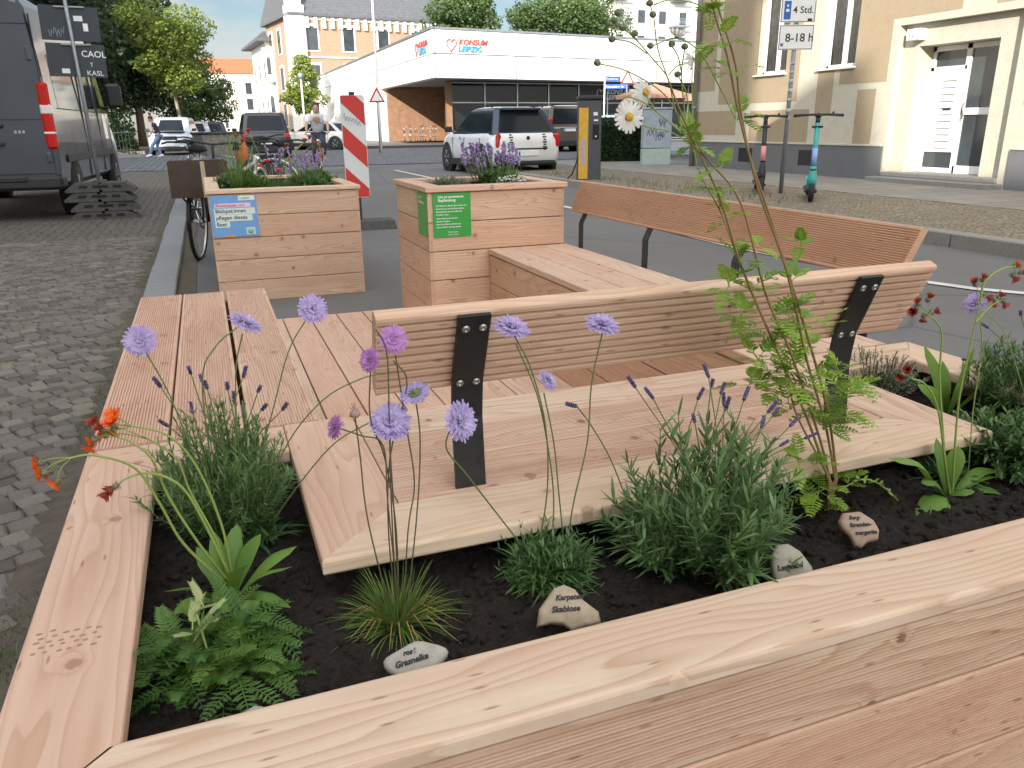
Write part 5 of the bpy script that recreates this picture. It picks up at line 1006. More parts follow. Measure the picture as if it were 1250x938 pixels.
# tall white lamp mast
b_ = at(465, 176, 38.); b2_ = at(450, 0, 38.); t = thing('lamp_mast', (b_.x, 38, 0), 'tall thin white street lamp mast crossing the supermarket fascia', 'lamp'); m = MB(); m.tube([(0, 0, 0), (0, 0, 2.2), (0, 0, 10.5)], [.07, .055, .04], 10); m.tube([(0, 0, 10.4), (.5, -.4, 10.9), (1.2, -1, 11)], .035, 8); m.build('mast', M['white_paint'], t); m = MB(); m.box((1.5, -1.25, 11), (.8, .25, .12), .04, R=yaw(-.7)); m.build('lamp_head', M['galv'], t)
b_ = at(352, 150, 60.); t = thing('lamp_mast', (at(372, 150, 46.).x, 46, 0), 'shorter white pole before the light green tree', 'lamp'); m = MB(); m.tube([(0, 0, 0), (0, 0, 3.6)], .05, 8); m.build('mast', M['white_paint'], t); m = MB(); m.lathe([(.02, 0), (.16, .1), (.18, .3), (0, .4)], (0, 0, 3.55), 10); m.build('lamp_head', M['galv'], t)
# shopping trolleys / bikes by the shop corner
def trolley(x, y, rz, lab):
    t = thing('shopping_trolley', (x, y, .14), lab, 'trolley', rz, 'trolleys at the shop corner'); m = MB()
    for z, s_ in ((.95, 1), (.6, .85), (.3, .8)):
        P = [Vector((a * s_, b, z)) for a, b in ((-.4, -.25), (.4, -.22), (.4, .22), (-.4, .25), (-.4, -.25))]; m.tube(P, .012, 4)
    for k in range(5):
        for s_ in (-1, 1): m.tube([(-.4 + k * .2, s_ * .24, .95), (-.34 + k * .17, s_ * .22, .6)], .008, 4)
    for a in (-.3, .3):
        for b in (-.2, .2): m.tube([(a, b, .6), (a, b, .12)], .012, 4)
    m.build('basket', M['chrome'], t)
    for a in (-.3, .3):
        for b in (-.2, .2): g = MB(); g.lathe([(.06, -.015), (.06, .015)], (a, b, .06), 10, axis=(0, 1, 0)); g.build('wheel', M['rubber'], t)
    g = MB(); g.tube([(-.42, -.25, 1.02), (-.42, .25, 1.02)], .02, 6); g.build('handle', M['red'], t)
for k, (x, lab) in enumerate(((13.4, 'leftmost shopping trolley against the brown shop wall'), (14.2, 'middle shopping trolley against the brown shop wall'), (15.0, 'rightmost shopping trolley against the brown shop wall'))): trolley(x, 55.5, .4 * k + 1.2, lab)
# ================================================================== bicycles
def bike(x, y, rz, fr, lab, lean=.12, extra=None, tyre_r=.34, seatm=None):
    t = thing('bicycle', (x, y, .0), lab, 'bicycle', rz, 'bicycles parked behind the planter'); t.rotation_euler = (lean, 0, rz); R_ = tyre_r
    for xx in (-.52, .52):
        D = MB(); P = [(xx + R_ * math.cos(k * math.pi / 12), 0, R_ + R_ * math.sin(k * math.pi / 12)) for k in range(25)]; D.tube(P, .018, 6, caps=False); w_ = D.build('wheel', M['rubber'], t)
        D = MB(); P = [(xx + (R_ - .022) * math.cos(k * math.pi / 12), 0, R_ + (R_ - .022) * math.sin(k * math.pi / 12)) for k in range(25)]; D.tube(P, .010, 5, caps=False); D.lathe([(.02, -.04), (.02, .04)], (xx, 0, R_), 8, axis=(0, 1, 0)); D.build('rim', M['chrome'], w_)
        D = MB()
        for k in range(14): a = k * 2 * math.pi / 14; D.tube([(xx, .02 * (-1) ** k, R_), (xx + (R_ - .02) * math.cos(a), 0, R_ + (R_ - .02) * math.sin(a))], .0015, 3)
        D.build('spokes', M['alu'], w_)
        D = MB(); P = [(xx + (R_ + .035) * math.cos(a), 0, R_ + (R_ + .035) * math.sin(a)) for a in [rad(q) for q in (range(20, 200, 15) if xx < 0 else range(20, 150, 12))]]; D.tube(P, .016, 5); D.build('mudguard', M['dark_plastic'] if extra != 'w' else M['white_paint'], t)
    bb_, st_, hd, hd2, ra = Vector((-.08, 0, .30)), Vector((-.22, 0, .78)), Vector((.36, 0, .82)), Vector((.39, 0, .66)), Vector((-.52, 0, R_)); fa = Vector((.52, 0, R_))
    D = MB(); D.tube([bb_, st_], .017, 7); D.tube([st_ - Vector((0, 0, .08)), hd - Vector((0, 0, .03))], .017, 7); D.tube([bb_, hd2], .019, 7); D.tube([hd + Vector((-.01, 0, .05)), hd2], .02, 7)
    for s_ in (-1, 1): D.tube([bb_, ra + Vector((0, s_ * .05, 0))], .009, 5); D.tube([st_, ra + Vector((0, s_ * .05, 0))], .008, 5); D.tube([hd2, hd2 + Vector((.02, s_ * .05, -.08)), fa + Vector((0, s_ * .05, 0))], .012, 5)
    D.build('frame', fr, t)
    D = MB(); top = hd + Vector((-.03, 0, .18)); D.tube([hd, top], .013, 6); D.tube([top + Vector((-.16, -.30, .02)), top + Vector((-.02, -.22, .03)), top, top + Vector((-.02, .22, .03)), top + Vector((-.16, .30, .02))], .012, 6); D.build('handlebar', M['dark_plastic'], t)
    D = MB(); D.tube([st_, st_ + Vector((-.04, 0, .16))], .013, 6); D.build('seat_post', M['alu'], t); sp = st_ + Vector((-.04, 0, .18)); D = MB(); D.loft([[sp + Vector((x_, y_ * w_, z_)) for y_, z_ in ((-1, 0), (-.8, .035), (0, .05), (.8, .035), (1, 0), (0, -.02))] for x_, w_ in ((-.13, .07), (-.06, .085), (.04, .04), (.15, .018))], smooth=True); D.build('saddle', seatm or M['black'], t)
    D = MB(); D.lathe([(.09, -.004), (.09, .004)], bb_ + Vector((0, -.04, 0)), 18, axis=(0, 1, 0)); D.tube([bb_ + Vector((0, -.05, 0)), bb_ + Vector((.12, -.06, -.12))], .009, 5); D.tube([bb_ + Vector((0, .05, 0)), bb_ + Vector((-.12, .06, .12))], .009, 5); D.box(bb_ + Vector((.12, -.1, -.12)), (.08, .08, .02), .005); D.box(bb_ + Vector((-.12, .1, .12)), (.08, .08, .02), .005); D.build('crank', M['dark_plastic'], t)
    D = MB(); r0 = Vector((-.72, 0, .74))
    for s_ in (-1, 1): D.tube([(-.24, s_ * .05, .74), (-.74, s_ * .06, .74)], .007, 5); D.tube([(-.6, s_ * .06, .74), (-.52, s_ * .05, R_)], .006, 5)
    for k in range(4): D.tube([(-.34 - k * .11, -.06, .74), (-.34 - k * .11, .06, .74)], .006, 5)
    D.build('rack', M['dark_plastic'], t); D = MB(); D.lathe([(.03, 0), (.035, .03), (0, .035)], hd + Vector((.07, 0, .0)), 10, axis=(1, 0, 0)); D.build('lamp', M['chrome'], t); D = MB(); D.box((-.76, 0, .70), (.03, .07, .04), .01); D.build('rear_light', M['tail'], t)
    return t
bk1 = bike(-.02, 8.35, rad(78), paint('bike_black', (.015, .015, .018)), 'black bicycle with brown crate, leftmost of the parked bicycles', .06)
b_ = ad(240, 208, 7.6); cr = thing('bicycle_crate', (-.10, 7.72, .60), 'dark brown open wooden crate hung on the leftmost bicycle', 'crate', rad(0)); bwm = plain('dark_stained_wood', (.055, .032, .022), .7, 0, .25, 12); m = MB()
for lo, hi in (((-.24, -.17, 0), (.24, -.155, .30)), ((-.24, .155, 0), (.24, .17, .30)), ((-.24, -.155, 0), (-.225, .155, .30)), ((.225, -.155, 0), (.24, .155, .30)), ((-.225, -.155, 0), (.225, .155, .015))): m.b2(lo, hi)
cr.location = (at(242, 208, 7.6).x, 7.6, .585)
m.build('box', bwm, cr); m = MB(); m.b2((.02, -.178, .0), (.055, -.172, .30)); m.build('corner_strip', plain('pale_strip', (.45, .36, .25), .7), cr)
bike(.35, 9.3, rad(70), paint('bike_white', (.7, .7, .7)), 'bicycle with white mudguards and frame behind the planter middle', .1, 'w')
bike(.0, 9.9, rad(100), paint('bike_green', (.02, .06, .04)), 'dark green bicycle with a grey pannier basket', -.08)
t = thing('basket', (.02, 9.15, .86), 'grey woven basket with an orange-red cloth tied to the bicycle', 'basket', .3); m = MB(); m.loft([[Vector((a, b, 0)) for a, b in ((-.16, -.12), (.16, -.12), (.16, .12), (-.16, .12))], [Vector((a, b, .22)) for a, b in ((-.21, -.16), (.21, -.16), (.21, .16), (-.21, .16))]]); m.build('body', plain('grey_wicker', (.22, .21, .20), .9, 0, .4, 40, .5), t); m = MB(); m.tube([(-.21, -.16, .22), (.21, -.16, .22), (.21, .16, .22), (-.21, .16, .22), (-.21, -.16, .22)], .014, 6); m.build('rim', M['dark_plastic'], t); m = MB(); m.ell((.2, -.1, .04), (.07, .07, .13), jit=.15); m.build('cloth', plain('orange_cloth', (.55, .16, .06), .9), t)
t.location = at(268, 190, 9.0) + Vector((0, 0, 0))
bike(.8, 10.3, rad(84), paint('bike_blue', (.05, .08, .2)), 'blue framed bicycle, second from right in the parked cluster', .1); bike(.45, 12.6, rad(165), paint('bike_grey', (.3, .3, .32)), 'grey bicycle standing crosswise in the cluster', .08, 'w'); bike(1.0, 13.0, rad(85), paint('bike_red', (.12, .02, .02)), 'dark red bicycle, farthest of the parked cluster', -.1)
bike(.55, 11.3, rad(95), paint('bike_black_two', (.02, .02, .02)), 'black bicycle in the middle of the parked cluster', .05); bike(-.1, 12.2, rad(80), paint('bike_silver', (.4, .4, .42)), 'silver bicycle behind the grey basket', .05)
# ================================================================== people
def skin_mesh(name, V_, E_, R_, mat, parent, sub=1):
    me = bpy.data.meshes.new(name); me.from_pydata([tuple(v) for v in V_], E_, []); me.materials.append(mat); o = bpy.data.objects.new(name, me); COL.objects.link(o); o.parent = parent
    md = o.modifiers.new('skin', 'SKIN'); md.use_smooth_shade = True
    for k, r_ in enumerate(R_): sv = me.skin_vertices[0].data[k]; sv.radius = (r_, r_) if not hasattr(r_, '__len__') else r_; sv.use_root = (k == 0)
    s_ = o.modifiers.new('sub', 'SUBSURF'); s_.levels = sub; s_.render_levels = sub; return o
def person(loc, rz, lab, J, shirt, trousers, shoe, hair, sleeve=.75, hand_open=True, shirt_len=.0):
    """J: joints in the local frame, x = facing; keys pelvis chest neck head + s e h (arm) + k a t (leg) with L/R"""
    P = {k: Vector(v) for k, v in J.items()}; t = thing('person', loc, lab, 'person', rz)
    names = ['pelvis', 'waist', 'chest', 'neck', 'head0']; P['waist'] = P['pelvis'].lerp(P['chest'], .45); hd = P['head']; P['head0'] = P['neck'].lerp(hd, .5)
    V_ = [P[n] for n in names]; R_ = [(.13, .10), (.115, .09), (.15, .10), .052, .05]; E_ = [(0, 1), (1, 2), (2, 3), (3, 4)]
    def chain(start, pts, rs):
        last = start
        for p, r_ in zip(pts, rs): V_.append(Vector(p)); R_.append(r_); E_.append((last, len(V_) - 1)); last = len(V_) - 1
    for s_ in 'LR':
        chain(2, [P['s' + s_], P['s' + s_].lerp(P['e' + s_], .5), P['e' + s_], P['e' + s_].lerp(P['h' + s_], .6), P['h' + s_]], [.055, .047, .04, .036, .026])
        hp = P['hip' + s_]; chain(0, [hp, hp.lerp(P['k' + s_], .5), P['k' + s_], P['k' + s_].lerp(P['a' + s_], .4), P['a' + s_]], [.09, .075, .055, .052, .036])
    skin_mesh('body', V_, E_, R_, M['skin'], t)
    fx = P['face'].normalized() if 'face' in P else Vector((1, 0, 0)); Rh = fx.to_track_quat('X', 'Z').to_matrix()
    m = MB(); m.ell(hd, (.098, .078, .118), 14, 10, R=Rh); m.ell(hd + Rh @ Vector((.045, 0, -.06)), (.055, .048, .06), 10, 8, R=Rh); m.ell(hd + Rh @ Vector((.103, 0, -.02)), (.018, .014, .025), 8, 6)
    for y_ in (-.078, .078): m.ell(hd + Rh @ Vector((0, y_, -.015)), (.022, .012, .032), 8, 6)
    ho = m.build('head', M['skin'], t); m = MB()
    for y_ in (-.032, .032): m.ell(hd + Rh @ Vector((.087, y_, .008)), (.010, .014, .008), 8, 6)
    m.build('eyes', M['ink'], ho); m = MB(); m.ell(hd + Rh @ Vector((.094, 0, -.062)), (.008, .024, .006), 8, 5); m.build('mouth', flat('lip_%s' % lab[:3], (.4, .12, .1)), ho)
    m = MB(); m.ell(hd + Rh @ Vector((-.018, 0, .030)), (.103, .088, .108), 14, 10, R=Rh, jit=.04); m.build('hair', hair, t)
    # shirt
    V_ = [P['pelvis'] + (P['chest'] - P['pelvis']).normalized() * (.02 - shirt_len), P['waist'], P['chest'], P['chest'].lerp(P['neck'], .55)]; R_ = [(.155, .12), (.145, .11), (.172, .122), .085]; E_ = [(0, 1), (1, 2), (2, 3)]
    for s_ in 'LR': chain(2, [P['s' + s_], P['s' + s_].lerp(P['e' + s_], .5 if sleeve > .6 else .3), P['s' + s_].lerp(P['e' + s_], sleeve)], [.078, .070, .062])
    skin_mesh('shirt', V_, E_, R_, shirt, t)
    V_ = [P['pelvis'] + Vector((0, 0, .04))]; R_ = [(.15, .118)]; E_ = []
    for s_ in 'LR': hp = P['hip' + s_]; chain(0, [hp, hp.lerp(P['k' + s_], .5), P['k' + s_], P['k' + s_].lerp(P['a' + s_], .5), P['k' + s_].lerp(P['a' + s_], .93)], [.105, .090, .072, .066, .054])
    skin_mesh('trousers', V_, E_, R_, trousers, t)
    for s_ in 'LR':
        a = P['a' + s_]; td = (P['t' + s_] - a); td = td.normalized(); m = MB(); q = td.to_track_quat('X', 'Z').to_matrix(); m.loft([[a + q @ Vector((x_, y_ * w_, z_ * h_ - .055)) for y_, z_ in ((-1, 0), (-1, .5), (-.6, 1), (.6, 1), (1, .5), (1, 0))] for x_, w_, h_ in ((-.08, .032, .08), (-.03, .04, .10), (.06, .042, .075), (.14, .045, .05), (.19, .03, .03))], smooth=True); m.build('shoe', shoe, t)
        # hand: palm and five fingers
        h_ = P['h' + s_]; d_ = (h_ - P['e' + s_]).normalized(); sd = d_.orthogonal().normalized(); nn = d_.cross(sd); m = MB(); m.ell(h_ + d_ * .045, (.042, .042, .05), 8, 6, R=Matrix((sd, nn * .45, d_)).transposed())
        for k in range(4): b0 = h_ + d_ * .075 + sd * (-.03 + .02 * k); l_ = (.06, .07, .065, .05)[k]; m.tube([b0, b0 + d_ * l_ * .5 + nn * .006, b0 + d_ * l_ * .8 + nn * .03], [.0095, .009, .007], 6)
        b0 = h_ + d_ * .03 - sd * .035; m.tube([b0, b0 + d_ * .03 - sd * .02, b0 + d_ * .055 - sd * .018 + nn * .015], [.011, .01, .008], 6); m.build('hand', M['skin'], t)
    return t
# cyclist riding towards us
cy = at(388, 205, 21.4); cy = Vector((2.90, 21.9, 0)); rzc = rad(-100)
J = dict(pelvis=(-.20, 0, .98), chest=(-.02, 0, 1.36), neck=(.0, 0, 1.50), head=(.05, 0, 1.62), face=(1, 0, -.05), sL=(.0, .19, 1.42), sR=(.0, -.19, 1.42), eL=(.17, .27, 1.20), eR=(.17, -.27, 1.20), hL=(.34, .27, 1.06), hR=(.34, -.27, 1.06), hipL=(-.18, .09, .95), hipR=(-.18, -.09, .95), kL=(.18, .12, .80), kR=(.10, -.12, .62), aL=(.04, .12, .42), aR=(-.06, -.12, .22), tL=(.25, .12, .38), tR=(.15, -.12, .20))
def m_tee():
    t = NT('printed_tee'); oc = t.n('ShaderNodeTexCoord').outputs['Object']; sx = t.n('ShaderNodeSeparateXYZ', i_0=oc); f = t.noise(oc, 22., 2); z = t.m_('MULTIPLY', t.mr(t.m_('ABSOLUTE', t.m_('SUBTRACT', sx.outputs[2], 1.27)), .05, .1, 1, 0), t.mr(t.m_('ABSOLUTE', sx.outputs[1]), .09, .13, 1, 0))
    return t.fin(t.mix(t.m_('MULTIPLY', z, t.mr(f, .52, .56)), (.68, .70, .74), (.12, .13, .2)), .85)
person(cy, rzc, 'person in white printed shirt and dark trousers cycling toward the planters', J, m_tee(), plain('denim_dark', (.045, .055, .085), .9), plain('pink_shoes', (.5, .25, .22), .7), M['hair'], .8)
cb = bike(cy.x, cy.y, rzc, paint('cyclist_frame', (.55, .25, .05)), 'orange bicycle ridden by the person in the white shirt', 0.); cb['group'] = 'bicycle being ridden'; del cb['group']
# man leaning on the suv
mp_ = at(199, 183, 38.6); J = dict(pelvis=(-.04, 0, .86), chest=(.10, 0, 1.28), neck=(.14, 0, 1.44), head=(.22, 0, 1.56), face=(1, 0, -.45), sL=(.10, .17, 1.36), sR=(.10, -.17, 1.36), eL=(.16, .2, 1.08), eR=(.08, -.2, 1.06), hL=(.30, .12, .92), hR=(.14, -.2, .82), hipL=(-.03, .09, .84), hipR=(-.03, -.09, .84), kL=(.26, .1, .50), kR=(.12, -.1, .46), aL=(.42, .1, .1), aR=(.0, -.1, .08), tL=(.62, .1, .06), tR=(.2, -.1, .06))
person((mp_.x - .1, 38.4, 0), rad(172), 'person in dark shirt and blue jeans leaning forward at the suv bonnet', {k: v for k, v in J.items()}, plain('navy_shirt', (.03, .03, .06), .9), plain('blue_jeans', (.16, .26, .44), .9), plain('white_shoes', (.75, .75, .75), .6), M['hair'], .55)
# ================================================================== planting
random.seed(5)
SZ = .452
def stemmat(name, c): return foliage(name, tuple(x * .8 for x in c), c, .08, .55)
G = dict(lav=foliage('lavender_leaf', (.085, .175, .06), (.20, .32, .12), .25), fresh=foliage('fresh_leaf', (0.075, 0.172, 0.023), (0.190, 0.333, 0.059), .3), fern=foliage('fern_leaf', (0.052, 0.135, 0.023), (0.150, 0.269, 0.047), .3), blade=foliage('grass_leaf', (0.072, 0.154, 0.026), (0.208, 0.308, 0.065), .25),
         deep=foliage('deep_leaf', (0.053, 0.131, 0.039), (0.141, 0.246, 0.078), .2), grey=foliage('grey_leaf', (0.176, 0.224, 0.156), (0.352, 0.378, 0.260), .15), tansy=foliage('feather_leaf', (0.151, 0.300, 0.026), (0.371, 0.540, 0.079), .35), st=stemmat('green_stem', (.16, .24, .07)), sty=stemmat('pale_stem', (.30, .40, .10)), str_=stemmat('reddish_stem', (.33, .22, .09)), stb=stemmat('brown_stem', (.13, .12, .06)))
FL = dict(lilac=foliage('lilac_petal', (.37, .28, .56), (.66, .56, .82), .3), pink=foliage('pink_petal', (.46, .18, .50), (.68, .36, .70), .3), orange=foliage('orange_petal', (.70, .07, .01), (.95, .22, .02), .25), dark=foliage('lavender_bud', (.07, .055, .12), (.20, .16, .32), .08), white=foliage('daisy_petal', (.72, .70, .62), (.85, .84, .80), .25), yel=plain('daisy_disc', (.62, .36, .02), .8, 0, .3, 300, .4), red=foliage('dark_red_petal', (.28, .03, .02), (.50, .10, .05), .2), bud=plain('dark_bud', (.17, .18, .10), .8, 0, .4, 200, .4), violet=foliage('violet_petal', (.24, .16, .38), (.46, .34, .60), .2))
def curve(P, n=5):      # Catmull-Rom through the points
    P = [Vector(p) for p in P]; Q = [P[0] * 2 - P[1]] + P + [P[-1] * 2 - P[-2]]; out = []
    for i in range(1, len(Q) - 2):
        a, b, c, d = Q[i - 1:i + 3]
        for k in range(n): t = k / n; out.append(.5 * ((2 * b) + (c - a) * t + (2 * a - 5 * b + 4 * c - d) * t * t + (3 * b - a - 3 * c + d) * t ** 3))
    out.append(P[-1]); return out
def leaf(m, p, d, L, w, up=Vector((0, 0, 1)), droop=.3, fold=.15, n=4, tn=None, shape='lance', twist=0):
    d = d.normalized(); side = d.cross(up); side = side.normalized() if side.length > .05 else d.orthogonal().normalized()
    if twist: side = Matrix.Rotation(twist, 3, d) @ side
    pts = [p + d * (L * i / n) - up * (droop * L * (i / n) ** 2) for i in range(n + 1)]
    if shape == 'lance': W = [w * (.35 + 1.3 * (i / n)) * (1 - (i / n)) * 1.9 + .0003 for i in range(n + 1)]
    elif shape == 'ob': W = [w * (.22 + math.sin(math.pi * min(1, (i / n) ** 1.5)) * .95) if i < n else .0008 for i in range(n + 1)]
    else: W = [w] * n + [w * .2]
    m.strip(pts, W, side, fold=fold, tn=rnd(0, 1) if tn is None else tn)
def rdir(el0, el1, az=None):
    a = rnd(0, 2 * math.pi) if az is None else az; e = rnd(el0, el1); return Vector((math.cos(a) * math.cos(e), math.sin(a) * math.cos(e), math.sin(e)))
def spike(m, p, d, L=.022, r=.0042):
    d = d.normalized(); n = int(L / .0035)
    for i in range(n):
        c = p + d * (i * L / n)
        for k in range(5): a = k * 1.257 + i * .6; o = d.orthogonal().normalized(); o = Matrix.Rotation(a, 3, d) @ o; m.ell(c + o * r * .55 * (1 - .4 * abs(i / n - .4)), (.0016, .0016, .0030), 4, 3, R=(o * .6 + d).to_track_quat('Z', 'Y').to_matrix(), tn=random.random())
def plant(name, base, lab, group=None): return thing(name, base, lab, 'plant', 0, group)
def lavender(base, lab, ns, R_, Hh, spikes, lw=.0028, ll=.03, mat='lav', seed=1, spread=.9, group='lavender bushes', name='lavender', stem='st', spmat='dark', airy=0):
    random.seed(seed); base = Vector(base); t = plant(name, base, lab, group); sm, lm_, fm = LM(base), LM(base), LM(base)
    for k in range(ns):
        a = rnd(0, 6.283); rr = math.sqrt(random.random()); out = Vector((math.cos(a), math.sin(a), 0)); b0 = base + out * rr * R_ * .35; h_ = Hh * (1.0 - .45 * rr ** 2) * (rnd(.35, 1.15) if airy else rnd(.5, 1.05)); tip = base + out * rr * R_ * spread * rnd(.8, 1.2) + Vector((0, 0, h_)); mid = b0.lerp(tip, .5) + out * R_ * .12 * rnd(-.3, 1) + Vector((0, 0, h_ * .06))
        c = curve([b0, mid, tip], 6); sm.tube(c, .0010, 4)
        for i in range(2, len(c)):
            d = (c[i] - c[i - 1]).normalized(); az = rnd(0, 3.14)
            for q in range(2):
                o = Matrix.Rotation(az + q * 3.14, 3, d) @ d.orthogonal().normalized()
                leaf(lm_, c[i], (o * rnd(.5, 1.0) + d * rnd(.5, 1.1)), ll * rnd(.5, 1.25) * (1.1 - .3 * i / len(c)), lw * rnd(.8, 1.3), droop=rnd(-.1, .35), n=3, fold=.25)
                if random.random() < .6: leaf(lm_, c[i], (o * .6 + d), ll * .5, lw * .7, droop=0, n=2)
    for sp in spikes:
        p = Vector(sp); b0 = base + Vector((rnd(-.3, .3) * R_, rnd(-.3, .3) * R_, Hh * .35)); dd_ = p - b0; mid = b0 + dd_ * .5 + Vector((rnd(-.006, .006), rnd(-.006, .006), .01)); c = curve([b0, mid, p], 6); sm.tube(c, .0010, 5); d = (c[-1] - c[-2]).normalized(); fm = LM(base); spike(fm, p, d + Vector((rnd(-.2, .2), rnd(-.2, .2), 0)), rnd(.014, .025), rnd(.0026, .0042)); fm.build('flower_spike', FL[spmat], t)
        for u in (.45, .62):
            q = c[int(u * (len(c) - 1))]
            for s_ in (-1, 1): leaf(lm_, q, Vector((s_ * .6, rnd(-.3, .3), .9)), ll * .8, lw * 1.8, droop=.1, n=3)
    sm.build('stems', G[stem], t); lm_.build('leaves', G[mat], t)
    return t
def scab_flower(par, base, c, n, R_=.024, mat='lilac', nm='flower'):
    n = Vector(n).normalized(); u = n.orthogonal().normalized(); m = LM(base); c = Vector(c)
    for lay, (cnt, rr, l_, w_, el) in enumerate(((15, .35, .72, .30, .05), (13, .25, .60, .26, .35), (12, .12, .42, .2, .75), (9, .04, .3, .16, 1.1))):
        for k in range(cnt):
            a = 2 * math.pi * k / cnt + lay * .3 + rnd(-.1, .1); o = Matrix.Rotation(a, 3, n) @ u; d = (o * math.cos(el + rnd(-.2, .15)) + n * math.sin(el)).normalized(); sd = d.cross(n).normalized()
            b = c + o * R_ * rr + n * .001 * lay
            for q in (-1, 0, 1): dd_ = (d + sd * q * .38).normalized(); m.strip([b, b + dd_ * R_ * l_ * .55, b + dd_ * R_ * l_ * rnd(.85, 1.1) - n * R_ * rnd(-.05, .18)], [R_ * .05, R_ * w_ * .62, R_ * w_ * .35], sd, tn=random.random() * .6 + .2 * lay)
    for k in range(22): a = rnd(0, 6.28); o = Matrix.Rotation(a, 3, n) @ u; m.ell(c + o * R_ * rnd(0, .35) + n * R_ * rnd(.15, .3), R_ * .055, 4, 3, tn=1.)
    f = m.build(nm, FL[mat], par); m = LM(base)
    for k in range(11): o = Matrix.Rotation(2 * math.pi * k / 11, 3, n) @ u; m.strip([c - n * R_ * .12, c - n * R_ * .05 + o * R_ * .3, c + o * R_ * .55 - n * R_ * .02], [R_ * .12, R_ * .14, .0004], o.cross(n), tn=.3)
    m.ell(c - n * R_ * .1, R_ * .2, 8, 5, tn=.3); m.build('calyx', G['st'], f); return f
def px_curve(pts, n=5): return curve([at(x, y, Yq) for x, y, Yq in pts], n)
# --- lavender clump far left, with scabious heads over it
b1 = Vector((-.035, 1.37, SZ))
L1 = lavender(b1, 'grey-green lavender bush in the front left corner of the big planter', 190, .135, .25, [at(*q, 1.33) for q in ((196, 472), (233, 456), (247, 466), (253, 474), (278, 475), (286, 490), (297, 460), (315, 478), (235, 503), (320, 500), (345, 500), (205, 520))], seed=3, ll=.030, lw=.0026)
t = plant('scabious', b1 + Vector((.05, -.03, 0)), 'scabious with three lilac heads arching over the leftmost lavender', 'scabious plants'); O_ = t.location.copy(); sm = LM(O_); lm_ = LM(O_)
for pts in (((175, 425, 1.3), (205, 478, 1.3), (232, 545, 1.31), (262, 620, 1.33)), ((292, 398, 1.28), (262, 425, 1.28), (247, 470, 1.29), (262, 600, 1.33)), ((296, 408, 1.3), (288, 450, 1.3), (288, 520, 1.31), (285, 610, 1.33)), ((375, 388, 1.3), (352, 430, 1.3), (332, 505, 1.31), (300, 620, 1.33)), ((470, 456, 1.2), (440, 463, 1.2), (395, 488, 1.22), (352, 540, 1.25), (320, 615, 1.3)), ((459, 512, 1.15), (410, 540, 1.18), (370, 585, 1.22), (330, 640, 1.28))):
    sm.tube(px_curve(pts), [.0012] * ((len(pts) - 1) * 5 + 1), 5)
sm.build('stems', G['st'], t)
for k in range(90): leaf(lm_, O_ + Vector((rnd(-.03, .03), rnd(-.03, .03), 0)), rdir(.1, 1.1), rnd(.05, .09), .006, droop=.3)
lm_.build('leaves', G['deep'], t)
scab_flower(t, O_, at(171, 416, 1.3), (-.2, -.9, .35), .0245); scab_flower(t, O_, at(300, 394, 1.3), (.5, -.2, .8), .027); scab_flower(t, O_, at(382, 377, 1.3), (.2, -.8, .4), .0245)
# --- fern-leaved yarrow front left
def frond(m, p, d, L, w, droop=.5, n=16, tn=None, wl=1.25):
    d = d.normalized(); up = Vector((0, 0, 1)); side = d.cross(up); side = side.normalized() if side.length > .1 else d.orthogonal().normalized(); tn = rnd(0, 1) if tn is None else tn; nn = side.cross(d)
    P = [p + d * (L * i / n) - up * (droop * L * (i / n) ** 2) for i in range(n + 1)]; m.strip(P, [.0022 - .0015 * i / n for i in range(n + 1)], side, tn=min(1, tn + .2))
    for i in range(3, n + 1):
        u = i / n; ww = w * math.sin(math.pi * (.12 + .80 * u)) * .5 + .002; dl = (P[i] - P[i - 1]).normalized()
        for s_ in (-1, 1):
            q = P[i]; dd_ = (side * s_ + dl * .55 + nn * rnd(-.1, .25)).normalized(); m.strip([q, q + dd_ * ww * .55, q + dd_ * ww], [.0014 * wl, .0034 * wl, .0005], dl, tn=min(1, max(0, tn + rnd(-.15, .15))))
            m.strip([q + dd_ * ww * .4, q + dd_ * ww * .4 + dl * .006 + side * s_ * .004], [.0018, .0003], side, tn=tn)
random.seed(12); b2 = Vector((-.068, .958, SZ)); t = plant('yarrow', b2, 'ferny bright green yarrow clump lowest in the front left corner'); m = LM(b2)
for k in range(110): frond(m, b2 + Vector((rnd(-.06, .06), rnd(-.05, .07), rnd(0, .03))), rdir(.15, 1.25), rnd(.07, .14), rnd(.024, .036), rnd(.25, .7), 16)
m.build('fronds', G['fern'], t); m = LM(b2); p = at(240, 750, .98)
for k in range(9): frond(m, p + Vector((rnd(-.01, .01), 0, rnd(-.04, .02))), rdir(.5, 1.3), rnd(.03, .05), .012, .1, 10, 1.)
m.build('young_shoot', foliage('young_shoot', (.30, .38, .12), (.48, .55, .25), .3), t); m = LM(b2); m.tube(curve([b2, (b2 + p) * .5, p], 4), .0018, 5); m.build('stem', G['sty'], t)
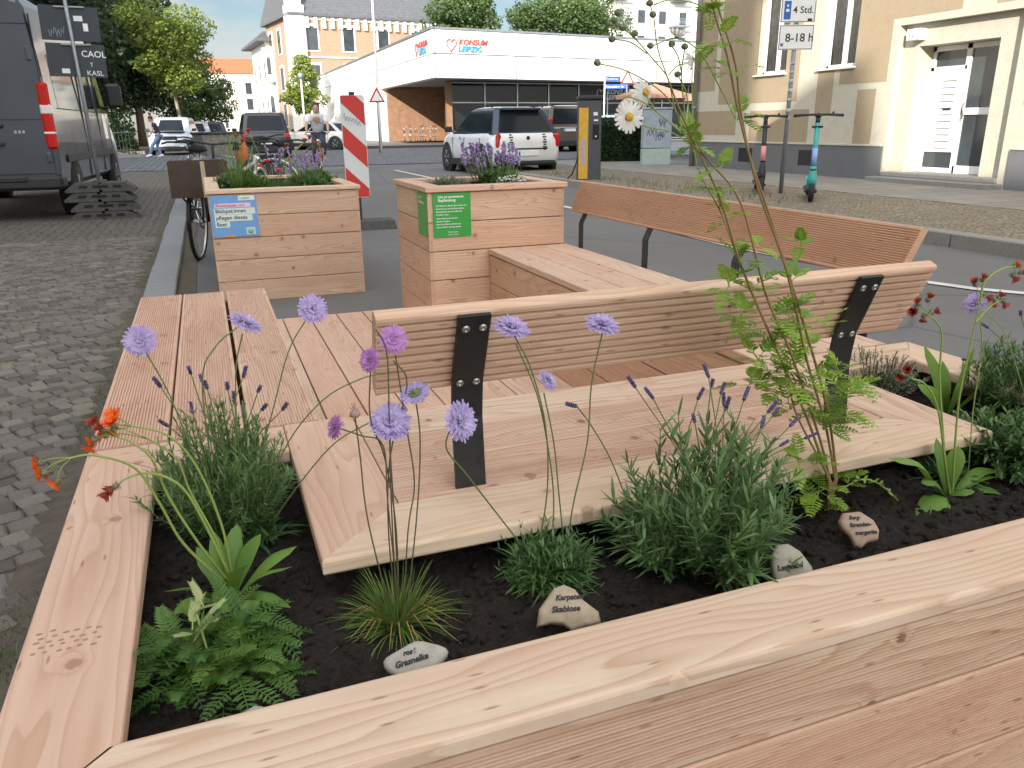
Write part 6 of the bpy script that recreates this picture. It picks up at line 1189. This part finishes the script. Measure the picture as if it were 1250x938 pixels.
# --- hawkweeds
def hawk_head(par, base, c, n, R_=.0095, mat='orange', closed=.5):
    n = Vector(n).normalized(); u = n.orthogonal().normalized(); m = LM(base); c = Vector(c)
    for lay in range(3):
        for k in range(15):
            a = 2 * math.pi * k / 15 + lay * .2; o = Matrix.Rotation(a, 3, n) @ u; el = closed + .3 * lay + rnd(-.15, .15); d = (o * math.cos(el) + n * math.sin(el)).normalized(); l_ = R_ * (1.25 - .25 * lay) * rnd(.85, 1.1); b = c + o * R_ * .2
            m.strip([b, b + d * l_ * .6, b + d * l_], [R_ * .12, R_ * .30, R_ * .24], d.cross(n), tn=rnd(0, 1) * .7 + .1 * lay)
    f = m.build('flower', FL[mat], par); m = LM(base); m.lathe([(R_ * .2, -R_ * .95), (R_ * .42, -R_ * .6), (R_ * .45, -R_ * .1), (R_ * .3, .0)], c, 9, axis=n)
    for k in range(26): o = Matrix.Rotation(rnd(0, 6.28), 3, n) @ u; q = c - n * R_ * rnd(.1, .9) + o * R_ * .4; m.tube([q, q + o * R_ * .35 - n * R_ * .05], .00022, 3)
    m.build('calyx', FL['bud'], f); return f
def hawkweed(base, lab, stems, leaves, group='orange hawkweeds', seed=2, lw=.034, fmat='orange', R_=.0095):
    random.seed(seed); base = Vector(base); t = plant('hawkweed', base, lab, group)
    for pts, heads in stems:
        m = LM(base); c = px_curve(pts, 6); k = len(c); m.tube(c[::-1] if False else c, [.0023 - .0011 * i / k for i in range(k)], 7, tn=.8)
        tip = c[-1]; hp = []
        for (hx, hy, nx, nz, mt) in heads:
            p = at(hx, hy, pts[-1][2] + rnd(-.008, .008)); hp.append((p, nx, nz, mt)); m.tube(curve([c[-2], (tip + p) * .5 + Vector((0, 0, .003)), p], 4), .0008, 4, tn=.5)
        s_ = m.build('stem', G['sty'], t)
        for p, nx, nz, mt in hp: hawk_head(t, base, p, (nx, rnd(-.5, -.1), nz), R_ * rnd(.85, 1.1), mt, .35 if mt == 'orange' else .9)
    m = LM(base)
    for (tx, ty, Yq, w) in leaves:
        tip = at(tx, ty, Yq); d = tip - base; b0 = base + Vector((d.x, d.y, 0)) * .08; L = (tip - b0).length; hgt = max(0, .25 * L); c = curve([b0, b0.lerp(tip, .5) + Vector((0, 0, hgt * .6)), tip], 4); n = len(c)
        W = [w * rnd(.9, 1.05) * .80 * (.25 + .95 * math.sin(math.pi * min(1., (i / (n - 1)) ** 1.15 * .96 + .02))) for i in range(n)]; W[-1] = .001; sd = d.cross(Vector((0, 0, 1))); sd = sd if sd.length > .01 else Vector((1, 0, 0)); sd = Matrix.Rotation(rnd(-.5, .5), 3, d.normalized()) @ sd.normalized(); m.strip(c, W, sd, fold=rnd(.15, .4), tn=rnd(.2, 1))
    m.build('leaves', G['fresh'], t); return t
hb = Vector((-.045, 1.145, SZ))
hawkweed(hb, 'orange hawkweed with pale arching stems leaning over the left rim', [
    (((278, 715, 1.14), (225, 665, 1.12), (195, 615, 1.1), (165, 572, 1.08), (115, 556, 1.06), (82, 560, 1.05)), [(46, 566, -1, .1, 'orange'), (58, 578, -.9, -.2, 'orange'), (68, 590, -.7, -.5, 'orange'), (50, 578, -.9, 0, 'orange')]),
    (((280, 712, 1.15), (240, 660, 1.13), (205, 605, 1.12), (185, 560, 1.1), (160, 540, 1.1), (142, 533, 1.1)), [(112, 538, -.8, -.3, 'orange'), (136, 516, -.3, .9, 'orange'), (124, 524, -.5, .6, 'red')]),
    (((284, 705, 1.16), (270, 640, 1.15), (240, 570, 1.14), (205, 532, 1.13), (152, 518, 1.12)), [(137, 508, -.2, .9, 'orange'), (137, 526, -.3, -.4, 'orange'), (110, 546, -.5, -.7, 'orange')]),
    (((282, 706, 1.13), (250, 640, 1.12), (222, 595, 1.11), (185, 578, 1.1), (155, 584, 1.09), (143, 594, 1.09)), [(131, 601, -.6, -.6, 'red'), (138, 596, -.6, -.2, 'red')]),
    (((286, 712, 1.17), (262, 655, 1.16), (232, 600, 1.16), (215, 560, 1.15), (175, 532, 1.14)), [(118, 518, -.4, .6, 'red'), (125, 532, -.7, .2, 'orange')])],
    [(362, 667, 1.13, .034), (356, 692, 1.10, .030), (318, 652, 1.17, .028), (290, 640, 1.2, .03), (240, 668, 1.2, .03), (262, 650, 1.22, .03), (200, 722, 1.1, .026), (335, 735, 1.08, .03), (212, 750, 1.04, .028), (300, 690, 1.05, .024), (355, 742, 1.03, .022), (270, 745, 1.0, .03)])
# --- thrift: a tuft of fine blades with bare flower stems
tb = Vector((.185, .985, SZ)); random.seed(23); t = plant('thrift', tb, 'grassy tuft with tall bare stems and lilac heads behind the Grasnelke stone'); m = LM(tb)
for k in range(330):
    a = rnd(0, 6.283); L = rnd(.06, .125); d = Vector((math.cos(a), math.sin(a), 0)); e = rnd(.15, 1.4); b = tb + d * rnd(0, .022) + Vector((0, 0, 0)); P = [b + d * (L * math.cos(e) * u) + Vector((0, 0, L * (math.sin(e) * u - .45 * math.cos(e) * u * u + .0))) for u in (0, .25, .5, .75, 1.)]
    m.strip(P, [.0018, .0018, .0016, .0012, .0002], Vector((-d.y, d.x, 0)), fold=.3, tn=rnd(0, 1))
m.build('blades', G['blade'], t); m = LM(tb)
for k in range(26): a = rnd(0, 6.28); d = Vector((math.cos(a), math.sin(a), 0)); L = rnd(.06, .11); m.strip([tb, tb + d * L * .5 + Vector((0, 0, .03)), tb + d * L + Vector((0, 0, -.0))], [.0015, .002, .0003], Vector((-d.y, d.x, 0)), tn=rnd(0, 1))
m.build('dry_blades', foliage('dry_blade', (.35, .22, .06), (.5, .34, .12), .2), t); sm = LM(tb); hd_ = []
for pts, kind in ((((487, 770, .985), (484, 650, .98), (470, 560, .98), (452, 510, .98), (453, 440, .98)), ('pink', (-.6, -.5, .3), .016)), (((489, 770, .985), (482, 640, .98), (477, 560, .98), (476, 525, .98)), ('lilac', (.1, -.3, 1.), .025)), (((493, 770, .985), (508, 640, .98), (513, 540, .98), (506, 478, .98)), ('lilac', (.35, .3, -.9), .021)), (((486, 770, .985), (478, 620, .97), (475, 500, .97), (472, 430, .97), (459, 402, .97)), ('none', 0, 0)), (((492, 768, .985), (498, 650, .98), (506, 590, .99), (496, 520, .99), (480, 415, 1.)), ('pink', (-.1, -.8, .4), .019)), (((482, 768, .985), (450, 640, .97), (440, 560, .97), (433, 505, .97)), ('seed', (0, 0, 1), .008)), (((490, 768, .985), (474, 620, .97), (468, 545, .97), (440, 532, .97), (411, 522, .97)), ('pink', (-.9, -.3, .4), .0165)), (((488, 768, .985), (475, 660, .98), (476, 560, .98), (497, 470, .99), (480, 440, .99)), ('none', 0, 0))):
    c = px_curve(pts, 5); sm.tube(c, .0011, 5); hd_.append((c[-1], kind))
sm.build('stems', G['stb'], t)
for p, (k_, n_, r_) in hd_:
    if k_ in ('pink', 'lilac'): scab_flower(t, tb, p + Vector(n_).normalized() * .003, n_, r_, k_)
    if k_ == 'seed':
        m = LM(tb); m.ell(p, (.007, .007, .006), 8, 6, jit=.2)
        for q in range(8): o = rdir(.8, 1.5); m.tube([p, p + o * .014], .0005, 3)
        m.build('seed_head', plain('seed_head', (.36, .26, .20), .9), t)
scab_flower(t, tb, at(477, 513, .98), (-.1, -.7, .7), .0265)
# --- scabious in the middle
sb_ = Vector((.440, 1.012, SZ)); random.seed(31); t = plant('scabious', sb_, 'scabious with four lilac heads beside the Skabiose stone', 'scabious plants'); m = LM(sb_)
for k in range(620):
    d = rdir(.0, 1.35); L = rnd(.055, .105) * (.75 + .35 * math.sin(abs(math.asin(max(-1, min(1, d.z)))))); b = sb_ + Vector((rnd(-.03, .03), rnd(-.03, .03), rnd(0, .02))); leaf(m, b, d, L, rnd(.0035, .007), droop=rnd(.2, .6), n=4, fold=.2)
    tip = b + d * L * .75 - Vector((0, 0, .3 * L * .55))
    for q in range(3): leaf(m, b + d * L * rnd(.4, .8) - Vector((0, 0, .3 * L * .3)), d + rdir(-.5, .8) * .9, .016, .0028, droop=.1, n=2)
m.build('leaves', G['deep'], t); sm = LM(sb_)
for pts in (((655, 680, 1.03), (668, 600, 1.01), (666, 520, 1.0), (648, 450, 1.0), (628, 410, 1.0)), ((690, 680, 1.03), (700, 615, 1.01), (717, 540, 1.0), (722, 470, 1.0), (735, 408, 1.0)), ((688, 660, 1.03), (682, 600, 1.01), (676, 540, 1.0), (664, 480, 1.0)), ((640, 670, 1.02), (605, 625, .98), (570, 580, .95), (545, 548, .93), (550, 522, .93)), ((765, 610, 1.02), (745, 560, 1.02), (722, 520, 1.02), (705, 497, 1.02)), ((672, 690, 1.03), (676, 610, 1.02), (668, 540, 1.01), (655, 480, 1.0), (630, 420, 1.0))): sm.tube(px_curve(pts), .0012, 5)
sm.build('stems', G['st'], t)
for (x, y, Yq), n_, r_ in (((625, 399, 1.0), (.1, -.35, .9), .0255), ((735, 396, 1.0), (.05, -.35, .9), .0255), ((669, 465, 1.0), (.5, -.5, .6), .0175), ((563, 514, .93), (.45, -.80, .25), .0265)): scab_flower(t, sb_, at(x, y, Yq), n_, r_)
m = LM(sb_); spike(m, at(703, 496, 1.02), Vector((-1, 0, .4)), .02); m.build('flower_spike', FL['dark'], t)
# --- lavender in the middle right
b3 = Vector((.685, .955, SZ))
lavender(b3, 'big lavender bush with broad leaves behind the Lavendel stone', 125, .165, .24, [at(*q, .98) for q in ((775, 472), (797, 486), (865, 460), (868, 472), (880, 480), (884, 495), (852, 487), (908, 488), (938, 503), (930, 522), (941, 542), (953, 544), (945, 507), (848, 515), (886, 500), (965, 520), (900, 610), (983, 535))], lw=.0046, ll=.042, seed=8, airy=1)
# --- tall feathery daisy plant
tp = at(1013, 612, 1.03); random.seed(44); t = plant('marguerite', tp, 'tall feathery plant with reddish stems, buds and white daisies above the backrest'); YT = 1.035
SR = [((1018, 605, 1.035), (985, 510, 1.035), (945, 420, 1.035), (905, 325, 1.035), (878, 240, 1.035), (850, 180, 1.035), (828, 130, 1.035), (815, 95, 1.035)), ((1024, 605, 1.035), (1010, 500, 1.035), (975, 375, 1.035), (945, 280, 1.035), (915, 190, 1.035), (900, 130, 1.035), (888, 70, 1.035), (872, 15, 1.035), (866, -20, 1.035)), ((1016, 600, 1.035), (1002, 540, 1.035), (965, 430, 1.035), (935, 360, 1.035), (905, 250, 1.035), (868, 200, 1.035), (840, 172, 1.035)), ((1022, 600, 1.035), (1008, 520, 1.035), (985, 440, 1.035), (960, 330, 1.035), (925, 230, 1.035), (905, 140, 1.035), (898, 80, 1.035), (880, 20, 1.035), (868, -20, 1.035)), ((1020, 600, 1.035), (1000, 560, 1.035), (970, 500, 1.035), (960, 440, 1.035))]
m = LM(tp)
for k, pts in enumerate(SR): c = px_curve(pts, 5); n = len(c); m.tube([tp + Vector((rnd(-.01, .01), 0, -.01))] + c[1:], [.0026 - .0014 * (i / n) for i in range(n)], 7)
m.build('stems', G['str_'], t); m = LM(tp)
hub = at(815, 95, YT); hub2 = at(838, 165, YT); twigs = []
buds = [(729, 77), (747, 48), (750, 25), (754, 16), (760, 34), (775, 41), (793, 4), (797, 18), (794, 56), (820, 54), (836, 57), (827, 91)]
def tw(P): m.tube(px_curve([(x, y, YT + .01 * (k % 2)) for k, (x, y) in enumerate(P)], 4), .0010, 5)
for P in (((835, 165), (822, 125), (815, 95), (795, 70), (770, 40), (754, 18)), ((780, 52), (765, 38), (752, 26)), ((790, 66), (770, 52), (748, 48)), ((838, 160), (815, 120), (790, 100), (760, 85), (731, 78)), ((815, 95), (803, 60), (798, 20)), ((798, 22), (794, 6)), ((816, 92), (828, 80), (840, 78)), ((840, 170), (835, 130), (832, 90), (836, 58)), ((832, 90), (828, 70), (820, 56)), ((898, 145), (880, 110), (855, 65), (826, 47), (795, 57)), ((872, 18), (850, 5), (820, 0), (798, 6)), ((905, 330), (880, 260), (850, 200), (845, 120), (845, 75)), ((838, 165), (818, 150), (800, 135), (789, 116)), ((838, 172), (815, 160), (790, 155), (770, 145)), ((842, 150), (838, 115), (828, 93)), ((840, 170), (812, 145), (785, 125), (764, 118))): tw(P)
m.build('twigs', G['sty'], t); m = LM(tp)
for x, y in buds:
    p = at(x, y, YT + rnd(-.005, .012)); m = LM(tp); m.ell(p, (.0052, .0052, .0044), 10, 6, jit=.08); m.build('bud', FL['bud'], t)
def daisy(par, base, c, n, R_, droop=.1):
    n = Vector(n).normalized(); u = n.orthogonal().normalized(); m = LM(base); c = Vector(c)
    for k in range(20):
        o = Matrix.Rotation(2 * math.pi * k / 20 + rnd(-.08, .08), 3, n) @ u; dr = droop + rnd(-.1, .15); m.strip([c + o * R_ * .2, c + o * R_ * .6 - n * R_ * dr * .3, c + o * R_ * rnd(.9, 1.02) - n * R_ * dr], [R_ * .14, R_ * .26, R_ * .16], o.cross(n), fold=.15, tn=random.random())
    f = m.build('flower', FL['white'], par); m = LM(base); m.ell(c + n * R_ * .03, (R_ * .27, R_ * .27, R_ * .12), 14, 6, R=n.to_track_quat('Z', 'Y').to_matrix(), jit=.04); m.build('flower_disc', FL['yel'], f); m = LM(base); m.ell(c - n * R_ * .08, (R_ * .24, R_ * .24, R_ * .1), 10, 5, R=n.to_track_quat('Z', 'Y').to_matrix()); m.build('calyx', G['st'], f)
daisy(t, tp, at(768, 143, YT), (-.25, -.95, .05), .0225); daisy(t, tp, at(788, 113, YT + .02), (.35, -.9, .15), .023, .3); daisy(t, tp, at(764, 120, YT + .03), (-.4, .2, 1.), .018, .5); daisy(t, tp, at(826, 45, YT), (.1, -.3, .9), .014, -.6); daisy(t, tp, at(846, 72, YT), (.6, -.5, .3), .015, .6)
m = LM(tp)
for (x, y, s_) in ((866, 20, .8), (878, 52, .9), (892, 90, .9), (900, 147, .9), (848, 178, .8), (838, 165, .8), (872, 235, 1), (880, 205, .8), (893, 268, 1), (905, 320, 1), (890, 350, .9), (925, 300, .7), (940, 390, 1.1), (915, 355, 1), (965, 345, .9), (978, 300, .7), (925, 440, 1.1), (905, 385, .8), (960, 460, 1.2), (985, 430, 1.1), (1000, 480, 1.2), (1020, 500, 1.3), (1030, 480, 1.2), (1005, 525, 1.1), (965, 500, 1), (990, 400, 1), (975, 565, .9), (950, 470, 1.0), (1035, 590, .8), (1000, 600, 1.0), (995, 625, 1.2), (1010, 640, 1.2), (915, 470, 1.1), (900, 340, .9), (960, 380, 1.), (1025, 455, 1.), (985, 455, 1.1), (945, 415, 1.)):
    p = at(x, y, YT + rnd(-.01, .02))
    s_ *= 1.12 if y > 370 else 1.
    for q in range(8 if y > 370 else 5): frond(m, p, rdir(-.2, 1.1), .054 * s_ * rnd(.7, 1.25), .030 * s_, rnd(.0, .5), 9, wl=1.6)
m.build('leaves', G['tansy'], t)
m = LM(tp); P = px_curve([(1022, 600, 1.03), (1055, 585, 1.02), (1085, 600, 1.01), (1112, 632, 1.0)], 5); m.tube(P, .0016, 5)
for p in P[2:]:
    for q in range(2): leaf(m, p, rdir(0, 1), .014, .006, n=2)
m.build('side_shoot', G['sty'], t)
# --- right hand planting
h2 = Vector((1.285, 1.0, SZ))
hawkweed(h2, 'brown-orange hawkweed with broad pale leaves at the right end of planter', [
    (((1158, 615, 1.0), (1152, 540, 1.0), (1147, 460, 1.0), (1150, 410, 1.0), (1142, 392, 1.0), (1133, 385, 1.)), [(1120, 370, -.3, .6, 'red'), (1134, 364, .2, .9, 'red'), (1127, 388, -.3, -.6, 'red'), (1140, 381, .5, .2, 'red'), (1116, 380, -.8, 0, 'red')]),
    (((1162, 615, 1.0), (1166, 540, 1.0), (1172, 480, 1.0), (1185, 420, 1.0), (1196, 368, 1.0)), [(1190, 346, -.3, .5, 'red'), (1205, 362, .4, -.2, 'red'), (1200, 340, .1, .9, 'red')]),
    (((1196, 372, 1.0), (1202, 345, 1.0), (1222, 329, 1.0), (1240, 326, 1.)), [(1241, 324, .6, .5, 'orange'), (1238, 338, .4, -.6, 'red'), (1247, 333, .8, .1, 'red')]),
    (((1190, 395, 1.0), (1205, 378, 1.0), (1218, 368, 1.)), [(1214, 369, -.1, -.7, 'red'), (1226, 370, .3, -.7, 'red'), (1221, 362, .2, .8, 'red')]),
    (((1160, 610, 1.0), (1153, 560, .98), (1145, 500, .97), (1130, 470, .97), (1112, 462, .97)), [(1108, 452, -.6, .3, 'red'), (1100, 458, -.6, -.3, 'red')])],
    [(1085, 560, .98, .036), (1143, 535, 1.04, .034), (1170, 545, 1.02, .034), (1243, 612, .96, .036), (1225, 575, 1.03, .03), (1140, 643, .93, .034), (1118, 630, .96, .03), (1190, 600, .97, .03), (1240, 590, 1.0, .028), (1125, 590, .97, .026)], seed=5, R_=.0088)
h3 = Vector((1.62, 1.30, SZ)); random.seed(4)
t = plant('hawkweed', h3, 'second hawkweed, only broad upright leaves, beyond the brown-orange one', 'orange hawkweeds'); m = LM(h3)
for (tx, ty, Yq, w) in ((1128, 422, 1.3, .036), (1150, 440, 1.3, .034), (1190, 425, 1.3, .034), (1175, 470, 1.25, .03), (1215, 470, 1.3, .03), (1120, 470, 1.28, .03)):
    tip = at(tx, ty, Yq); d = tip - h3; c = curve([h3, h3.lerp(tip, .5) + Vector((0, -.01, .02)), tip], 4); n = len(c); W = [w * (.25 + .95 * math.sin(math.pi * min(1., (i / (n - 1)) * .96 + .02))) for i in range(n)]; W[-1] = .001; m.strip(c, W, Vector((1, .25, 0)), fold=.3, tn=rnd(.4, 1))
m.build('leaves', G['fresh'], t)
t = plant('scabious', h2 + Vector((.06, .06, 0)), 'scabious with one violet head hanging before the white road line', 'scabious plants'); O_ = t.location.copy(); m = LM(O_)
m.tube(px_curve([(1180, 600, 1.05), (1188, 500, 1.05), (1198, 430, 1.05), (1196, 385, 1.05)]), .0013, 5); m.tube(px_curve([(1250, 480, 1.05), (1235, 430, 1.05), (1222, 400, 1.05), (1200, 380, 1.05)]), .0009, 5); m.build('stems', G['sty'], t); scab_flower(t, O_, at(1190, 370, 1.05), (-.6, -.1, .5), .022, 'lilac'); m = LM(O_)
for k in range(160): leaf(m, O_ + Vector((rnd(-.03, .03), rnd(-.03, .03), 0)), rdir(.1, 1.3), rnd(.04, .09), .006, droop=.4)
m.build('leaves', G['deep'], t)
lavender((1.60, 1.52, SZ), 'low grey-green thyme mound between the right seat end and rim', 230, .13, .13, [], lw=.0030, ll=.011, mat='grey', seed=14, group='thyme cushions', name='thyme', stem='stb')
lavender((1.80, 1.22, SZ), 'dense green bush with a few violet spikes over the right rim', 260, .17, .22, [at(*q, 1.2) for q in ((1206, 400), (1246, 385), (1217, 432), (1243, 440), (1180, 440))], lw=.0032, ll=.030, mat='deep', seed=15)
lavender((1.53, 1.04, SZ), 'low dark leafy plant cut by the right picture edge beside hawkweed', 170, .15, .12, [], lw=.0065, ll=.026, mat='deep', seed=16, group='low leafy plants', name='groundcover', stem='stb')
lavender((1.78, 1.0, SZ), 'taller leafy plant at the right picture edge behind the dark leafy one', 170, .15, .17, [], lw=.005, ll=.034, mat='deep', seed=17, group='low leafy plants', name='groundcover', stem='stb')
# --- planting of the two raised boxes
lavender((.30, 6.0, .71), 'dark green herb left in the blue signed planter', 70, .14, .14, [], lw=.006, ll=.05, mat='fern', seed=20, group='box plants', name='herb')
b = Vector((.22, 5.95, .71)); random.seed(9); t = plant('ornamental_grass', b, 'tall thin grass tuft in the left part of the blue signed planter'); m = LM(b)
for k in range(110):
    a = rnd(0, 6.28); d = Vector((math.cos(a), math.sin(a), 0)); L = rnd(.12, .62); e = rnd(1.15, 1.5); m.strip([b + d * (.05 * random.random()) + d * L * math.cos(e) * u + Vector((0, 0, L * u * math.sin(e) - .1 * L * u * u)) for u in (0, .35, .7, 1.)], [.004, .004, .003, .0005], Vector((-d.y, d.x, 0)), tn=rnd(0, 1))
m.build('blades', G['blade'], t)
b = Vector((.45, 6.05, .71)); t = plant('yarrow', b, 'bushy green yarrow in the middle of the blue signed planter'); m = LM(b)
for k in range(60): frond(m, b + Vector((rnd(-.1, .1), rnd(-.06, .06), 0)), rdir(.5, 1.3), rnd(.1, .17), .04, .2, 9)
m.build('fronds', G['fern'], t)
random.seed(10); sp = [Vector((.62 + rnd(-.16, .2), 6.1 + rnd(-.12, .14), .84 + rnd(0, .14))) for k in range(30)]
def lav_far(base, lab, sp, seed, H_=.12, R_=.16, mt='violet'):
    t = lavender(base, lab, 90, R_, H_, [], lw=.006, ll=.04, mat='lav', seed=seed, group='box plants'); m = LM(base); s_ = LM(base)
    for p in sp: m = LM(base); s_.tube([Vector(base) + Vector(((p.x - base[0]) * .7, (p.y - base[1]) * .7, .03)), p], .0018, 4); spike(m, p, Vector((rnd(-.2, .2), rnd(-.2, .2), 1)), rnd(.035, .06), .012) if False else [m.ell(p + Vector((rnd(-.005, .005), rnd(-.005, .005), .008 * q)), (.009, .009, .007), 5, 4, tn=random.random()) for q in range(6)]; m.build('flower_spike', FL[mt], t)
    s_.build('flower_stalks', G['st'], t)
lav_far((.70, 6.1, .71), 'violet flowering lavender in the right part of the blue signed planter', sp, 21)
lavender((.80, 6.55, .71), 'low green leafy plant in the back right of the blue signed planter', 110, .2, .12, [], lw=.012, ll=.05, mat='fern', seed=25, group='box plants', name='herb')
lavender((.25, 6.6, .71), 'low green leafy plant in the back left of the blue signed planter', 110, .2, .12, [], lw=.012, ll=.05, mat='deep', seed=26, group='box plants', name='herb')
b = Vector((.45, 6.3, .71)); t = plant('hawkweed', b, 'small hawkweed with tiny brick red heads in blue signed planter', 'orange hawkweeds'); m = LM(b); hs = []
for x, y in ((288, 166), (296, 172), (303, 160), (378, 168), (384, 176), (372, 172), (350, 178)): p = at(x, y, 6.3); m.tube([b + Vector((rnd(-.1, .1), 0, 0)), (b + p) * .5 + Vector((0, 0, .05)), p], .002, 4); hs.append(p)
m.build('stems', G['sty'], t)
for p in hs: hawk_head(t, b, p, (0, -.4, .7), .018, 'red', .5)
random.seed(11)
sp = [Vector((1.55 + rnd(-.2, .12), 4.28 + rnd(-.06, .1), .93 + rnd(0, .09))) for k in range(46)]
lav_far((1.55, 4.28, .82), 'violet lavender flowering in the planter with green notices', sp, 22, .10, .15)
lavender((1.22, 4.2, .82), 'low green thyme in the left half of green notice planter', 150, .13, .075, [], lw=.004, ll=.014, mat='grey', seed=23, group='thyme cushions', name='thyme', stem='stb')
b = Vector((1.56, 4.08, .84)); t = plant('white_flowers', b, 'small white flowers at the front rim of green notice planter'); m = LM(b)
for k in range(60): p = b + Vector((rnd(-.08, .08), rnd(-.03, .06), rnd(.02, .05))); m.ell(p, (.007, .007, .003), 6, 3, tn=1)
m.build('blossoms', FL['white'], t); m = LM(b)
for k in range(120): leaf(m, b + Vector((rnd(-.09, .09), rnd(-.04, .06), 0)), rdir(.3, 1.4), .04, .004, n=2)
m.build('leaves', G['grey'], t)
# ================================================================== name stones
def stone(c, rz, tilt, prof, th, col, lines, lab, roll=0., dark=(.02, .017, .015), K_=1.15):
    prof = [(a * K_, b * K_) for a, b in prof]; lines = [(a, b * K_ * .9 - .001, c__ * K_ * .9, d__ * K_ * .80, e__) for a, b, c__, d__, e__ in lines]
    c = Vector(c); t = thing('name_stone', c, lab, 'stone', rz, 'stones with plant names'); n = len(prof); rings = []
    R = Matrix.Rotation(roll, 3, 'Y') @ Matrix.Identity(3); Rt = Matrix.Rotation(tilt, 3, 'X')
    for y, k in ((-th / 2, .80), (-th * .42, .93), (-th * .1, 1.), (th * .25, .97), (th / 2, .78)):
        rings.append([Rt @ (R @ Vector((x * k, y + .0015 * mn.noise((x * 90, z * 90, y * 60)), z * k))) for x, z in prof])
    m = MB(); m.loft(rings, smooth=True); o = m.build('stone', col, t)
    for s_, x, z, sz, rr in lines:
        q = text('lettering', s_, sz, flat('pen', dark), o, (0, 0, 0), (0, 0, 0), .0002, shear=.25, off=.0004); p = Rt @ (R @ Vector((x, -th / 2 - .0012, z))); q.location = p; q.rotation_euler = (Rt @ R @ Matrix.Rotation(rad(90), 3, 'X') @ Matrix.Rotation(rr, 3, 'Z')).to_euler()
    return t
def m_rock(name, a, b): 
    t = NT(name); oc = t.n('ShaderNodeTexCoord').outputs['Object']; f = t.noise(oc, 60., 5, .6); g = t.noise(oc, 400., 3); c = t.mix(t.mr(f, .3, .7), a, b); t.bump(t.m_('ADD', f, g), .35, .003); return t.fin(c, .8)
def blob(w, h, seed, k=.1, n=22, top=0):
    random.seed(seed); ph = [rnd(0, 6.28) for _ in range(4)]; return [((w / 2) * math.cos(a) * (1 + k * math.sin(2 * a + ph[0]) + k * .6 * math.sin(3 * a + ph[1])), (h / 2) * math.sin(a) * (1 + k * math.sin(3 * a + ph[2]) + k * .5 * math.sin(5 * a + ph[3]))) for a in [-2 * math.pi * i / n for i in range(n)]]
yz = rad(-20)
stone(at(304, 880, .80), yz, rad(-50), [(-.04, -.02), (-.036, -.012), (.004, .014), (.012, .013), (.034, -.008), (.036, -.02), (.02, -.03), (-.02, -.03)][::-1], .012, m_rock('grey_slate', (.30, .32, .31), (.44, .45, .43)), [('Gewöhn', -.014, -.004, .011, .12)], 'flat grey stone half under the front rim below the yarrow', 0)
stone(at(507, 806, .835), yz, rad(-48), blob(.068, .036, 7, .08), .014, m_rock('pale_stone', (.38, .36, .31), (.50, .47, .40)), [('rosé', -.012, .007, .0095, .0), ('Grasnelke', -.024, -.006, .0115, .08)], 'pale oval stone lettered Grasnelke below the thrift tuft', rad(-12))
stone(at(693, 742, .875), yz, rad(-45), [(-.040, -.024), (-.036, -.002), (-.016, .024), (-.004, .028), (.010, .022), (.020, .008), (.038, -.006), (.040, -.020), (.022, -.024), (.004, -.030), (-.006, -.022), (-.022, -.020)][::-1], .02, m_rock('sand_stone', (.38, .30, .20), (.51, .42, .30)), [('Karpaten', -.016, .008, .0115, .05), ('Skabiose', -.022, -.008, .0125, .05)], 'sandy ochre stone lettered Skabiose, largest of the name stones', rad(0))
stone(at(962, 686, .858), yz, rad(-42), [(-.026, -.028), (-.024, .008), (-.012, .024), (.004, .024), (.018, .012), (.030, -.012), (.030, -.026), (.0, -.034)][::-1], .02, m_rock('grey_sandstone', (.36, .34, .27), (.48, .45, .36)), [('Lavendel', -.021, -.014, .0125, .08)], 'greenish grey stone lettered Lavendel at the big lavender', rad(-4))
stone(at(1049, 646, .92), yz, rad(-42), [(-.030, .012), (-.022, .024), (.004, .026), (.022, .012), (.028, -.004), (.024, -.018), (.006, -.022), (-.004, -.030), (-.014, -.028), (-.018, -.012), (-.028, 0)][::-1], .02, m_rock('pink_sandstone', (.38, .27, .20), (.50, .37, .28)), [('Berg-', -.018, .014, .010, .0), ('Strauden-', -.019, .001, .0105, .05), ('margarite', -.012, -.012, .0105, .05)], 'pinkish stone with three lines of writing under the tall plant', rad(0))
